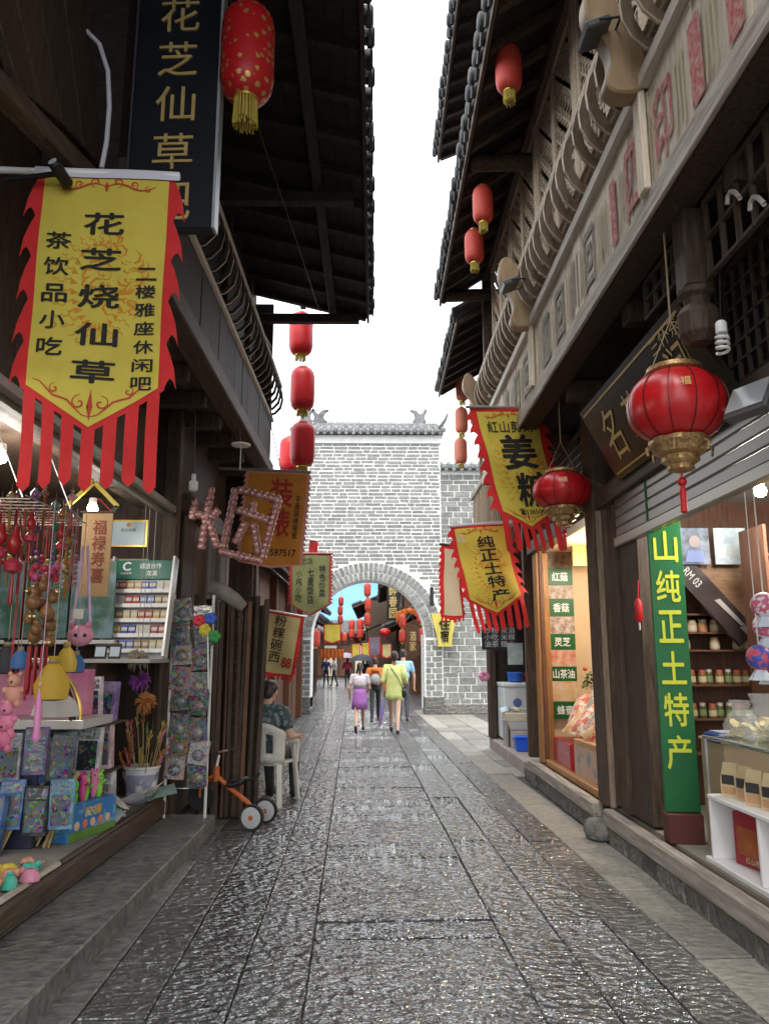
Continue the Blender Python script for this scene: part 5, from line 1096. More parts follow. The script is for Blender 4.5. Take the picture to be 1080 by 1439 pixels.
# ---------------------------------------------------------------- boxed toys below and around the counter
def toy_box(label, P, w, d, h, col, win=(.35, .38, .42), rz=0, tilt=0, band=None, group='boxed toys in the trinket shop'):
    t = thing('toy_box', label, 'toy box', P, 0, group); t.rotation_euler = (tilt, random.uniform(-.05, .05), rz); key = int(col[0] * 991) + int(col[1] * 97) + int(col[2] * 13)
    box3(t, 'carton', mat('toy_card_%d' % key, tuple(c * .8 for c in col), .3, col2=tuple(min(1, c * 1.3 + .03) for c in col), scale=9, lo=.5, hi=.56), -w / 2, w / 2, -d / 2, d / 2, 0, h)
    box3(t, 'window', confetti('blister_%d' % key, tuple(c * .35 for c in win), 55, .5, .05, 1.1, .3), -w * .40, w * .40, -d / 2 - .004, -d / 2 - .0005, h * .08, h * .70, 0)
    box3(t, 'title_band', confetti('title_%d' % key, tuple(min(.6, c * .9 + .05) for c in col), 90, .5, .3, .9, .4), -w * .46, w * .46, -d / 2 - .003, -d / 2 - .0004, h * .74, h * .95, 0); return t
toy_box('white toy box with purple window, upper one beside the brass edge', (-2.14, 6.02, 1.02), .15, .1, .34, (.62, .6, .62), (.1, .08, .16), .1)
toy_box('blue and purple toy box on the upper row beside the brass edge', (-2.13, 6.24, 1.02), .2, .1, .30, (.2, .12, .32), (.08, .12, .4), -.1)
toy_box('white toy box with dark window, middle row', (-2.14, 6.01, .66), .17, .1, .34, (.62, .62, .64), (.12, .12, .13), .06)
toy_box('pale toy box with pink edge, middle row', (-2.12, 6.26, .66), .16, .1, .38, (.5, .38, .42), (.3, .3, .32), 0)
toy_box('red toy box with monster-coloured front, lower row', (-2.13, 6.0, .31), .2, .12, .32, (.42, .06, .05), (.25, .1, .05), 0, band=(.5, .12, .06))
toy_box('clear blister pack with pale toys, lower row', (-2.11, 6.27, .31), .2, .12, .34, (.45, .47, .5), (.5, .5, .55), 0)
stk = thing('shelf_stack', 'narrow dark shelf holding the toy boxes beside the counter', 'shelf', (-2.15, 6.13, .3))
for z in (.345, .70): box3(stk, 'shelf_board', W_BROWN, -.16, .14, -.26, .3, z, z + .015, 0)
for y in (-.255, .29): box3(stk, 'upright', W_BROWN, -.16, -.14, y, y + .012, 0, 1.1, 0)
cl = [((.05, .12, .3), 'blue'), ((.02, .02, .025), 'black'), ((.10, .26, .36), 'light blue'), ((.03, .14, .12), 'teal'), ((.3, .31, .33), 'silver'), ((.10, .06, .18), 'violet'), ((.08, .09, .1), 'charcoal')]
for k in range(14):
    r = k // 7; toy_box('%s toy pack hanging in the %s row on the front of the glass counter' % (cl[k % 7][1], ['upper', 'lower'][r]), (-3.02 + .165 * (k % 7) + .05 * r, 5.21 - .05 * r, .72 - .32 * r + .04 * (k % 2)), .15, .035, .30, cl[(k + 3 * r) % 7][0], (.3, .38, .45), random.uniform(-.15, .15), R(-3), group='toy packs on the counter front')
for k in range(6): toy_box('%s toy pack on the street side of the glass counter, %s row' % (['navy', 'grey', 'sky blue'][k % 3], ['upper', 'lower'][k // 3]), (-2.165 + .01 * (k % 2), 5.34 + .18 * (k % 3), .70 - .32 * (k // 3)), .16, .03, .29, [(.04, .08, .24), (.22, .23, .25), (.14, .32, .42)][k % 3], (.3, .36, .45), R(84), R(-2), group='toy packs on the counter side')
cl2 = [((.26, .27, .3), 'grey'), ((.34, .12, .16), 'pink and white'), ((.14, .15, .17), 'dark grey'), ((.06, .13, .3), 'deep blue')]
for k in range(4): toy_box('%s toy pack standing on the shop floor under the counter' % cl2[k][1], (-2.95 + .19 * k, 5.08 - .04 * (k % 2), .301), .16, .06, .36, cl2[k][0], (.3, .3, .32), random.uniform(-.2, .2), R(-9), group='toy packs on the floor')
# blue carton of squeaky frogs
fb = thing('blue_toy_carton', 'blue cartoon-printed carton at the platform edge holding squeaky toys', 'box', (-2.02, 5.66, .30), R(74))
box3(fb, 'carton', mat('cartoon_blue', (.03, .16, .42), .4, col2=(.12, .34, .5), scale=7, lo=.5, hi=.58), -.26, .26, -.08, .08, .0, .23); box3(fb, 'grass_print', mat('cartoon_green', (.07, .18, .03), .4, col2=(.14, .25, .05), scale=18), -.255, .255, -.0825, -.0805, .003, .06, 0); box3(fb, 'sun_print', confetti('cartoon_title', (.5, .3, .06), 40, .5, .4), -.10, .08, -.0835, -.0815, .14, .2, 0); box3(fb, 'end_print', confetti('cartoon_end', (.05, .2, .4), 30, .5, .4), -.2635, -.2605, -.06, .06, .05, .2, 0)
for k in range(5): MB().ball((-.18 + .085 * k, -.0835, .095), .03, 8, 5, (1, .1, 1)).build('printed_face', plain([(.6, .42, .3), (.55, .16, .1)][k % 2], .5), fb, True)
tl = [((.16, .55, .03), 'lime green', 0, .10), ((.22, .62, .05), 'bright lime', .1, .12), ((.10, .42, .05), 'leaf green', -.08, .08), ((.6, .25, .05), 'orange', -.12, .05), ((.6, .08, .25), 'hot pink', -.02, .14), ((.66, .2, .35), 'pink', .06, .15), ((.5, .42, .1), 'yellow', -.16, .12)]
for c, nm, dx, dz in tl:
    P = MX.Translation(fb.location) @ MX.Rotation(R(74), 4, 'Z') @ V((dx * 1.5, .0, .12)); P.z = .30 + .16 + dz * .5
    t = thing('squeaky_toy', '%s rubber animal toy sticking up from the blue carton' % nm, 'toy', P, dx * 9, 'rubber toys in the blue carton')
    b = MB(); b.lathe([(.015, 0), (.022, .03), (.03, .07), (.022, .105), (.028, .13), (.03, .155), (.015, .18)], n=10); b.ball((-.018, -.01, .185), .013, 7, 5); b.ball((.018, -.01, .185), .013, 7, 5); b.tube([(-.02, 0, .1), (-.05, -.01, .13)], .009, 6); b.tube([(.02, 0, .1), (.05, -.01, .12)], .009, 6)
    b.build('body', plain(c, .35), t, True); MB().ball((0, -.025, .15), .008, 6, 4).build('nose', BLACK, t)
# gold straw bundles
for k, (x, y, a, lab) in enumerate(((-2.40, 5.12, .5, 'gold straw whisk in clear wrap leaning, wall-side one'), (-2.18, 5.3, .35, 'gold straw whisk in clear wrap leaning, carton-side one'))):
    t = thing('straw_whisk', lab, 'whisk', (x, y, .31)); t.rotation_euler = (R(-25), a, 0); b = MB()
    for q in range(22): u = random.uniform(-.07, .07); w_ = random.uniform(-.03, .03); b.tube([(u * 1.3, w_, 0), (u * .5, w_ * .5, .2), (u * .15, w_ * .2, .42)], .004, 4)
    tag(b.build('straws', plain((.42, .3, .1), .5), t), kind='stuff'); MB().tube([(0, 0, .36), (0, 0, .5)], .02, 8).build('handle', plain((.4, .3, .14), .6), t)
# shiny packets on the edge, small toys in the corner
for k in range(10): pillow_bag('foil_packet', 'shiny foil packet heaped on the platform edge, %s along it' % ['first', 'second', 'third', 'fourth', 'fifth', 'sixth', 'seventh', 'eighth', 'ninth', 'tenth'][k], (-1.96 + .04 * (k % 3), 5.95 + .10 * k, .32 + .03 * (k % 3)), .16, .2, .05, plain([(.5, .54, .58), (.3, .42, .46), (.58, .56, .5), (.24, .34, .3), (.55, .42, .36)][k % 5], .15, .3), (R(-78 + 9 * (k % 4)), R(10 * (k % 3)), R(37 * k)), 'foil packets on the platform edge')
for k in range(12):
    c = [(.62, .45, .05), (.6, .3, .2), (.06, .4, .3), (.55, .2, .3), (.62, .55, .4)][k % 5]; t = thing('small_toy', '%s little toy in the heap at the near platform corner, %s in the heap' % (['yellow', 'orange', 'green', 'pink', 'cream'][k % 5], ['front', 'middle', 'back'][k // 5]), 'toy', (-2.02 + .05 * (k % 4) - .06 * (k // 4), 4.1 + .1 * (k % 4) + .03 * k, .301), k, 'little toys in the near heap')
    b = MB(); b.lathe([(.02, 0), (.045, .015), (.04, .05), (.02, .075)], n=8, sx=1.3); b.ball((.05, 0, .06), .022, 7, 5); b.build('body', plain(c, .4), t, True); MB().lathe([(.004, 0), (.012, .01), (.004, .02)], (.075, 0, .055), 6).build('snout', plain((.5, .2, .1), .5), t)
# bucket of wands
bu = thing('plastic_bucket', 'white plastic bucket with grey label holding coloured toy sticks', 'bucket', (-2.02, 7.0, .30)); MB().lathe([(.115, 0), (.12, .01), (.145, .26), (.155, .265), (.155, .285), (.14, .285), (.125, .05)], n=24).build('pail', plain((.62, .62, .61), .4), bu, True); MB().lathe([(.127, .07), (.1435, .22)], n=24).build('label', mat('pail_label', (.3, .3, .42), .5, col2=(.62, .62, .6), scale=7, lo=.5, hi=.56), bu, True); MB().tube([(.15 * math.cos(a), -.04 - .15 * abs(math.sin(a)) * .2, .24 - .12 * math.sin(a)) for a in [math.pi * k / 10 for k in range(11)]], .005, 5).build('bail', STEEL, bu, True)
cn = ['amber', 'orange', 'gold', 'green', 'crimson', 'pink', 'straw', 'brown']
for k in range(24):
    c = [(.34, .18, .03), (.42, .12, .03), (.38, .28, .06), (.07, .14, .03), (.3, .02, .05), (.42, .12, .18), (.4, .32, .12), (.2, .09, .03)][k % 8]; a = k * 2.4; ln = random.uniform(.28, .75); l_ = .05 + .24 * random.random()
    t = thing('toy_stick', '%s tufted stick standing in the white bucket, %s ring' % (cn[k % 8], ['inner', 'middle', 'outer'][k // 8]), 'toy stick', (bu.location.x + .05 * math.cos(a), bu.location.y + .05 * math.sin(a), .36), 0, 'sticks in the white bucket')
    e = V((l_ * math.cos(a), l_ * math.sin(a), ln)); MB().tube([(0, 0, 0), e * .5 + V((.01, 0, .02)), e], .0045, 5).build('stick', plain((.36, .27, .11), .6), t); b = MB(); ed = e.normalized()
    for q in range(10): p = e - ed * random.uniform(0, .16); d_ = (V((random.uniform(-1, 1), random.uniform(-1, 1), random.uniform(-.2, .6))) * .6 + ed).normalized() * .05; b.tube([p, p + d_ * .6, p + d_], [.006, .007, .002], 4)
    tag(b.build('tuft', plain(c, .5), t), kind='stuff')
# dusters: purple and brown pompons hanging over the bucket
for k, (x, y, c, lab) in enumerate(((197, 955, (.16, .03, .2), 'purple feather duster hanging over the bucket'), (205, 985, (.32, .12, .03), 'brown feather duster hanging over the bucket'), (193, 925, (.35, .3, .22), 'pale netted charm hanging beside the pack rack'))):
    P = atY(x, y, 6.75); t = thing('feather_duster', lab, 'duster', P, 0, 'dusters hanging over the bucket'); b = MB()
    for q in range(70): d_ = V((random.gauss(0, 1), random.gauss(0, 1), random.gauss(0, 1))).normalized(); b.tube([d_ * .02, d_ * .07, d_ * .1 + V((0, 0, -.02))], [.012, .009, .002], 4)
    tag(b.build('feathers', plain(c, .7), t), kind='stuff'); MB().tube([(0, 0, 0), (0, 0, 2.9 - P.z)], .003, 4).build('cord', plain((.3, .28, .25), .7), t)
# toy-card rack on the step
tr = thing('toy_card_rack', 'wire rack hung with carded toys standing on the stone step by the planks', 'rack', (-1.68, 7.12, .122))
for x in (-.17, .19): MB().tube([(x, .02, 0), (x, .02, 1.95)], .013, 8).build('upright', plain((.6, .6, .58), .4), tr, True)
for k in range(9): MB().tube([(-.17, .02, .25 + .2 * k), (.19, .02, .25 + .2 * k)], .005, 5).build('wire', STEEL, tr)
cc = [(.5, .42, .34), (.12, .12, .13), (.25, .26, .24), (.1, .24, .14), (.42, .3, .1), (.2, .2, .36), (.45, .2, .14), (.4, .34, .24)]; cnm = ['cream', 'black', 'grey', 'green', 'amber', 'violet', 'rust', 'tan']
for r in range(8):
    for q in range(2):
        k = (r * 2 + q * 3) % 8; P = tr.location + V((-.08 + .185 * q, -.012, 1.72 - .2 * r - .03 * q)); t = thing('toy_card', '%s toy card on the wire rack, row %s from the top, %s side' % (cnm[k], ['one', 'two', 'three', 'four', 'five', 'six', 'seven', 'eight'][r], ['bucket', 'planks'][q]), 'toy card', P, 0, 'toy cards on the wire rack'); t.rotation_euler = (R(-6), R(random.uniform(-11, 11)), R(random.uniform(-12, 12))); P.x += random.uniform(-.02, .02); P.z += random.uniform(-.03, .03); t.location = P
        box3(t, 'card', confetti('toycard_%d' % k, tuple(c * .55 for c in cc[k]), 60, .6, .15, 1.2, .3), -.088, .088, -.003, .003, -.02, .19, 0); MB().ball((0, -.012, .06), .05, 8, 5, (1.2, .35, 1)).build('blister', confetti('toyblister_%d' % k, tuple(c * .5 for c in cc[(k + 3) % 8]), 110, .7, .06, .9, .35), t, True)
# red, blue and green pinwheel
pw = thing('pinwheel', 'red, blue and green paper pinwheel stuck in front of the planks', 'pinwheel', atY(291, 880, 6.95))
for k, (c, dx, dz) in enumerate((((.55, .02, .05), -.075, .05), ((.03, .1, .5), .03, .07), ((.55, .45, .04), -.02, -.03), ((.03, .28, .06), .07, -.09))):
    b = MB()
    for q in range(5): a = q * 1.257; b.ball((dx + .028 * math.cos(a), 0, dz + .028 * math.sin(a)), .03, 8, 5, (1, .4, 1))
    b.build('paper_vane', plain(c, .5), pw, True)
MB().tube([(0, .02, 0), (.03, .03, -.55)], .006, 5).build('stick', WHITE, pw); MB().ball((0, -.012, .01), .014, 8, 5).build('hub', GOLD, pw)
# ---------------------------------------------------------------- hanging trinkets and wall pictures in the left shop
wg = thing('wire_grid', 'hanging wire grid above the trinket counter', 'wire grid', (-2.5, 4.75, 2.42))
for k in range(10): MB().tube([(-.7, -.4 + .1 * k, 0), (.52, -.4 + .1 * k, -.02)], .004, 4).build('wire', plain((.35, .3, .25), .5, .5), wg)
for k in range(13): MB().tube([(-.7 + .1 * k, -.42, -.004), (-.7 + .1 * k, .52, -.004)], .004, 4).build('wire', plain((.35, .3, .25), .5, .5), wg)
for x, y in ((-.6, -.35), (.45, -.35), (.45, .45)): MB().tube([(x, y, 0), (x * .5, y, .5)], .004, 4).build('hanger_wire', STEEL, wg)
def hang_cord(t, P, top=2.42, c=(.4, .05, .05)): MB().tube([(0, 0, 0), (0, 0, max(.05, top - P.z))], .003, 4).build('cord', plain(c, .7), t)
HR = mat('ornament_red', (.34, .015, .018), .3, col2=(.22, .008, .012), scale=12); HG = mat('gourd_brown', (.16, .075, .026), .35, col2=(.24, .12, .045), scale=9)
def red_drop(label, P, s=1):
    t = thing('red_ornament', label, 'ornament', P, 0, 'red ornaments on the wire grid'); hang_cord(t, P)
    MB().lathe([(.01, -.2 * s), (.045 * s, -.17 * s), (.055 * s, -.12 * s), (.03 * s, -.07 * s), (.022 * s, 0)], n=14).build('bulb', HR, t, True); MB().lathe([(.02 * s, -.34 * s), (.06 * s, -.32 * s), (.065 * s, -.27 * s), (.03 * s, -.23 * s)], n=14).build('disc', mat('rosy_glass', (.36, .03, .06), .12), t, True)
    MB().lathe([(.02 * s, -.56 * s), (.024 * s, -.54 * s), (.018 * s, -.40 * s), (.008, -.34 * s)], n=8, rib=.3, nrib=8).build('tassel', HR, t, True)
for x, y, lab, s in ((24, 740, 'longest red glass drop ornament near the wall of the wire grid', .85), (46, 720, 'short red drop ornament beside the longest one', .55), (5, 735, 'red drop ornament at the picture edge', .65), (88, 735, 'small red drop ornament by the hanging scroll', .5)): red_drop(lab, atY(x, y, 4.65), s)
GN = ['front', 'back', 'upper', 'lower', 'middle', 'outer']
gcl = thing('gourd_cluster', 'cluster of brown gourds, red flowers and gold bells hanging on red cords', 'ornament', atY(58, 860, 4.62))
for k in range(11):
    a = k * 2.4; z = -.17 + .032 * k; r = .06; MB().ball((r * math.cos(a), r * math.sin(a), z), .036 + .01 * (k % 2), 10, 6).build('gourd', HG, gcl, True); MB().ball((r * math.cos(a), r * math.sin(a), z + .04), .022, 8, 5).build('gourd', HG, gcl, True)
for k in range(12): a = k * 1.7; MB().ball((.07 * math.cos(a), .07 * math.sin(a), .20 + .018 * (k % 5)), .024, 7, 5).build('flower', plain([(.4, .03, .05), (.42, .06, .16), (.3, .02, .05)][k % 3], .6), gcl, True)
for k in range(14): a = k * 1.1; MB().ball((.085 * math.cos(a), .085 * math.sin(a), .12 - .15 * (k % 3)), .015, 7, 5).build('bell', plain((.6, .45, .2), .25, .8), gcl, True)
for k in range(9): a = k * .7; MB().lathe([(.008, -.45 - .03 * (k % 3)), (.012, -.42), (.008, -.2)], (.05 * math.cos(a), .05 * math.sin(a), 0), 6).build('tassel', HR, gcl, True)
hang_cord(gcl, gcl.location)
for k in range(8):
    c = [(.3, .06, .35), (.5, .05, .1), (.55, .45, .1), (.1, .12, .3), (.5, .3, .2), (.4, .4, .42), (.12, .3, .12), (.5, .2, .3)][k]; P = atY(52 + 8 * k, 770 + 6 * (k % 3), 5.05); t = thing('bead_string', '%s bead string hanging from the grid' % ['violet', 'red', 'gold', 'navy', 'tan', 'silver', 'green', 'rose'][k], 'bead string', P, 0, 'bead strings on the wire grid'); hang_cord(t, P)
    for q in range(6): MB().ball((0, 0, -.03 - .035 * q), .016, 7, 5).build('bead', plain(c, .25), t, True)
# small charms crowding the grid
rd = random.Random(11); CHN = ['crimson', 'dark gold', 'maroon', 'olive', 'violet', 'rust', 'jade', 'amber', 'coral']
for k in range(27):
    c = [(.3, .02, .03), (.3, .19, .04), (.16, .01, .02), (.14, .16, .04), (.16, .05, .2), (.3, .1, .03), (.05, .2, .12), (.36, .18, .02), (.4, .12, .1)][k % 9]; P = atY(4 + 12.5 * (k % 9) + rd.uniform(-4, 4), 700 + 45 * (k // 9) + rd.uniform(-14, 14), 4.75 + .12 * (k // 9) + rd.uniform(-.05, .05))
    t = thing('tassel_charm', '%s tasselled charm hanging in the %s tier of the wire grid' % (CHN[k % 9], ['top', 'middle', 'bottom'][k // 9]), 'charm', P, rd.uniform(0, 3), 'tasselled charms on the wire grid'); hang_cord(t, P, c=(.2, .04, .03))
    sh = k % 3; b = MB()
    if sh == 0: b.ball((0, 0, -.03), .028, 9, 6)
    elif sh == 1: b.lathe([(.008, -.07), (.03, -.05), (.03, -.03), (.008, 0)], n=9)
    else: b.box((0, 0, -.03), (.045, .014, .045), MX.Rotation(.78, 3, 'Y')); b.ball((0, 0, .01), .012, 7, 5)
    b.build('bead_body', confetti('charm_%d' % (k % 9), c, 90, .4, .25, .8, .3), t, True); MB().lathe([(.012, -.17 - rd.uniform(0, .08)), (.014, -.14), (.006, -.06)], n=7, rib=.3, nrib=7).build('tassel', plain(tuple(q * .8 for q in c), .7), t, True)
# pink purse with long straps
pu = thing('pink_purse', 'round pink animal purse hanging on long lilac straps', 'purse', atY(113, 893, 4.85)); MB().ball((0, 0, 0), .075, 16, 10, (1.1, .7, .9)).build('body', plain((.55, .22, .3), .45), pu, True)
for s in (-1, 1): MB().ball((.05 * s, -.01, .065), .022, 8, 5).build('ear', plain((.5, .18, .26), .45), pu, True); MB().ball((.028 * s + .02, -.055, .0), .012, 7, 4).build('eye', BLACK, pu, True); MB().tube([(.06 * s, 0, .03), (.03 * s, 0, .35), (.015 * s - .01, 0, .56)], .009, 5).build('strap', plain((.5, .36, .52), .5), pu, True)
MB().bx(-.03, .03, -.06, -.052, .10, .16).build('price_tag', plain((.62, .58, .5), .6), pu)
def pouch(label, x, y, c, s, Yd, rz=.3):
    P = atY(x, y, Yd); t = thing('drawstring_pouch', label, 'pouch', P, rz, 'hanging pouches over the counter'); MB().lathe([(.03 * s, -.2 * s), (.085 * s, -.19 * s), (.095 * s, -.12 * s), (.06 * s, -.04 * s), (.02 * s, 0), (.035 * s, .03 * s)], n=16, rib=.06, nrib=8, sy=.6).build('bag', plain(c, .6), t, True); hang_cord(t, P, c=(.3, .25, .2)); MB().lathe([(.024 * s, -.012), (.03 * s, 0), (.024 * s, .012)], n=12).build('tie', plain((.25, .2, .1), .6), t, True)
pouch('large mustard drawstring pouch hanging over the paper fan', 76, 930, (.42, .26, .02), 1.1, 4.55); pouch('smaller yellow pouch beside the pink purse', 95, 908, (.5, .34, .04), .8, 4.75, -.4); pouch('small blue pouch beside the yellow one', 108, 918, (.03, .1, .26), .6, 4.8); pouch('dark blue pouch hanging near the picture edge', 30, 912, (.04, .12, .3), .6, 4.7); pouch('black pouch hanging at the picture edge', 12, 905, (.02, .02, .025), .9, 4.8)
t = thing('cat_wand', 'pink ribbed massage wand hanging below the mustard pouch', 'wand', atY(54, 1000, 4.5)); MB().lathe([(.016, -.16), (.024, -.14), (.018, -.1), (.022, -.02), (.018, .06), (.01, .14)], n=10).build('wand', plain((.62, .22, .42), .4), t, True); hang_cord(t, t.location, c=(.5, .3, .4)); MB().ball((0, 0, .15), .015, 7, 5).build('knob', plain((.7, .3, .5), .4), t, True)
for k, (x, y, c, lab) in enumerate(((20, 975, (.62, .3, .22), 'peach plush bear hanging at the picture edge'), (10, 1015, (.62, .2, .3), 'pink plush bear hanging below the peach one'), (6, 1038, (.55, .15, .25), 'deep pink plush bear hanging lowest at the picture edge'))):
    P = atY(x, y, 4.7); t = thing('plush_bear', lab, 'plush toy', P, 0, 'plush bears at the picture edge'); b = MB(); b.ball((0, 0, 0), .05, 10, 7, (1, .8, 1.1)); b.ball((0, -.01, .075), .04, 10, 7)
    for s in (-1, 1): b.ball((.03 * s, 0, .115), .015, 7, 5); b.ball((.05 * s, -.01, .02), .02, 7, 5); b.ball((.03 * s, -.01, -.055), .022, 7, 5)
    b.build('body', plain(c, .8), t, True); MB().ball((0, -.047, .07), .008, 6, 4).build('nose', BLACK, t, True); hang_cord(t, P)
# straw scroll, frames, landscape print
sc_ = thing('straw_scroll', 'brown straw hanging scroll with red calligraphy', 'scroll', atY(130, 838, 5.6)); box3(sc_, 'mat', mat('straw_mat', (.28, .17, .08), .8, col2=(.36, .23, .12), scale=30, stretch=(1, 1, 8)), -.11, .11, 0, .008, 0, .62, 0); link('lettering', text_mesh(vtext('福禄寿喜'), .1, .46, plain((.2, .05, .03), .8), .012), sc_, (.02, -.004, .33), (math.pi / 2, 0, 0)); MB().tube([(-.13, 0, .62), (.13, 0, .62)], .01, 8).build('rod', W_BROWN, sc_, True); MB().tube([(-.1, 0, .62), (0, 0, .72), (.1, 0, .62)], .003, 4).build('cord', RED, sc_)
for k, (x, y, w, h, lab) in enumerate(((178, 768, .36, .26, 'gold-framed certificate on the side wall, upper'), (178, 830, .36, .30, 'plain white certificate below the gold-framed one'))):
    t = thing('certificate', lab, 'certificate', atY(x, y, 7.14), 0, 'certificates on the side wall'); t.location.y = 7.17; box3(t, 'frame', [GOLD, plain((.4, .34, .2), .5)][k], -w / 2, w / 2, 0, .02, 0, h); box3(t, 'sheet', plain([(.5, .62, .68), (.66, .64, .6)][k], .3), -w / 2 + .02, w / 2 - .02, -.004, -.0005, .02, h - .02, 0); MB().ball((0, -.004, h - .05), .022, 8, 5, (1, .1, 1)).build('seal', plain((.55, .28, .05), .5), t, True); link('lettering', text_mesh('营业执照', .14, .03, INK, .005), t, (0, -.006, h - .1), (math.pi / 2, 0, 0))
for z in (1.78, 1.9): pass
t = thing('corner_frame', 'black and yellow diamond frame hung by its corner above the scroll', 'frame', atY(130, 712, 6.3)); t.rotation_euler = (0, R(45), 0)
for k, (a, b) in enumerate((((-.15, -.15), (.15, -.15)), ((.15, -.15), (.15, .15)), ((.15, .15), (-.15, .15)), ((-.15, .15), (-.15, -.15)))): MB().bar((a[0], 0, a[1]), (b[0], 0, b[1]), .03, .035).build('frame_side', plain((.5, .4, .06), .5) if k in (2, 3) else BLACK, t)
t = thing('landscape_print', 'blue-green landscape prints in a row behind the hanging trinkets', 'poster', (-2.7, 6.75, 1.62))
for k in range(3): box3(t, 'print_sheet', mat('landscape_%d' % k, (.04, .10, .07), .4, col2=(.16, .25, .28), scale=2.5 + k, lo=.42, hi=.6), -.75 + .4 * k, -.37 + .4 * k, 0, .02, .05, .72, 0); 
box3(t, 'rail', plain((.5, .5, .48), .4), -.78, .46, -.02, .03, .0, .035)
for k in range(3):
    P = (-2.95 + .2 * k, 5.3, 1.47); t = thing('desk_trinket', '%s trinket standing on the glass counter' % ['red apple-shaped', 'green and yellow', 'white bottle-shaped'][k], 'trinket', P, 0, 'trinkets on the glass counter'); MB().lathe([(.03, 0), (.05, .03), (.045, .08), (.02, .1)], n=12).build('body', plain([(.5, .06, .05), (.3, .4, .05), (.6, .6, .58)][k], .35), t, True); MB().lathe([(.012, .1), (.014, .14), (.004, .15)], n=8).build('tip', GOLD, t, True)
# ---------------------------------------------------------------- big foil-tube characters over the planks
FOIL = mat('pink_brown_foil', (.34, .14, .13), .25, metal=.35, col2=(.5, .3, .28), scale=30, lo=.4, hi=.6)
def tube_char(label, strokes, Yd, grp):
    c0 = atY(*strokes[0][0], Yd); t = thing('tube_character', label, 'sign', c0, 0, grp)
    for st in strokes:
        P = [atY(x, y, Yd) - c0 for x, y in st]; a, b = P[0], P[-1]; L = (b - a).length; n = max(3, int(L / .055)); pts, rs = [], []
        for k in range(n * 3 + 1): pts.append(a + (b - a) * k / (n * 3)); rs.append(.04 if k % 3 else .031)
        MB().tube(pts, rs, 10).build('foil_tube', FOIL, t, True)
tube_char('foil-tube character like a tree stroke hanging in shadow over the planks', [[(297, 685), (283, 772)], [(268, 718), (292, 728)], [(276, 700), (270, 730)], [(293, 730), (306, 770)], [(308, 716), (296, 728)]], 6.9, None)
tube_char('shiny foil-tube character hanging in front of the orange banner', [[(331, 686), (312, 780)], [(333, 688), (394, 702)], [(392, 700), (368, 786)], [(312, 776), (368, 788)], [(332, 716), (378, 732)], [(345, 734), (330, 764)], [(356, 705), (353, 728)], [(356, 735), (363, 778)]], 7.2, None)
for k, (x, y, lab) in enumerate(((272, 680, 'white bulb socket hanging on a wire by the big banner'), (338, 640, 'white disc lamp fitting under the gallery beam'))):
    P = atY(x, y, 6.6 + .9 * k); t = thing('lamp_fitting', lab, 'lamp', P)
    if k == 0: MB().lathe([(.03, -.06), (.04, -.05), (.04, .02), (.02, .03), (.02, .08), (.012, .09)], n=12).build('socket', WHITE, t, True)
    else: MB().lathe([(.09, .1), (.1, .115), (.02, .12)], n=16).build('disc', WHITE, t, True); MB().tube([(0, 0, .1), (0, 0, -.15)], .006, 5).build('stem', WHITE, t)
    MB().tube([(0, 0, .08), (-.02, 0, max(.1, 3.8 - P.z))], .005, 4).build('cord', BLACK, t)
# planks leaning by the second shop
for k in range(13):
    x = -1.74 + .046 * k; w = .12 + .03 * (k % 3); h = 2.12 - .03 * ((k * 3) % 5)
    t = tag(MB().bx(-.022, .022, -w / 2, w / 2, 0, h).build('shutter_plank', [W_BROWN, W_RED, W_BRD, W_BROWNY][k % 4], None, bev=.004), 'dark wooden shop plank leaning upright, %s of the row from the toy rack' % ['first', 'second', 'third', 'fourth', 'fifth', 'sixth', 'seventh', 'eighth', 'ninth', 'tenth', 'eleventh', 'twelfth', 'last'][k], 'plank', 'shop planks leaning by the second shop', 'thing')
    t.location = (x + .02, 7.72 + .03 * (k % 3) + .012 * k, .004); t.rotation_euler = (R(-1.0), R(-1.6 + .3 * (k % 3) + .3 * k), R(14 + 9 * (k % 4)))
tp = tag(MB().tube([(0, 0, 0), (.10, .02, -.03), (.24, .04, -.12), (.34, .05, -.2)], [.07, .085, .075, .05], 10).build('rolled_tarp', mat('grey_tarp', (.2, .18, .16), .8, col2=(.3, .27, .24), scale=8, bump=.5), None, True), 'grey rolled tarp lying on top of the leaning planks', 'tarp', None, 'thing'); tp.location = (-1.66, 7.75, 2.2)
t = thing('paper_notice', 'small printed paper notice on the second shop door', 'notice', atY(356, 878, 8.9)); t.location.x = -1.55; box3(t, 'sheet', plain((.45, .36, .26), .7), -.12, .12, 0, .006, -.08, .1, 0); link('lettering', text_mesh('楼上雅座\n营业', .18, .12, INK, .01), t, (0, -.002, .01), (math.pi / 2, 0, 0))
MB().bx(-1.70, -1.42, 8.91, 8.96, .0, 2.9).build('door_leaf', W_BRD, lh, world=True, bev=.006)
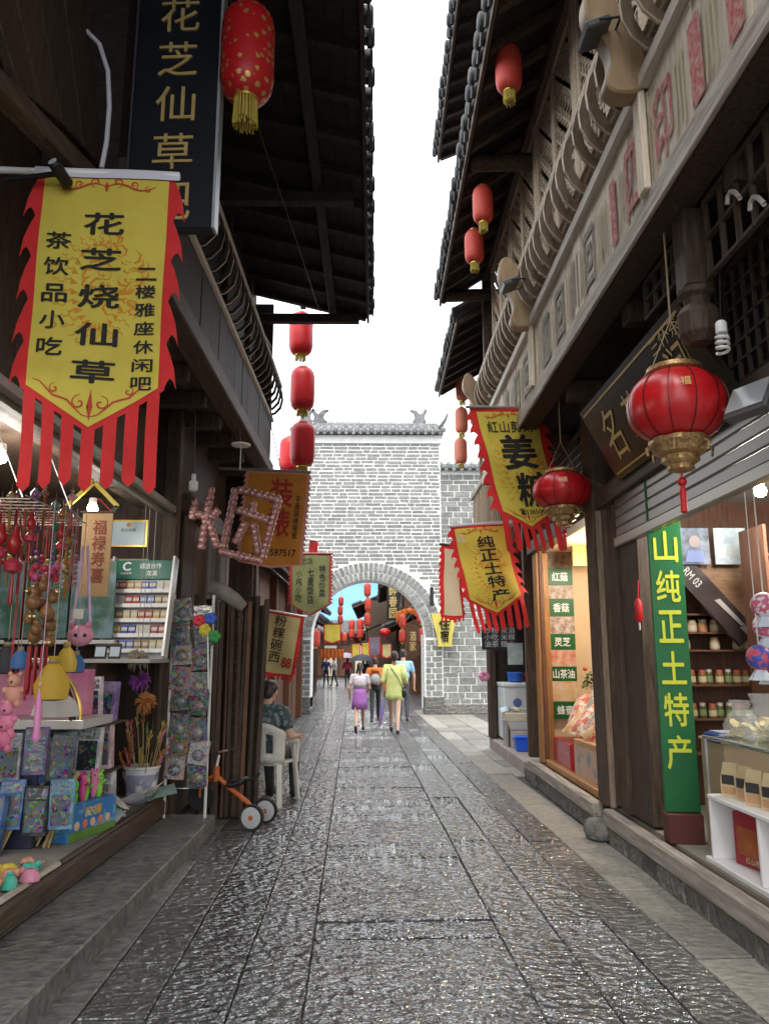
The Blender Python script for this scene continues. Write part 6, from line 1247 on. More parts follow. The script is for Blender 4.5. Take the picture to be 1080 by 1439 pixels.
# spotlight and conduit by the big banner
t = thing('spot_lamp', 'small black spotlight clamped on the big banner pole', 'lamp', atY(85, 243, 3.45)); Rm = Euler((R(60), R(-35), 0)).to_matrix(); MB().lathe([(.022, -.07), (.03, -.06), (.03, .05), (.02, .06)], n=14, Rm=Rm).build('housing', BLACK, t, True); MB().lathe([(.022, .0), (.024, .004)], Rm @ V((0, 0, .061)), 12, Rm).build('lens', plain((.5, .52, .55), .1), t); MB().tube([(0, 0, 0), (-.08, .02, .0), (-.3, .05, -.01)], .014, 7).build('arm', BLACK, t, True)
cd = tag(MB().tube([atY(x, y, 3.75) for x, y in ((118, 40), (140, 62), (152, 100), (154, 150), (150, 200), (143, 236))], .013, 8).build('conduit_pipe', plain((.5, .5, .58), .4), None, True), 'pale lilac plastic conduit bending down beside the black sign', 'pipe', None, 'thing')
cd2 = tag(MB().tube([atX(x, y, -1.30) for x, y in ((352, 436), (381, 488), (381, 600), (395, 660))], .008, 6).build('cable', plain((.3, .3, .32), .5), None, True), 'thin grey cable running down the far corner of the dark gallery', 'cable', None, 'thing')
cd3 = tag(MB().tube([(-1.0, 3.5, 5.9), (-.92, 5.5, 5.6), (-.8, 7.5, 5.72), (-.72, 9.2, 5.85)], .004, 5).build('cable', plain((.06, .06, .07), .5), None, True), 'slack black cable slung under the dark eave', 'cable', None, 'thing')
# ---------------------------------------------------------------- people: tapered limbs fused into one skin
import numpy as np
def capsule(mb, a, b, ra, rb, n=12):
    a, b = V(a), V(b); d = b - a; L = d.length
    if L < 1e-6: mb.ball(a, ra, n, 8); return
    d /= L; pts, rs = [], []
    for k in range(5): t = math.pi / 2 * (1 - k / 4); pts.append(a - d * ra * math.sin(t)); rs.append(max(ra * math.cos(t), .0015))
    for k in range(1, 5): pts.append(a + d * L * k / 5); rs.append(ra + (rb - ra) * k / 5)
    for k in range(5): t = math.pi / 2 * k / 4; pts.append(b + d * rb * math.sin(t)); rs.append(max(rb * math.cos(t), .0015))
    mb.tube(pts, rs, n)
def fuse(prims, mats, vox, name='body'):
    """prims: ('c', a, b, ra, rb, mat) tapered capsule or ('e', centre, (rx, ry, rz), rot, 0, mat) ellipsoid"""
    mb = MB()
    for p in prims:
        if p[0] == 'c': capsule(mb, *p[1:5])
        else:
            Rm = Euler(p[3]).to_matrix() if p[3] else MX.Identity(3); s = MB(); s.ball((0, 0, 0), 1, 16, 10)
            mb.add([Rm @ V((v[0] * p[2][0], v[1] * p[2][1], v[2] * p[2][2])) + V(p[1]) for v in s.v], s.f)
    me = mb.mesh('tmp', []); o = bpy.data.objects.new('tmp', me); COL.objects.link(o)
    r = o.modifiers.new('r', 'REMESH'); r.mode = 'VOXEL'; r.voxel_size = vox; r.use_smooth_shade = True
    sm = o.modifiers.new('s', 'SMOOTH'); sm.factor = .5; sm.iterations = 4
    dg = bpy.context.evaluated_depsgraph_get(); out = bpy.data.meshes.new_from_object(o.evaluated_get(dg)); bpy.data.objects.remove(o)
    out.name = name; out.materials.clear()
    for m in mats: out.materials.append(m)
    n = len(out.polygons); c = np.empty(n * 3); out.polygons.foreach_get('center', c); c = c.reshape(-1, 3); best = np.full(n, 1e9); idx = np.zeros(n, int)
    for p in prims:
        if p[0] == 'c':
            a, b = np.array(p[1], float), np.array(p[2], float); d = b - a; q = np.clip(((c - a) @ d) / max(d @ d, 1e-9), 0, 1); ds = np.linalg.norm(c - a - q[:, None] * d, axis=1) - (p[3] + (p[4] - p[3]) * q)
        else:
            Rm = np.array(Euler(p[3]).to_matrix()) if p[3] else np.eye(3); l = (c - np.array(p[1], float)) @ Rm; k = np.linalg.norm(l / np.array(p[2]), axis=1); ds = (k - 1) * min(p[2])
        w = ds < best; best[w] = ds[w]; idx[w] = p[5]
    out.polygons.foreach_set('material_index', idx.tolist()); out.polygons.foreach_set('use_smooth', [True] * n); return out
SKIN = mat('skin', (.52, .33, .24), .55, col2=(.46, .27, .19), scale=9); HAIR = mat('dark_hair', (.018, .014, .012), .45, col2=(.04, .03, .024), scale=40, stretch=(1, 1, .2), bump=.4)
def hand(pr, w, d, side, mi, s, curl=.5):
    """five unequal, bent fingers from the wrist w along direction d"""
    w, d = V(w), V(d).normalized(); x = V((0, 1, 0)) - d * d.y; x.normalize(); n = d.cross(x) * side
    pr.append(('c', w, w + d * .06 * s, .022 * s, .026 * s, mi))
    for k, (o, L) in enumerate(((-.022, .062), (-.008, .072), (.007, .066), (.02, .05))):
        b = w + d * .075 * s + x * o * s; m_ = b + (d * math.cos(curl) + n * math.sin(curl)) * L * .5 * s; e = m_ + (d * math.cos(curl * 2.2) + n * math.sin(curl * 2.2)) * L * .5 * s
        pr.append(('c', b, m_, .0088 * s, .008 * s, mi)); pr.append(('c', m_, e, .008 * s, .0068 * s, mi))
    b = w + d * .03 * s + x * .02 * s; m_ = b + (d * .5 + x * .7 + n * .3) * .035 * s; pr.append(('c', b, m_, .011 * s, .0095 * s, mi)); pr.append(('c', m_, m_ + (d * .9 + n * .3) * .03 * s, .0095 * s, .008 * s, mi))
def head(pr, c, s, tilt=(0, 0, 0), long_hair=False, cap=None):
    c = V(c); E = Euler(tilt).to_matrix(); P = lambda *q: c + E @ (V(q) * s)
    pr += [('e', P(0, .0, .0), (.072 * s, .088 * s, .098 * s), tilt, 0, 0), ('e', P(0, .035, -.055), (.05 * s, .05 * s, .055 * s), tilt, 0, 0), ('c', P(0, .088, .005), P(0, .102, -.022), .009 * s, .014 * s, 0)]
    for q in (-1, 1): pr.append(('e', P(.074 * q, -.002, -.012), (.010 * s, .019 * s, .03 * s), tilt, 0, 0))
    pr += [('e', P(0, -.014, .022), (.079 * s, .088 * s, .09 * s), tilt, 0, 1), ('e', P(0, -.045, -.03), (.066 * s, .05 * s, .065 * s), tilt, 0, 1)]
    if long_hair: pr += [('c', P(0, -.085, .02), P(0, -.1, -.06), .03 * s, .034 * s, 1), ('c', P(0, -.1, -.06), P(.01, -.1, -.20), .036 * s, .014 * s, 1)]
def face(t, c, s, tilt=(0, 0, 0)):
    E = Euler(tilt).to_matrix(); c = V(c)
    for q in (-1, 1): o = MB().ball((0, 0, 0), .011 * s, 8, 5).build('eye', BLACK, t, True); o.location = c + E @ (V((.03 * q, .077, .008)) * s)
    o = MB().ball((0, 0, 0), .012 * s, 8, 5, (2, .6, .5)).build('mouth', plain((.4, .12, .1), .5), t, True); o.location = c + E @ (V((0, .083, -.055)) * s)
def walker(name, label, P, H, rz, mats, stride=.12, lift=0, sleeve=.5, shorts=None, arms=((.05, -.02), (.05, .03)), hair_long=False, bend=(0, 0), loose=1.0, vox=.011, skirt=False):
    """walks towards local +y; mats: skin, hair, top, bottom, shoes"""
    t = thing(name, label, 'person', P, rz); h = H; pr = []
    Z = lambda q: q * h
    hz_ = Z(.935); hc = (0, .015 * h, hz_); head(pr, hc, h / 1.68, (R(-4), 0, 0), hair_long)
    pr.append(('c', (0, 0, Z(.80)), (0, .008, Z(.88)), .034 * h, .031 * h, 0))
    k = loose
    pr += [('e', (0, 0, Z(.735)), (.098 * h * k, .064 * h * k, .098 * h), None, 0, 2), ('e', (0, .0, Z(.63)), (.082 * h * k, .056 * h * k, .09 * h), None, 0, 2), ('c', (-.085 * h, 0, Z(.80)), (.085 * h, 0, Z(.80)), .034 * h, .034 * h, 2), ('e', (0, 0, Z(.53)), (.088 * h, .062 * h, .065 * h), None, 0, 3 if not skirt else 2)]
    for i, s in enumerate((-1, 1)):
        sh = V((s * .105 * h, 0, Z(.80))); ax, ay = arms[i]; el = sh + V((s * ax * h, ay * h, -.175 * h)); wr = el + V((s * bend[i] * -.06 * h, (.03 + bend[i] * .10) * h, (-.145 + bend[i] * .06) * h))
        m1 = sh + (el - sh) * sleeve
        pr.append(('c', sh, el, .026 * h, .021 * h, 0 if sleeve < .95 else 2)); pr.append(('c', sh, sh + (el - sh) * min(sleeve, 1), .036 * h, .033 * h, 2))
        pr.append(('c', el, wr, .0215 * h, .015 * h, 0 if sleeve < 1.3 else 2))
        if sleeve > 1.3: pr.append(('c', el, el + (wr - el) * .85, .026 * h, .022 * h, 2))
        hand(pr, wr, wr - el, s, 0, h / 1.7)
        hip = V((s * .048 * h, 0, Z(.50))); f = stride * s; kn = hip + V((0, f * h * .62 + .01, -.225 * h)); an = kn + V((0, f * h * .5 - (.05 * h if f < 0 else 0), -.215 * h)); 
        if f < 0 and lift: an = kn + V((0, -.17 * h * lift, -.16 * h))
        an.z = max(an.z, .045 * h) if not (f < 0 and lift) else an.z
        lower = shorts is not None
        pr.append(('c', hip, kn, .045 * h, .031 * h, 0 if lower else 3)); pr.append(('c', kn, an, .031 * h, .019 * h, 0 if lower else 3))
        if not lower: pr.append(('c', kn, kn + (an - kn) * .9, .034 * h, .027 * h, 3))
        tw = V((0, .075 * h, -.012 * h)) if not (f < 0 and lift) else V((0, .02 * h, -.08 * h))
        pr.append(('c', an + V((0, -.015 * h, -.02 * h)), an + tw + V((0, 0, -.012 * h)), .024 * h, .02 * h, 4))
    me = fuse(pr, mats, vox); zmin = min(v.co.z for v in me.vertices)
    me.transform(MX.Translation((0, 0, -zmin))); b = link('body', me, t); face(t, (hc[0], hc[1], hc[2] - zmin), h / 1.68, (R(-4), 0, 0)); t['dz'] = -zmin
    return t, pr, -zmin
def loft(rings, name, m, t, n=28, wob=0, nw=7):
    """rings: (z, rx, ry, cx, cy) from top to hem; a thin cloth shell"""
    b = MB(); vs, fs = [], []
    for i, (z, rx, ry, cx, cy) in enumerate(rings):
        for k in range(n): a = 2 * math.pi * k / n; w = 1 + wob * (i / len(rings)) * math.sin(nw * a + i * .4); vs.append((cx + rx * w * math.cos(a), cy + ry * w * math.sin(a), z))
    for i in range(len(rings) - 1):
        for k in range(n): fs.append((i * n + k, (i + 1) * n + k, (i + 1) * n + (k + 1) % n, i * n + (k + 1) % n))
    b.add(vs, fs); return b.build(name, m, t, True, solid=.006)
C = lambda *c: mat('cloth_%d_%d_%d' % tuple(int(x * 99) for x in c), c, .8, col2=tuple(x * .8 for x in c), scale=7, bump=.3, bscale=14, dist=.02)
# girl in white and purple
WH = C(.62, .58, .62); t, pr, dz = walker('person', 'girl with ponytail in white shirt and purple skirt walking toward the archway', (-.32, 16.4, .004), 1.42, 0, [SKIN, HAIR, WH, WH, C(.02, .02, .025)], .15, 1.0, .55, shorts=1, hair_long=True, skirt=True, bend=(.2, 1.0), arms=((.05, -.03), (.04, .02)), loose=1.0)
h = 1.42; loft([(dz + .625 * h, .082 * h, .064 * h, 0, 0), (dz + .55 * h, .098 * h, .078 * h, 0, 0), (dz + .45 * h, .108 * h, .092 * h, 0, 0), (dz + .33 * h, .118 * h, .108 * h, 0, 0)], 'skirt', C(.38, .15, .47), t, wob=.05)
loft([(dz + .80 * h, .07 * h, .05 * h, 0, 0), (dz + .77 * h, .105 * h, .07 * h, 0, -.005), (dz + .69 * h, .10 * h, .074 * h, 0, -.006), (dz + .63 * h, .088 * h, .068 * h, 0, 0)], 'shirt', WH, t, wob=.04)
# woman in lime shirt dress
LM = C(.60, .66, .25); t, pr, dz = walker('person', 'woman in loose lime green shirt dress with black shoulder bag and closed umbrella', (.40, 16.4, .004), 1.68, R(-4), [SKIN, HAIR, LM, LM, C(.02, .02, .022)], -.17, 0, .95, shorts=1, skirt=True, bend=(.1, .9), arms=((.035, -.02), (.035, .0)), loose=.95)
h = 1.68; loft([(dz + .815 * h, .065 * h, .045 * h, 0, 0), (dz + .785 * h, .108 * h, .068 * h, 0, -.004), (dz + .70 * h, .10 * h, .076 * h, 0, -.006), (dz + .58 * h, .10 * h, .078 * h, 0, 0), (dz + .47 * h, .108 * h, .085 * h, 0, 0), (dz + .40 * h, .113 * h, .09 * h, 0, 0)], 'shirt_dress', LM, t, wob=.03)
for s in (-1, 1): loft([(dz + .80 * h, .038 * h, .036 * h, s * .10 * h, 0), (dz + .72 * h, .04 * h, .038 * h, s * .118 * h, -.005), (dz + .60 * h, .036 * h, .036 * h, s * .135 * h, .01)], 'sleeve', LM, t, 14, .04)
MB().ball((0, -.09, dz + .93 * h), .07, 12, 8, (1, .55, 1.5)).build('hair_fall', HAIR, t, True)
bg_ = thing('shoulder_bag', 'small black shoulder bag at the hip of the woman in lime green', 'bag', (.40 + .20, 16.36, dz + .66)); MB().ball((0, 0, .16), .1, 12, 8, (.7, .6, 1)).build('bag', plain((.015, .015, .017), .4), bg_, True); MB().tube([(-.02, -.02, .24), (-.12, -.13, .45), (-.30, -.10, .72)], .008, 5).build('strap', BLACK, bg_, True)
um = thing('closed_umbrella', 'closed purple and blue umbrella hanging from the woman in lime green', 'umbrella', (.09, 16.42, .1)); MB().lathe([(.006, 0), (.03, .06), (.05, .3), (.04, .5), (.015, .6)], n=12, rib=.15, nrib=8).build('canopy', mat('umbrella_print', (.30, .12, .34), .5, col2=(.1, .2, .4), scale=6), um, True); MB().tube([(0, 0, .58), (.01, 0, .74)], .01, 6).build('handle', BLACK, um, True); um.rotation_euler = (0, R(9), 0)
# orange hoodie, blue shirt
t, pr, dz = walker('person', 'person in orange hoodie with small grey backpack under the archway', (.0, 19.4, 0), 1.56, 0, [SKIN, HAIR, C(.60, .16, .03), C(.02, .02, .025), C(.05, .05, .05)], .15, 0, 1.4, loose=1.12); h = 1.56
MB().ball((0, -.115, dz + .80 * h), .09, 12, 8, (1.1, .6, .7)).build('hood', C(.58, .15, .03), t, True)
bp = thing('backpack', 'small grey round backpack on the person in orange', 'bag', (0, 19.26, dz + .66 * h - .14)); MB().ball((0, 0, .13), .13, 14, 9, (1, .55, 1)).build('pack', C(.3, .3, .31), bp, True)
for s in (-1, 1): MB().tube([(.09 * s, -.02, .2), (.09 * s, .02, .30), (.085 * s, .12, .33)], .012, 6).build('strap', BLACK, bp, True)
walker('person', 'man in light blue shirt walking half hidden behind the woman in lime', (.70, 19.6, 0), 1.76, 0, [SKIN, HAIR, C(.28, .48, .66), C(.04, .045, .06), C(.03, .03, .03)], -.08, 0, .6, loose=1.1)
# people far beyond the arch
t, pr, dz = walker('person', 'person in red top with red backpack under a lilac umbrella beyond the arch', (-1.45, 41, 0), 1.58, 0, [SKIN, HAIR, C(.5, .06, .10), C(.02, .025, .03), C(.02, .02, .02)], .1, 0, 1.2, vox=.018); MB().ball((0, -.12, 1.12), .17, 12, 8, (1, .5, 1.25)).build('backpack', C(.48, .05, .09), t, True)
def umbrella(label, P, r, c):
    t = thing('open_umbrella', label, 'umbrella', P); MB().lathe([(r, 0), (r * .85, r * .2), (r * .5, r * .42), (.01, r * .52)], n=24, rib=.06, nrib=8).build('canopy', C(*c), t, True); MB().tube([(0, 0, -.7), (0, 0, r * .55)], .01, 6).build('shaft', STEEL, t); MB().tube([(0, 0, -.75), (0, 0, -.66)], .018, 6).build('handle', BLACK, t)
umbrella('open lilac umbrella over the person with red backpack', (-1.5, 40.9, 1.52), .52, (.42, .34, .42)); 
walker('person', 'person in dark clothes under the dark umbrella beyond the girl', (-.45, 30.0, 0), 1.58, 0, [SKIN, HAIR, C(.05, .05, .06), C(.02, .02, .03), C(.02, .02, .02)], .08, 0, 1.2, vox=.018); umbrella('open dark grey umbrella held beyond the girl in white', (-.5, 29.9, 1.40), .5, (.06, .065, .08))
walker('person', 'person in navy top standing by the posts beyond the arch', (-2.75, 44.2, 0), 1.6, R(160), [SKIN, HAIR, C(.05, .05, .2), C(.03, .03, .06), C(.02, .02, .02)], .05, 0, 1.2, vox=.02); walker('person', 'person in white top standing beside the one in navy beyond the arch', (-2.25, 43.2, 0), 1.58, R(120), [SKIN, HAIR, C(.5, .5, .52), C(.03, .03, .05), C(.02, .02, .02)], .06, 0, .6, vox=.02)
# ---------------------------------------------------------------- white plastic chair and the seated man
HD = R(-15); CH = V((-1.17, 8.55, 0)); PLS = mat('chair_plastic', (.66, .65, .6), .4, col2=(.58, .56, .5), scale=5)
ch = thing('plastic_chair', 'white plastic armchair carrying the seated man by the planks', 'chair', CH, HD)
MB().prism([(-.22, -.2), (.22, -.2), (.25, .22), (.2, .26), (-.2, .26), (-.25, .22)], .03, MX.Translation((0, 0, .40))).build('seat', PLS, ch, bev=.01)
for sx, sy in ((-1, -1), (1, -1), (-1, 1), (1, 1)):
    b = MB(); top = (sx * .24, sy * .2, .60 if sy > 0 else .42); bot = (sx * .28, sy * .27, 0); b.bar(bot, top, .06, .035); b.build('leg', PLS, ch, bev=.008)
# curved back with an opening, running into the arms
def backp(u, v):
    a = math.pi * (u - .5) * .75; r = .27 + .05 * v; return (r * math.sin(a) * 1.02, -.02 - .22 * math.cos(a) - .09 * v, .43 + .42 * v * (1 - .28 * (2 * u - 1) ** 2))
bk = MB(); bk.grid(backp, 18, 8); bk.f = [f for i, f in enumerate(bk.f) if not ((i % 18) in (4, 5, 12, 13) and 2 <= i // 18 <= 5)]; bk.mi = [0] * len(bk.f); bk.build('backrest', PLS, ch, True, solid=.018)
for s in (-1, 1):
    MB().tube([(s * .25, -.17, .74), (s * .285, -.05, .66), (s * .29, .1, .635), (s * .275, .22, .625)], [.028, .03, .032, .026], 8).build('arm', PLS, ch, True); MB().bar((s * .275, .2, .40), (s * .28, .22, .62), .05, .035).build('arm_post', PLS, ch, bev=.006)
mn = thing('person', 'man in dark patterned shirt seated with his back turned, hand on chair arm', 'person', CH, HD); pr = []
hc = (.03, .0, 1.155); tl_ = (R(-16), R(4), R(-6)); head(pr, hc, 1.06, tl_)
pr += [('c', (.01, -.07, .97), (.02, -.02, 1.08), .06, .055, 0), ('e', (0, -.075, .84), (.20, .13, .19), None, 0, 2), ('e', (0, -.055, .66), (.175, .13, .19), None, 0, 2), ('c', (-.16, -.07, .955), (.16, -.07, .955), .066, .066, 2), ('e', (0, -.03, .52), (.185, .15, .11), None, 0, 3)]
for s in (-1, 1):
    sh = V((s * .20, -.07, .945)); el = sh + V((s * .10, -.03, -.25)) if s > 0 else sh + V((-.06, .05, -.27)); wr = V((.29, .07, .685)) if s > 0 else V((-.29, .13, .69))
    pr += [('c', sh, el, .046, .038, 0), ('c', sh, sh + (el - sh) * .55, .064, .062, 2), ('c', el, wr, .038, .026, 0)]; hand(pr, wr, V((0, 1, -.15)), s, 0, 1.0, .7)
    hip = V((s * .09, .02, .50)); kn = V((s * .14, .43, .49)); an = V((s * .13, .47, .09)); pr += [('c', hip, kn, .085, .062, 3), ('c', kn, an, .062, .045, 3), ('c', an + V((0, -.02, -.05)), an + V((0, .14, -.055)), .042, .036, 4)]
SHIRT = mat('patterned_shirt', (.045, .062, .068), .8); n_, l_ = SHIRT.node_tree.nodes, SHIRT.node_tree.links
tc = n_.new('ShaderNodeTexCoord'); vo = n_.new('ShaderNodeTexVoronoi'); vo.inputs['Scale'].default_value = 17; l_.new(tc.outputs['Object'], vo.inputs['Vector']); r_ = n_.new('ShaderNodeMapRange'); r_.inputs[1].default_value = .33; r_.inputs[2].default_value = .5; r_.inputs[3].default_value = 1; r_.inputs[4].default_value = 0; l_.new(vo.outputs['Distance'], r_.inputs[0]); x_ = n_.new('ShaderNodeMix'); x_.data_type = 'RGBA'; x_.inputs[6].default_value = (.05, .075, .082, 1); x_.inputs[7].default_value = (.19, .24, .24, 1); l_.new(r_.outputs[0], x_.inputs[0]); l_.new(x_.outputs[2], n_['Principled BSDF'].inputs['Base Color'])
mn.scale = (1.1, 1.06, 1.0); link('body', fuse(pr, [SKIN, HAIR, SHIRT, C(.06, .062, .05), C(.03, .025, .02)], .009), mn); face(mn, hc, 1.06, tl_)
# ---------------------------------------------------------------- tricycle
tk = thing('tricycle', "child's orange tricycle with black saddle and grey wheels at the end of the step", 'tricycle', (0, 0, 0)); ORG = mat('orange_paint', (.55, .13, .03), .4, col2=(.46, .1, .02), scale=7)
w1, w2 = V((-1.09, 7.2, .115)), V((-1.01, 7.52, .115)); ax = (w2 - w1).normalized(); fw = V((-ax.y, ax.x, 0)); Rw = MX((fw, V((0, 0, 1)), ax)).transposed(); mid = (w1 + w2) / 2
if fw.x > 0: fw = -fw; Rw = MX((fw, V((0, 0, 1)), -ax)).transposed()
tk.location = (mid.x, mid.y, 0)
for w in (w1, w2):
    o = MB().lathe([(.085, -.016), (.11, -.02), (.115, 0), (.11, .02), (.085, .016)], n=28, Rm=Rw).build('wheel', plain((.02, .02, .02), .7), tk, True); o.location = w - tk.location
    d = MB().lathe([(.03, -.026), (.06, -.024), (.09, -.019), (.09, .019), (.06, .024), (.02, .026)], n=24, Rm=Rw).build('rim', plain((.45, .46, .46), .4), o, True); MB().lathe([(.018, -.036), (.022, -.03), (.022, .03), (.018, .036)], n=10, Rm=Rw).build('hub', ORG, o, True)
L_ = lambda p: p - tk.location
hd = mid + fw * .43 + V((0, 0, .40))
MB().tube([L_(w1), L_(w2)], .011, 8).build('axle', STEEL, tk, True)
MB().tube([L_(mid), L_(mid + fw * .12 + V((0, 0, .10))), L_(mid + fw * .30 + V((0, 0, .22))), L_(hd + V((0, 0, -.08)))], [.02, .022, .022, .022], 10).build('frame_tube', ORG, tk, True)
MB().tube([L_(hd + V((0, 0, -.13))), L_(hd + V((0, 0, -.0)))], .03, 10).build('head_tube', ORG, tk, True)
fwheel = mid + fw * .57 + V((0, 0, .13))
for s in (-1, 1): MB().tube([L_(hd + V((0, 0, -.08)) + ax * .02 * s), L_(hd + fw * .07 + V((0, 0, -.10)) + ax * .035 * s), L_(fwheel + V((0, 0, .06)) + ax * .035 * s), L_(fwheel + ax * .035 * s)], .013, 8).build('fork', ORG, tk, True)
o = MB().lathe([(.1, -.016), (.126, -.02), (.13, 0), (.126, .02), (.1, .016)], n=28, Rm=Rw).build('wheel', plain((.02, .02, .02), .7), tk, True); o.location = L_(fwheel); MB().lathe([(.1, -.012), (.1, .012), (.03, .02)], n=24, Rm=Rw).build('rim', plain((.4, .4, .4), .4), o, True)
MB().tube([L_(hd), L_(hd + V((0, 0, .10)) + fw * -.02)], .012, 8).build('stem', WHITE, tk, True); hb = hd + V((0, 0, .13)) - fw * .03
MB().tube([L_(hb - ax * .17 - fw * .03), L_(hb - ax * .05), L_(hb + ax * .05), L_(hb + ax * .17 - fw * .03)], .012, 8).build('handlebar', STEEL, tk, True)
for s in (-1, 1): MB().tube([L_(hb + ax * .12 * s - fw * .02), L_(hb + ax * .2 * s - fw * .035)], .018, 8).build('grip', BLACK, tk, True)
sd = mid + fw * .2 + V((0, 0, .23)); b = MB(); b.grid(lambda u, v: L_(sd + fw * (.17 * (u - .35)) + ax * ((v - .5) * (.19 - .1 * u)) + V((0, 0, .03 + .05 * (1 - u) ** 3 - .05 * (2 * v - 1) ** 2 * .5))), 10, 8); b.build('saddle', plain((.02, .02, .022), .4), tk, True, solid=.03)
MB().tube([L_(sd - fw * .05 + V((0, 0, .06))), L_(sd - fw * .14 + V((0, 0, .07))), L_(sd - fw * .2 + V((0, 0, .13)))], .012, 8).build('push_bar', BLACK, tk, True)
# ---------------------------------------------------------------- the street beyond the arch
def far_house(label, x, depth, y0, y1, h1, h2, side, mw, n, eave_x, sign=None, lean=0):
    """side +1: stands right of the street (front face at x), -1: left"""
    t = thing('street_house', label, 'house', (x + side * depth / 2, (y0 + y1) / 2, 0)); s = side
    def B(name, m, a, b, ya, yb, za, zb, bev=.01): return MB().bx(min(x + s * a, x + s * b), max(x + s * a, x + s * b), ya, yb, za, zb).build(name, m, t, world=True, bev=bev)
    B('wall', mw, .06, depth, y0, y1, 0, h2)
    st = (y1 - y0) / n
    for k in range(n):
        a = y0 + st * k; B('post', W_BROWN, -.02, .12, a, a + .12, 0, h2)
        d = B('door', W_RED if k % 2 else W_BROWN, .02, .058, a + .2, a + st - .15, .1, h1 - .5); 
        w = B('window', W_LAT, .0, .055, a + .25, a + st - .25, h1 + .7, h2 - .5)
        q = MB().bx(min(x - s * .006, x - s * .001), max(x - s * .006, x - s * .001), a + .33, a + st - .33, h1 + .8, h2 - .6); q.v = [(p[0] - t.location.x, p[1] - t.location.y, p[2] - t.location.z) for p in q.v]; q.build('pane', BLACK, w)
    B('floor_beam', W_GREY, -.3, .05, y0, y1, h1, h1 + .16); B('gallery_rail', W_BROWN, -.3, -.24, y0, y1, h1 + .55, h1 + .62)
    eave(t, eave_x, h2 - .35, x + s * .06, h2, y0, y1, W_DARK, W_BROWNY, DARKT, s, tstep=.3, tr=.09, rafter=.7)
    eave(t, x - s * .75, h1 - .3, x + s * .06, h1 + .05, y0, y1, W_DARK, W_BROWNY, DARKT, s, tstep=.3, tr=.09, rafter=.8)
    return t
far_house('tall brown timber house just past the arch on the brick side', 1.95, 3, 25.6, 33, 3.3, 7.2, 1, W_BROWN, 4, 1.0)
far_house('second timber house past the arch with grey tiled lower eave', 1.15, 3, 34, 44, 3.1, 5.0, 1, W_RED, 5, .2)
far_house('third timber house where the street bends, dark eave', -.55, 3, 45, 58, 3.0, 4.8, 1, W_BROWN, 5, -1.3)
far_house('timber house past the arch on the posts side with dark eave', -2.5, 3, 24.5, 34, 3.0, 4.7, -1, W_RED, 4, -1.75)
far_house('second timber house on the posts side beyond the arch', -3.5, 3, 35, 48, 3.0, 4.5, -1, W_BROWN, 5, -2.8)
far_house('pale end house closing the street where it bends', -5.4, 3, 49, 62, 3.0, 4.4, -1, W_TAN, 5, -4.8)
bw = thing('brick_side_wall', 'low grey brick side wall just inside the arch behind the woman in lime', 'wall', (1.7, 23.6, 0)); MB().bx(1.42, 1.98, 23.4, 24.2, 0, 2.2).build('wall', MORTAR, bw, world=True)
z = .05; k = 0
while z < 2.1:
    x = 1.43 - (.1 if k % 2 else 0)
    while x < 1.97:
        a, b = max(x, 1.43), min(x + .24, 1.97)
        if b - a > .05: o = MB().box((0, 0, 0), (b - a, .05, .11)).build('brick', BRICKW, bw); o.location = V(((a + b) / 2, 23.395, z + .055)) - bw.location
        x += .26
    z += .135; k += 1
for x, y, lab in ((-2.15, 23.2, 'dark red-brown post standing just inside the arch'), (-2.4, 25.5, 'second red-brown post beyond the arch'), (-2.65, 28.6, 'third red-brown post beyond the arch')):
    t = thing('timber_post', lab, 'post', (x, y, 0)); MB().bx(-.11, .11, -.11, .11, .12, 3.0).build('shaft', W_RED, t, bev=.012); MB().lathe([(.17, 0), (.18, .06), (.14, .118)], n=12).build('base', S_SIDE, t, True)
# vertical sign and hanging plaque
t = thing('street_sign', 'narrow black street sign with gold characters seen through the arch', 'sign', atY(552, 872, 25.2)); MB().bx(-.2, .2, 0, .06, 0, 1.25).build('board', BLACK, t); link('lettering', text_mesh(vtext('醉春园'), .26, 1.08, GL, .02), t, (0, -.004, .62), (math.pi / 2, 0, 0)); MB().bx(-.02, .02, .061, .4, 1.0, 1.04).build('bracket', BLACK, t)
t = thing('hanging_plaque', 'brown leaf-shaped wooden plaque hanging inside the arch', 'sign', atY(580, 926, 24.6)); MB().prism([(-.1, 0), (.1, .0), (.2, .15), (.2, .95), (.1, 1.05), (-.1, 1.05), (-.2, .95), (-.2, .15)], .04, XZ).build('board', W_RED, t, bev=.01); link('lettering', text_mesh(vtext('酒家'), .2, .6, GL, .02), t, (0, -.004, .55), (math.pi / 2, 0, 0)); MB().tube([(0, .02, 1.05), (0, .02, 1.9)], .008, 5).build('cord', BLACK, t)
t = thing('cloth_swag', 'orange cloth swag over the doorway inside the arch', 'drapery', atY(575, 868, 24.9)); ORC = C(.66, .16, .03)
b = MB(); b.grid(lambda u, v: ((u - .5) * .85, -.03 * math.sin(u * 25) * v, .12 * math.sin(math.pi * u) + .18 - v * (.16 + .22 * abs(2 * u - 1) ** 1.5)), 24, 6); b.build('swag', ORC, t, True, solid=.01); MB().ball((0, -.03, .22), .08, 10, 6).build('rosette', ORC, t, True)
def mini(label, x, y, Y, d, h, g, m=LRED2): long_lantern(label, atY(x, y, Y), d, h, m, g, .3, .12)
for i, (x, y) in enumerate(((516, 829), (517, 850), (516, 871))): mini('%s lantern of the orange-red string seen through the arch' % ['top', 'middle', 'lowest'][i], x, y, 25.4, .23, .42, 'lantern string inside the arch')
for i, (x, y, w) in enumerate(((565, 873, 'upper'), (565, 894, 'lower'))): mini('%s red lantern left of the leaf-shaped plaque' % w, x, y, 24.7, .23, .4, 'lanterns around the leaf-shaped plaque')
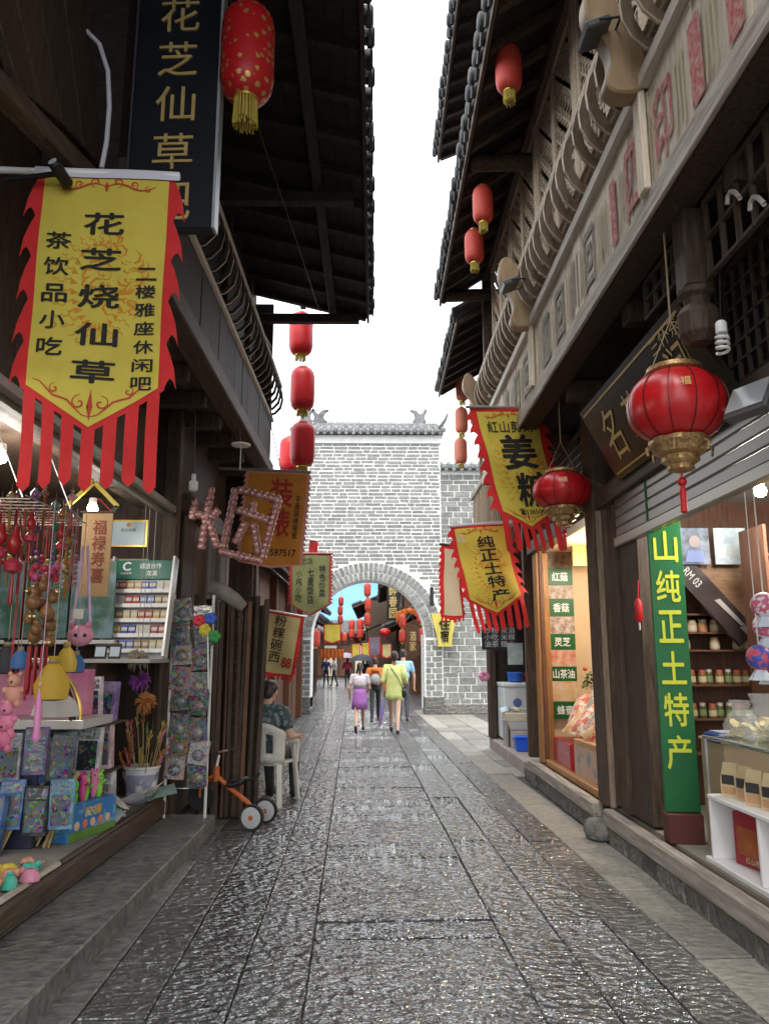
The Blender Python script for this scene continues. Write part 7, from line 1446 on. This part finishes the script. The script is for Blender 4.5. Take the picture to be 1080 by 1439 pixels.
for i, (x, y, w) in enumerate(((591, 866, 'upper'), (592, 894, 'lower'))): mini('%s red lantern right of the leaf-shaped plaque' % w, x, y, 24.7, .26, .46, 'lanterns around the leaf-shaped plaque')
for i, (x, y) in enumerate(((479, 845), (478, 858), (478, 871))): mini('%s red lantern of the string on the posts side beyond the arch' % ['top', 'middle', 'lowest'][i], x, y, 30, .2, .34, 'lantern string beyond the arch')
for i, (x, y, Y) in enumerate(((494, 878, 40), (494, 890, 40), (506, 878, 36), (506, 890, 36), (484, 896, 44), (500, 898, 46), (471, 892, 38))): mini('small far red lantern, %s from the sky gap side' % ['first', 'second', 'third', 'fourth', 'fifth', 'sixth', 'seventh'][i], x, y, Y, .32, .52, 'far lanterns beyond the arch')
mini('red lantern on the arch pier beside the olive banner', 443, 897, 22.9, .3, .5, None)
t = thing('round_lantern', 'dark red round lantern under the far tiled eave', 'lantern', atY(541, 889, 27)); MB().ball((0, 0, 0), .2, 18, 10, (1, 1, .75)).build('body', LRED, t, True); MB().tube([(0, 0, .13), (0, 0, .6)], .006, 4).build('cord', BLACK, t); MB().lathe([(.01, -.3), (.02, -.27), (.01, -.15)], n=8).build('tassel', LRED, t, True)
for i, (x, y, Y, w, hh, c, lab) in enumerate(((467, 877, 25.5, .55, .6, YEL, 'yellow patterned banner beyond the arch on the posts side'), (515, 903, 34, .42, .7, YEL, 'small yellow banner far down the street'), (500, 905, 38, .4, .7, YEL, 'smaller yellow banner farther down the street'), (526, 895, 30, .42, .75, C(.2, .18, .24), 'grey-purple banner with red hem far down the street'), (543, 905, 29, .35, .5, PALE, 'pale yellow banner below the round far lantern'))):
    banner('far_banner', lab, atY(x, y, Y), w, hh * .85, hh, hh * 1.05, [], panel=c, border=.03, nt=6, d=.03, ntail=5, amp=.02, orn=False, pole=(-w / 2, w / 2), group='banners beyond the arch', polecol=BLACK)
t = thing('orange_awning', 'orange-red fringed cloth hanging below the far yellow banner', 'drapery', atY(466, 912, 26)); b = MB(); b.grid(lambda u, v: ((u - .5) * .8, -.02 * math.sin(u * 40), -.32 * v + .04 * math.sin(u * 30) * v), 24, 4); b.build('cloth', ORC, t, True, solid=.008); MB().tube([(-.42, 0, .01), (.42, 0, .01)], .012, 6).build('pole', BLACK, t)

eh = thing('street_house', 'low timber house facing down the street at the far bend', 'house', (-3.2, 64, 0))
MB().bx(-7.0, 3.4, 63, 67, 0, 3.6).build('wall', W_BROWN, eh, world=True)
for k in range(7): MB().bx(-6.6 + 1.25 * k, -5.6 + 1.25 * k, 62.94, 62.99, .1, 2.5).build('door', W_RED if k % 2 else W_TAN, eh, world=True)
tiled_cap(eh, -7.2, 3.6, 62.2, 65, 3.5, 4.6, DARKT, .3, .1)
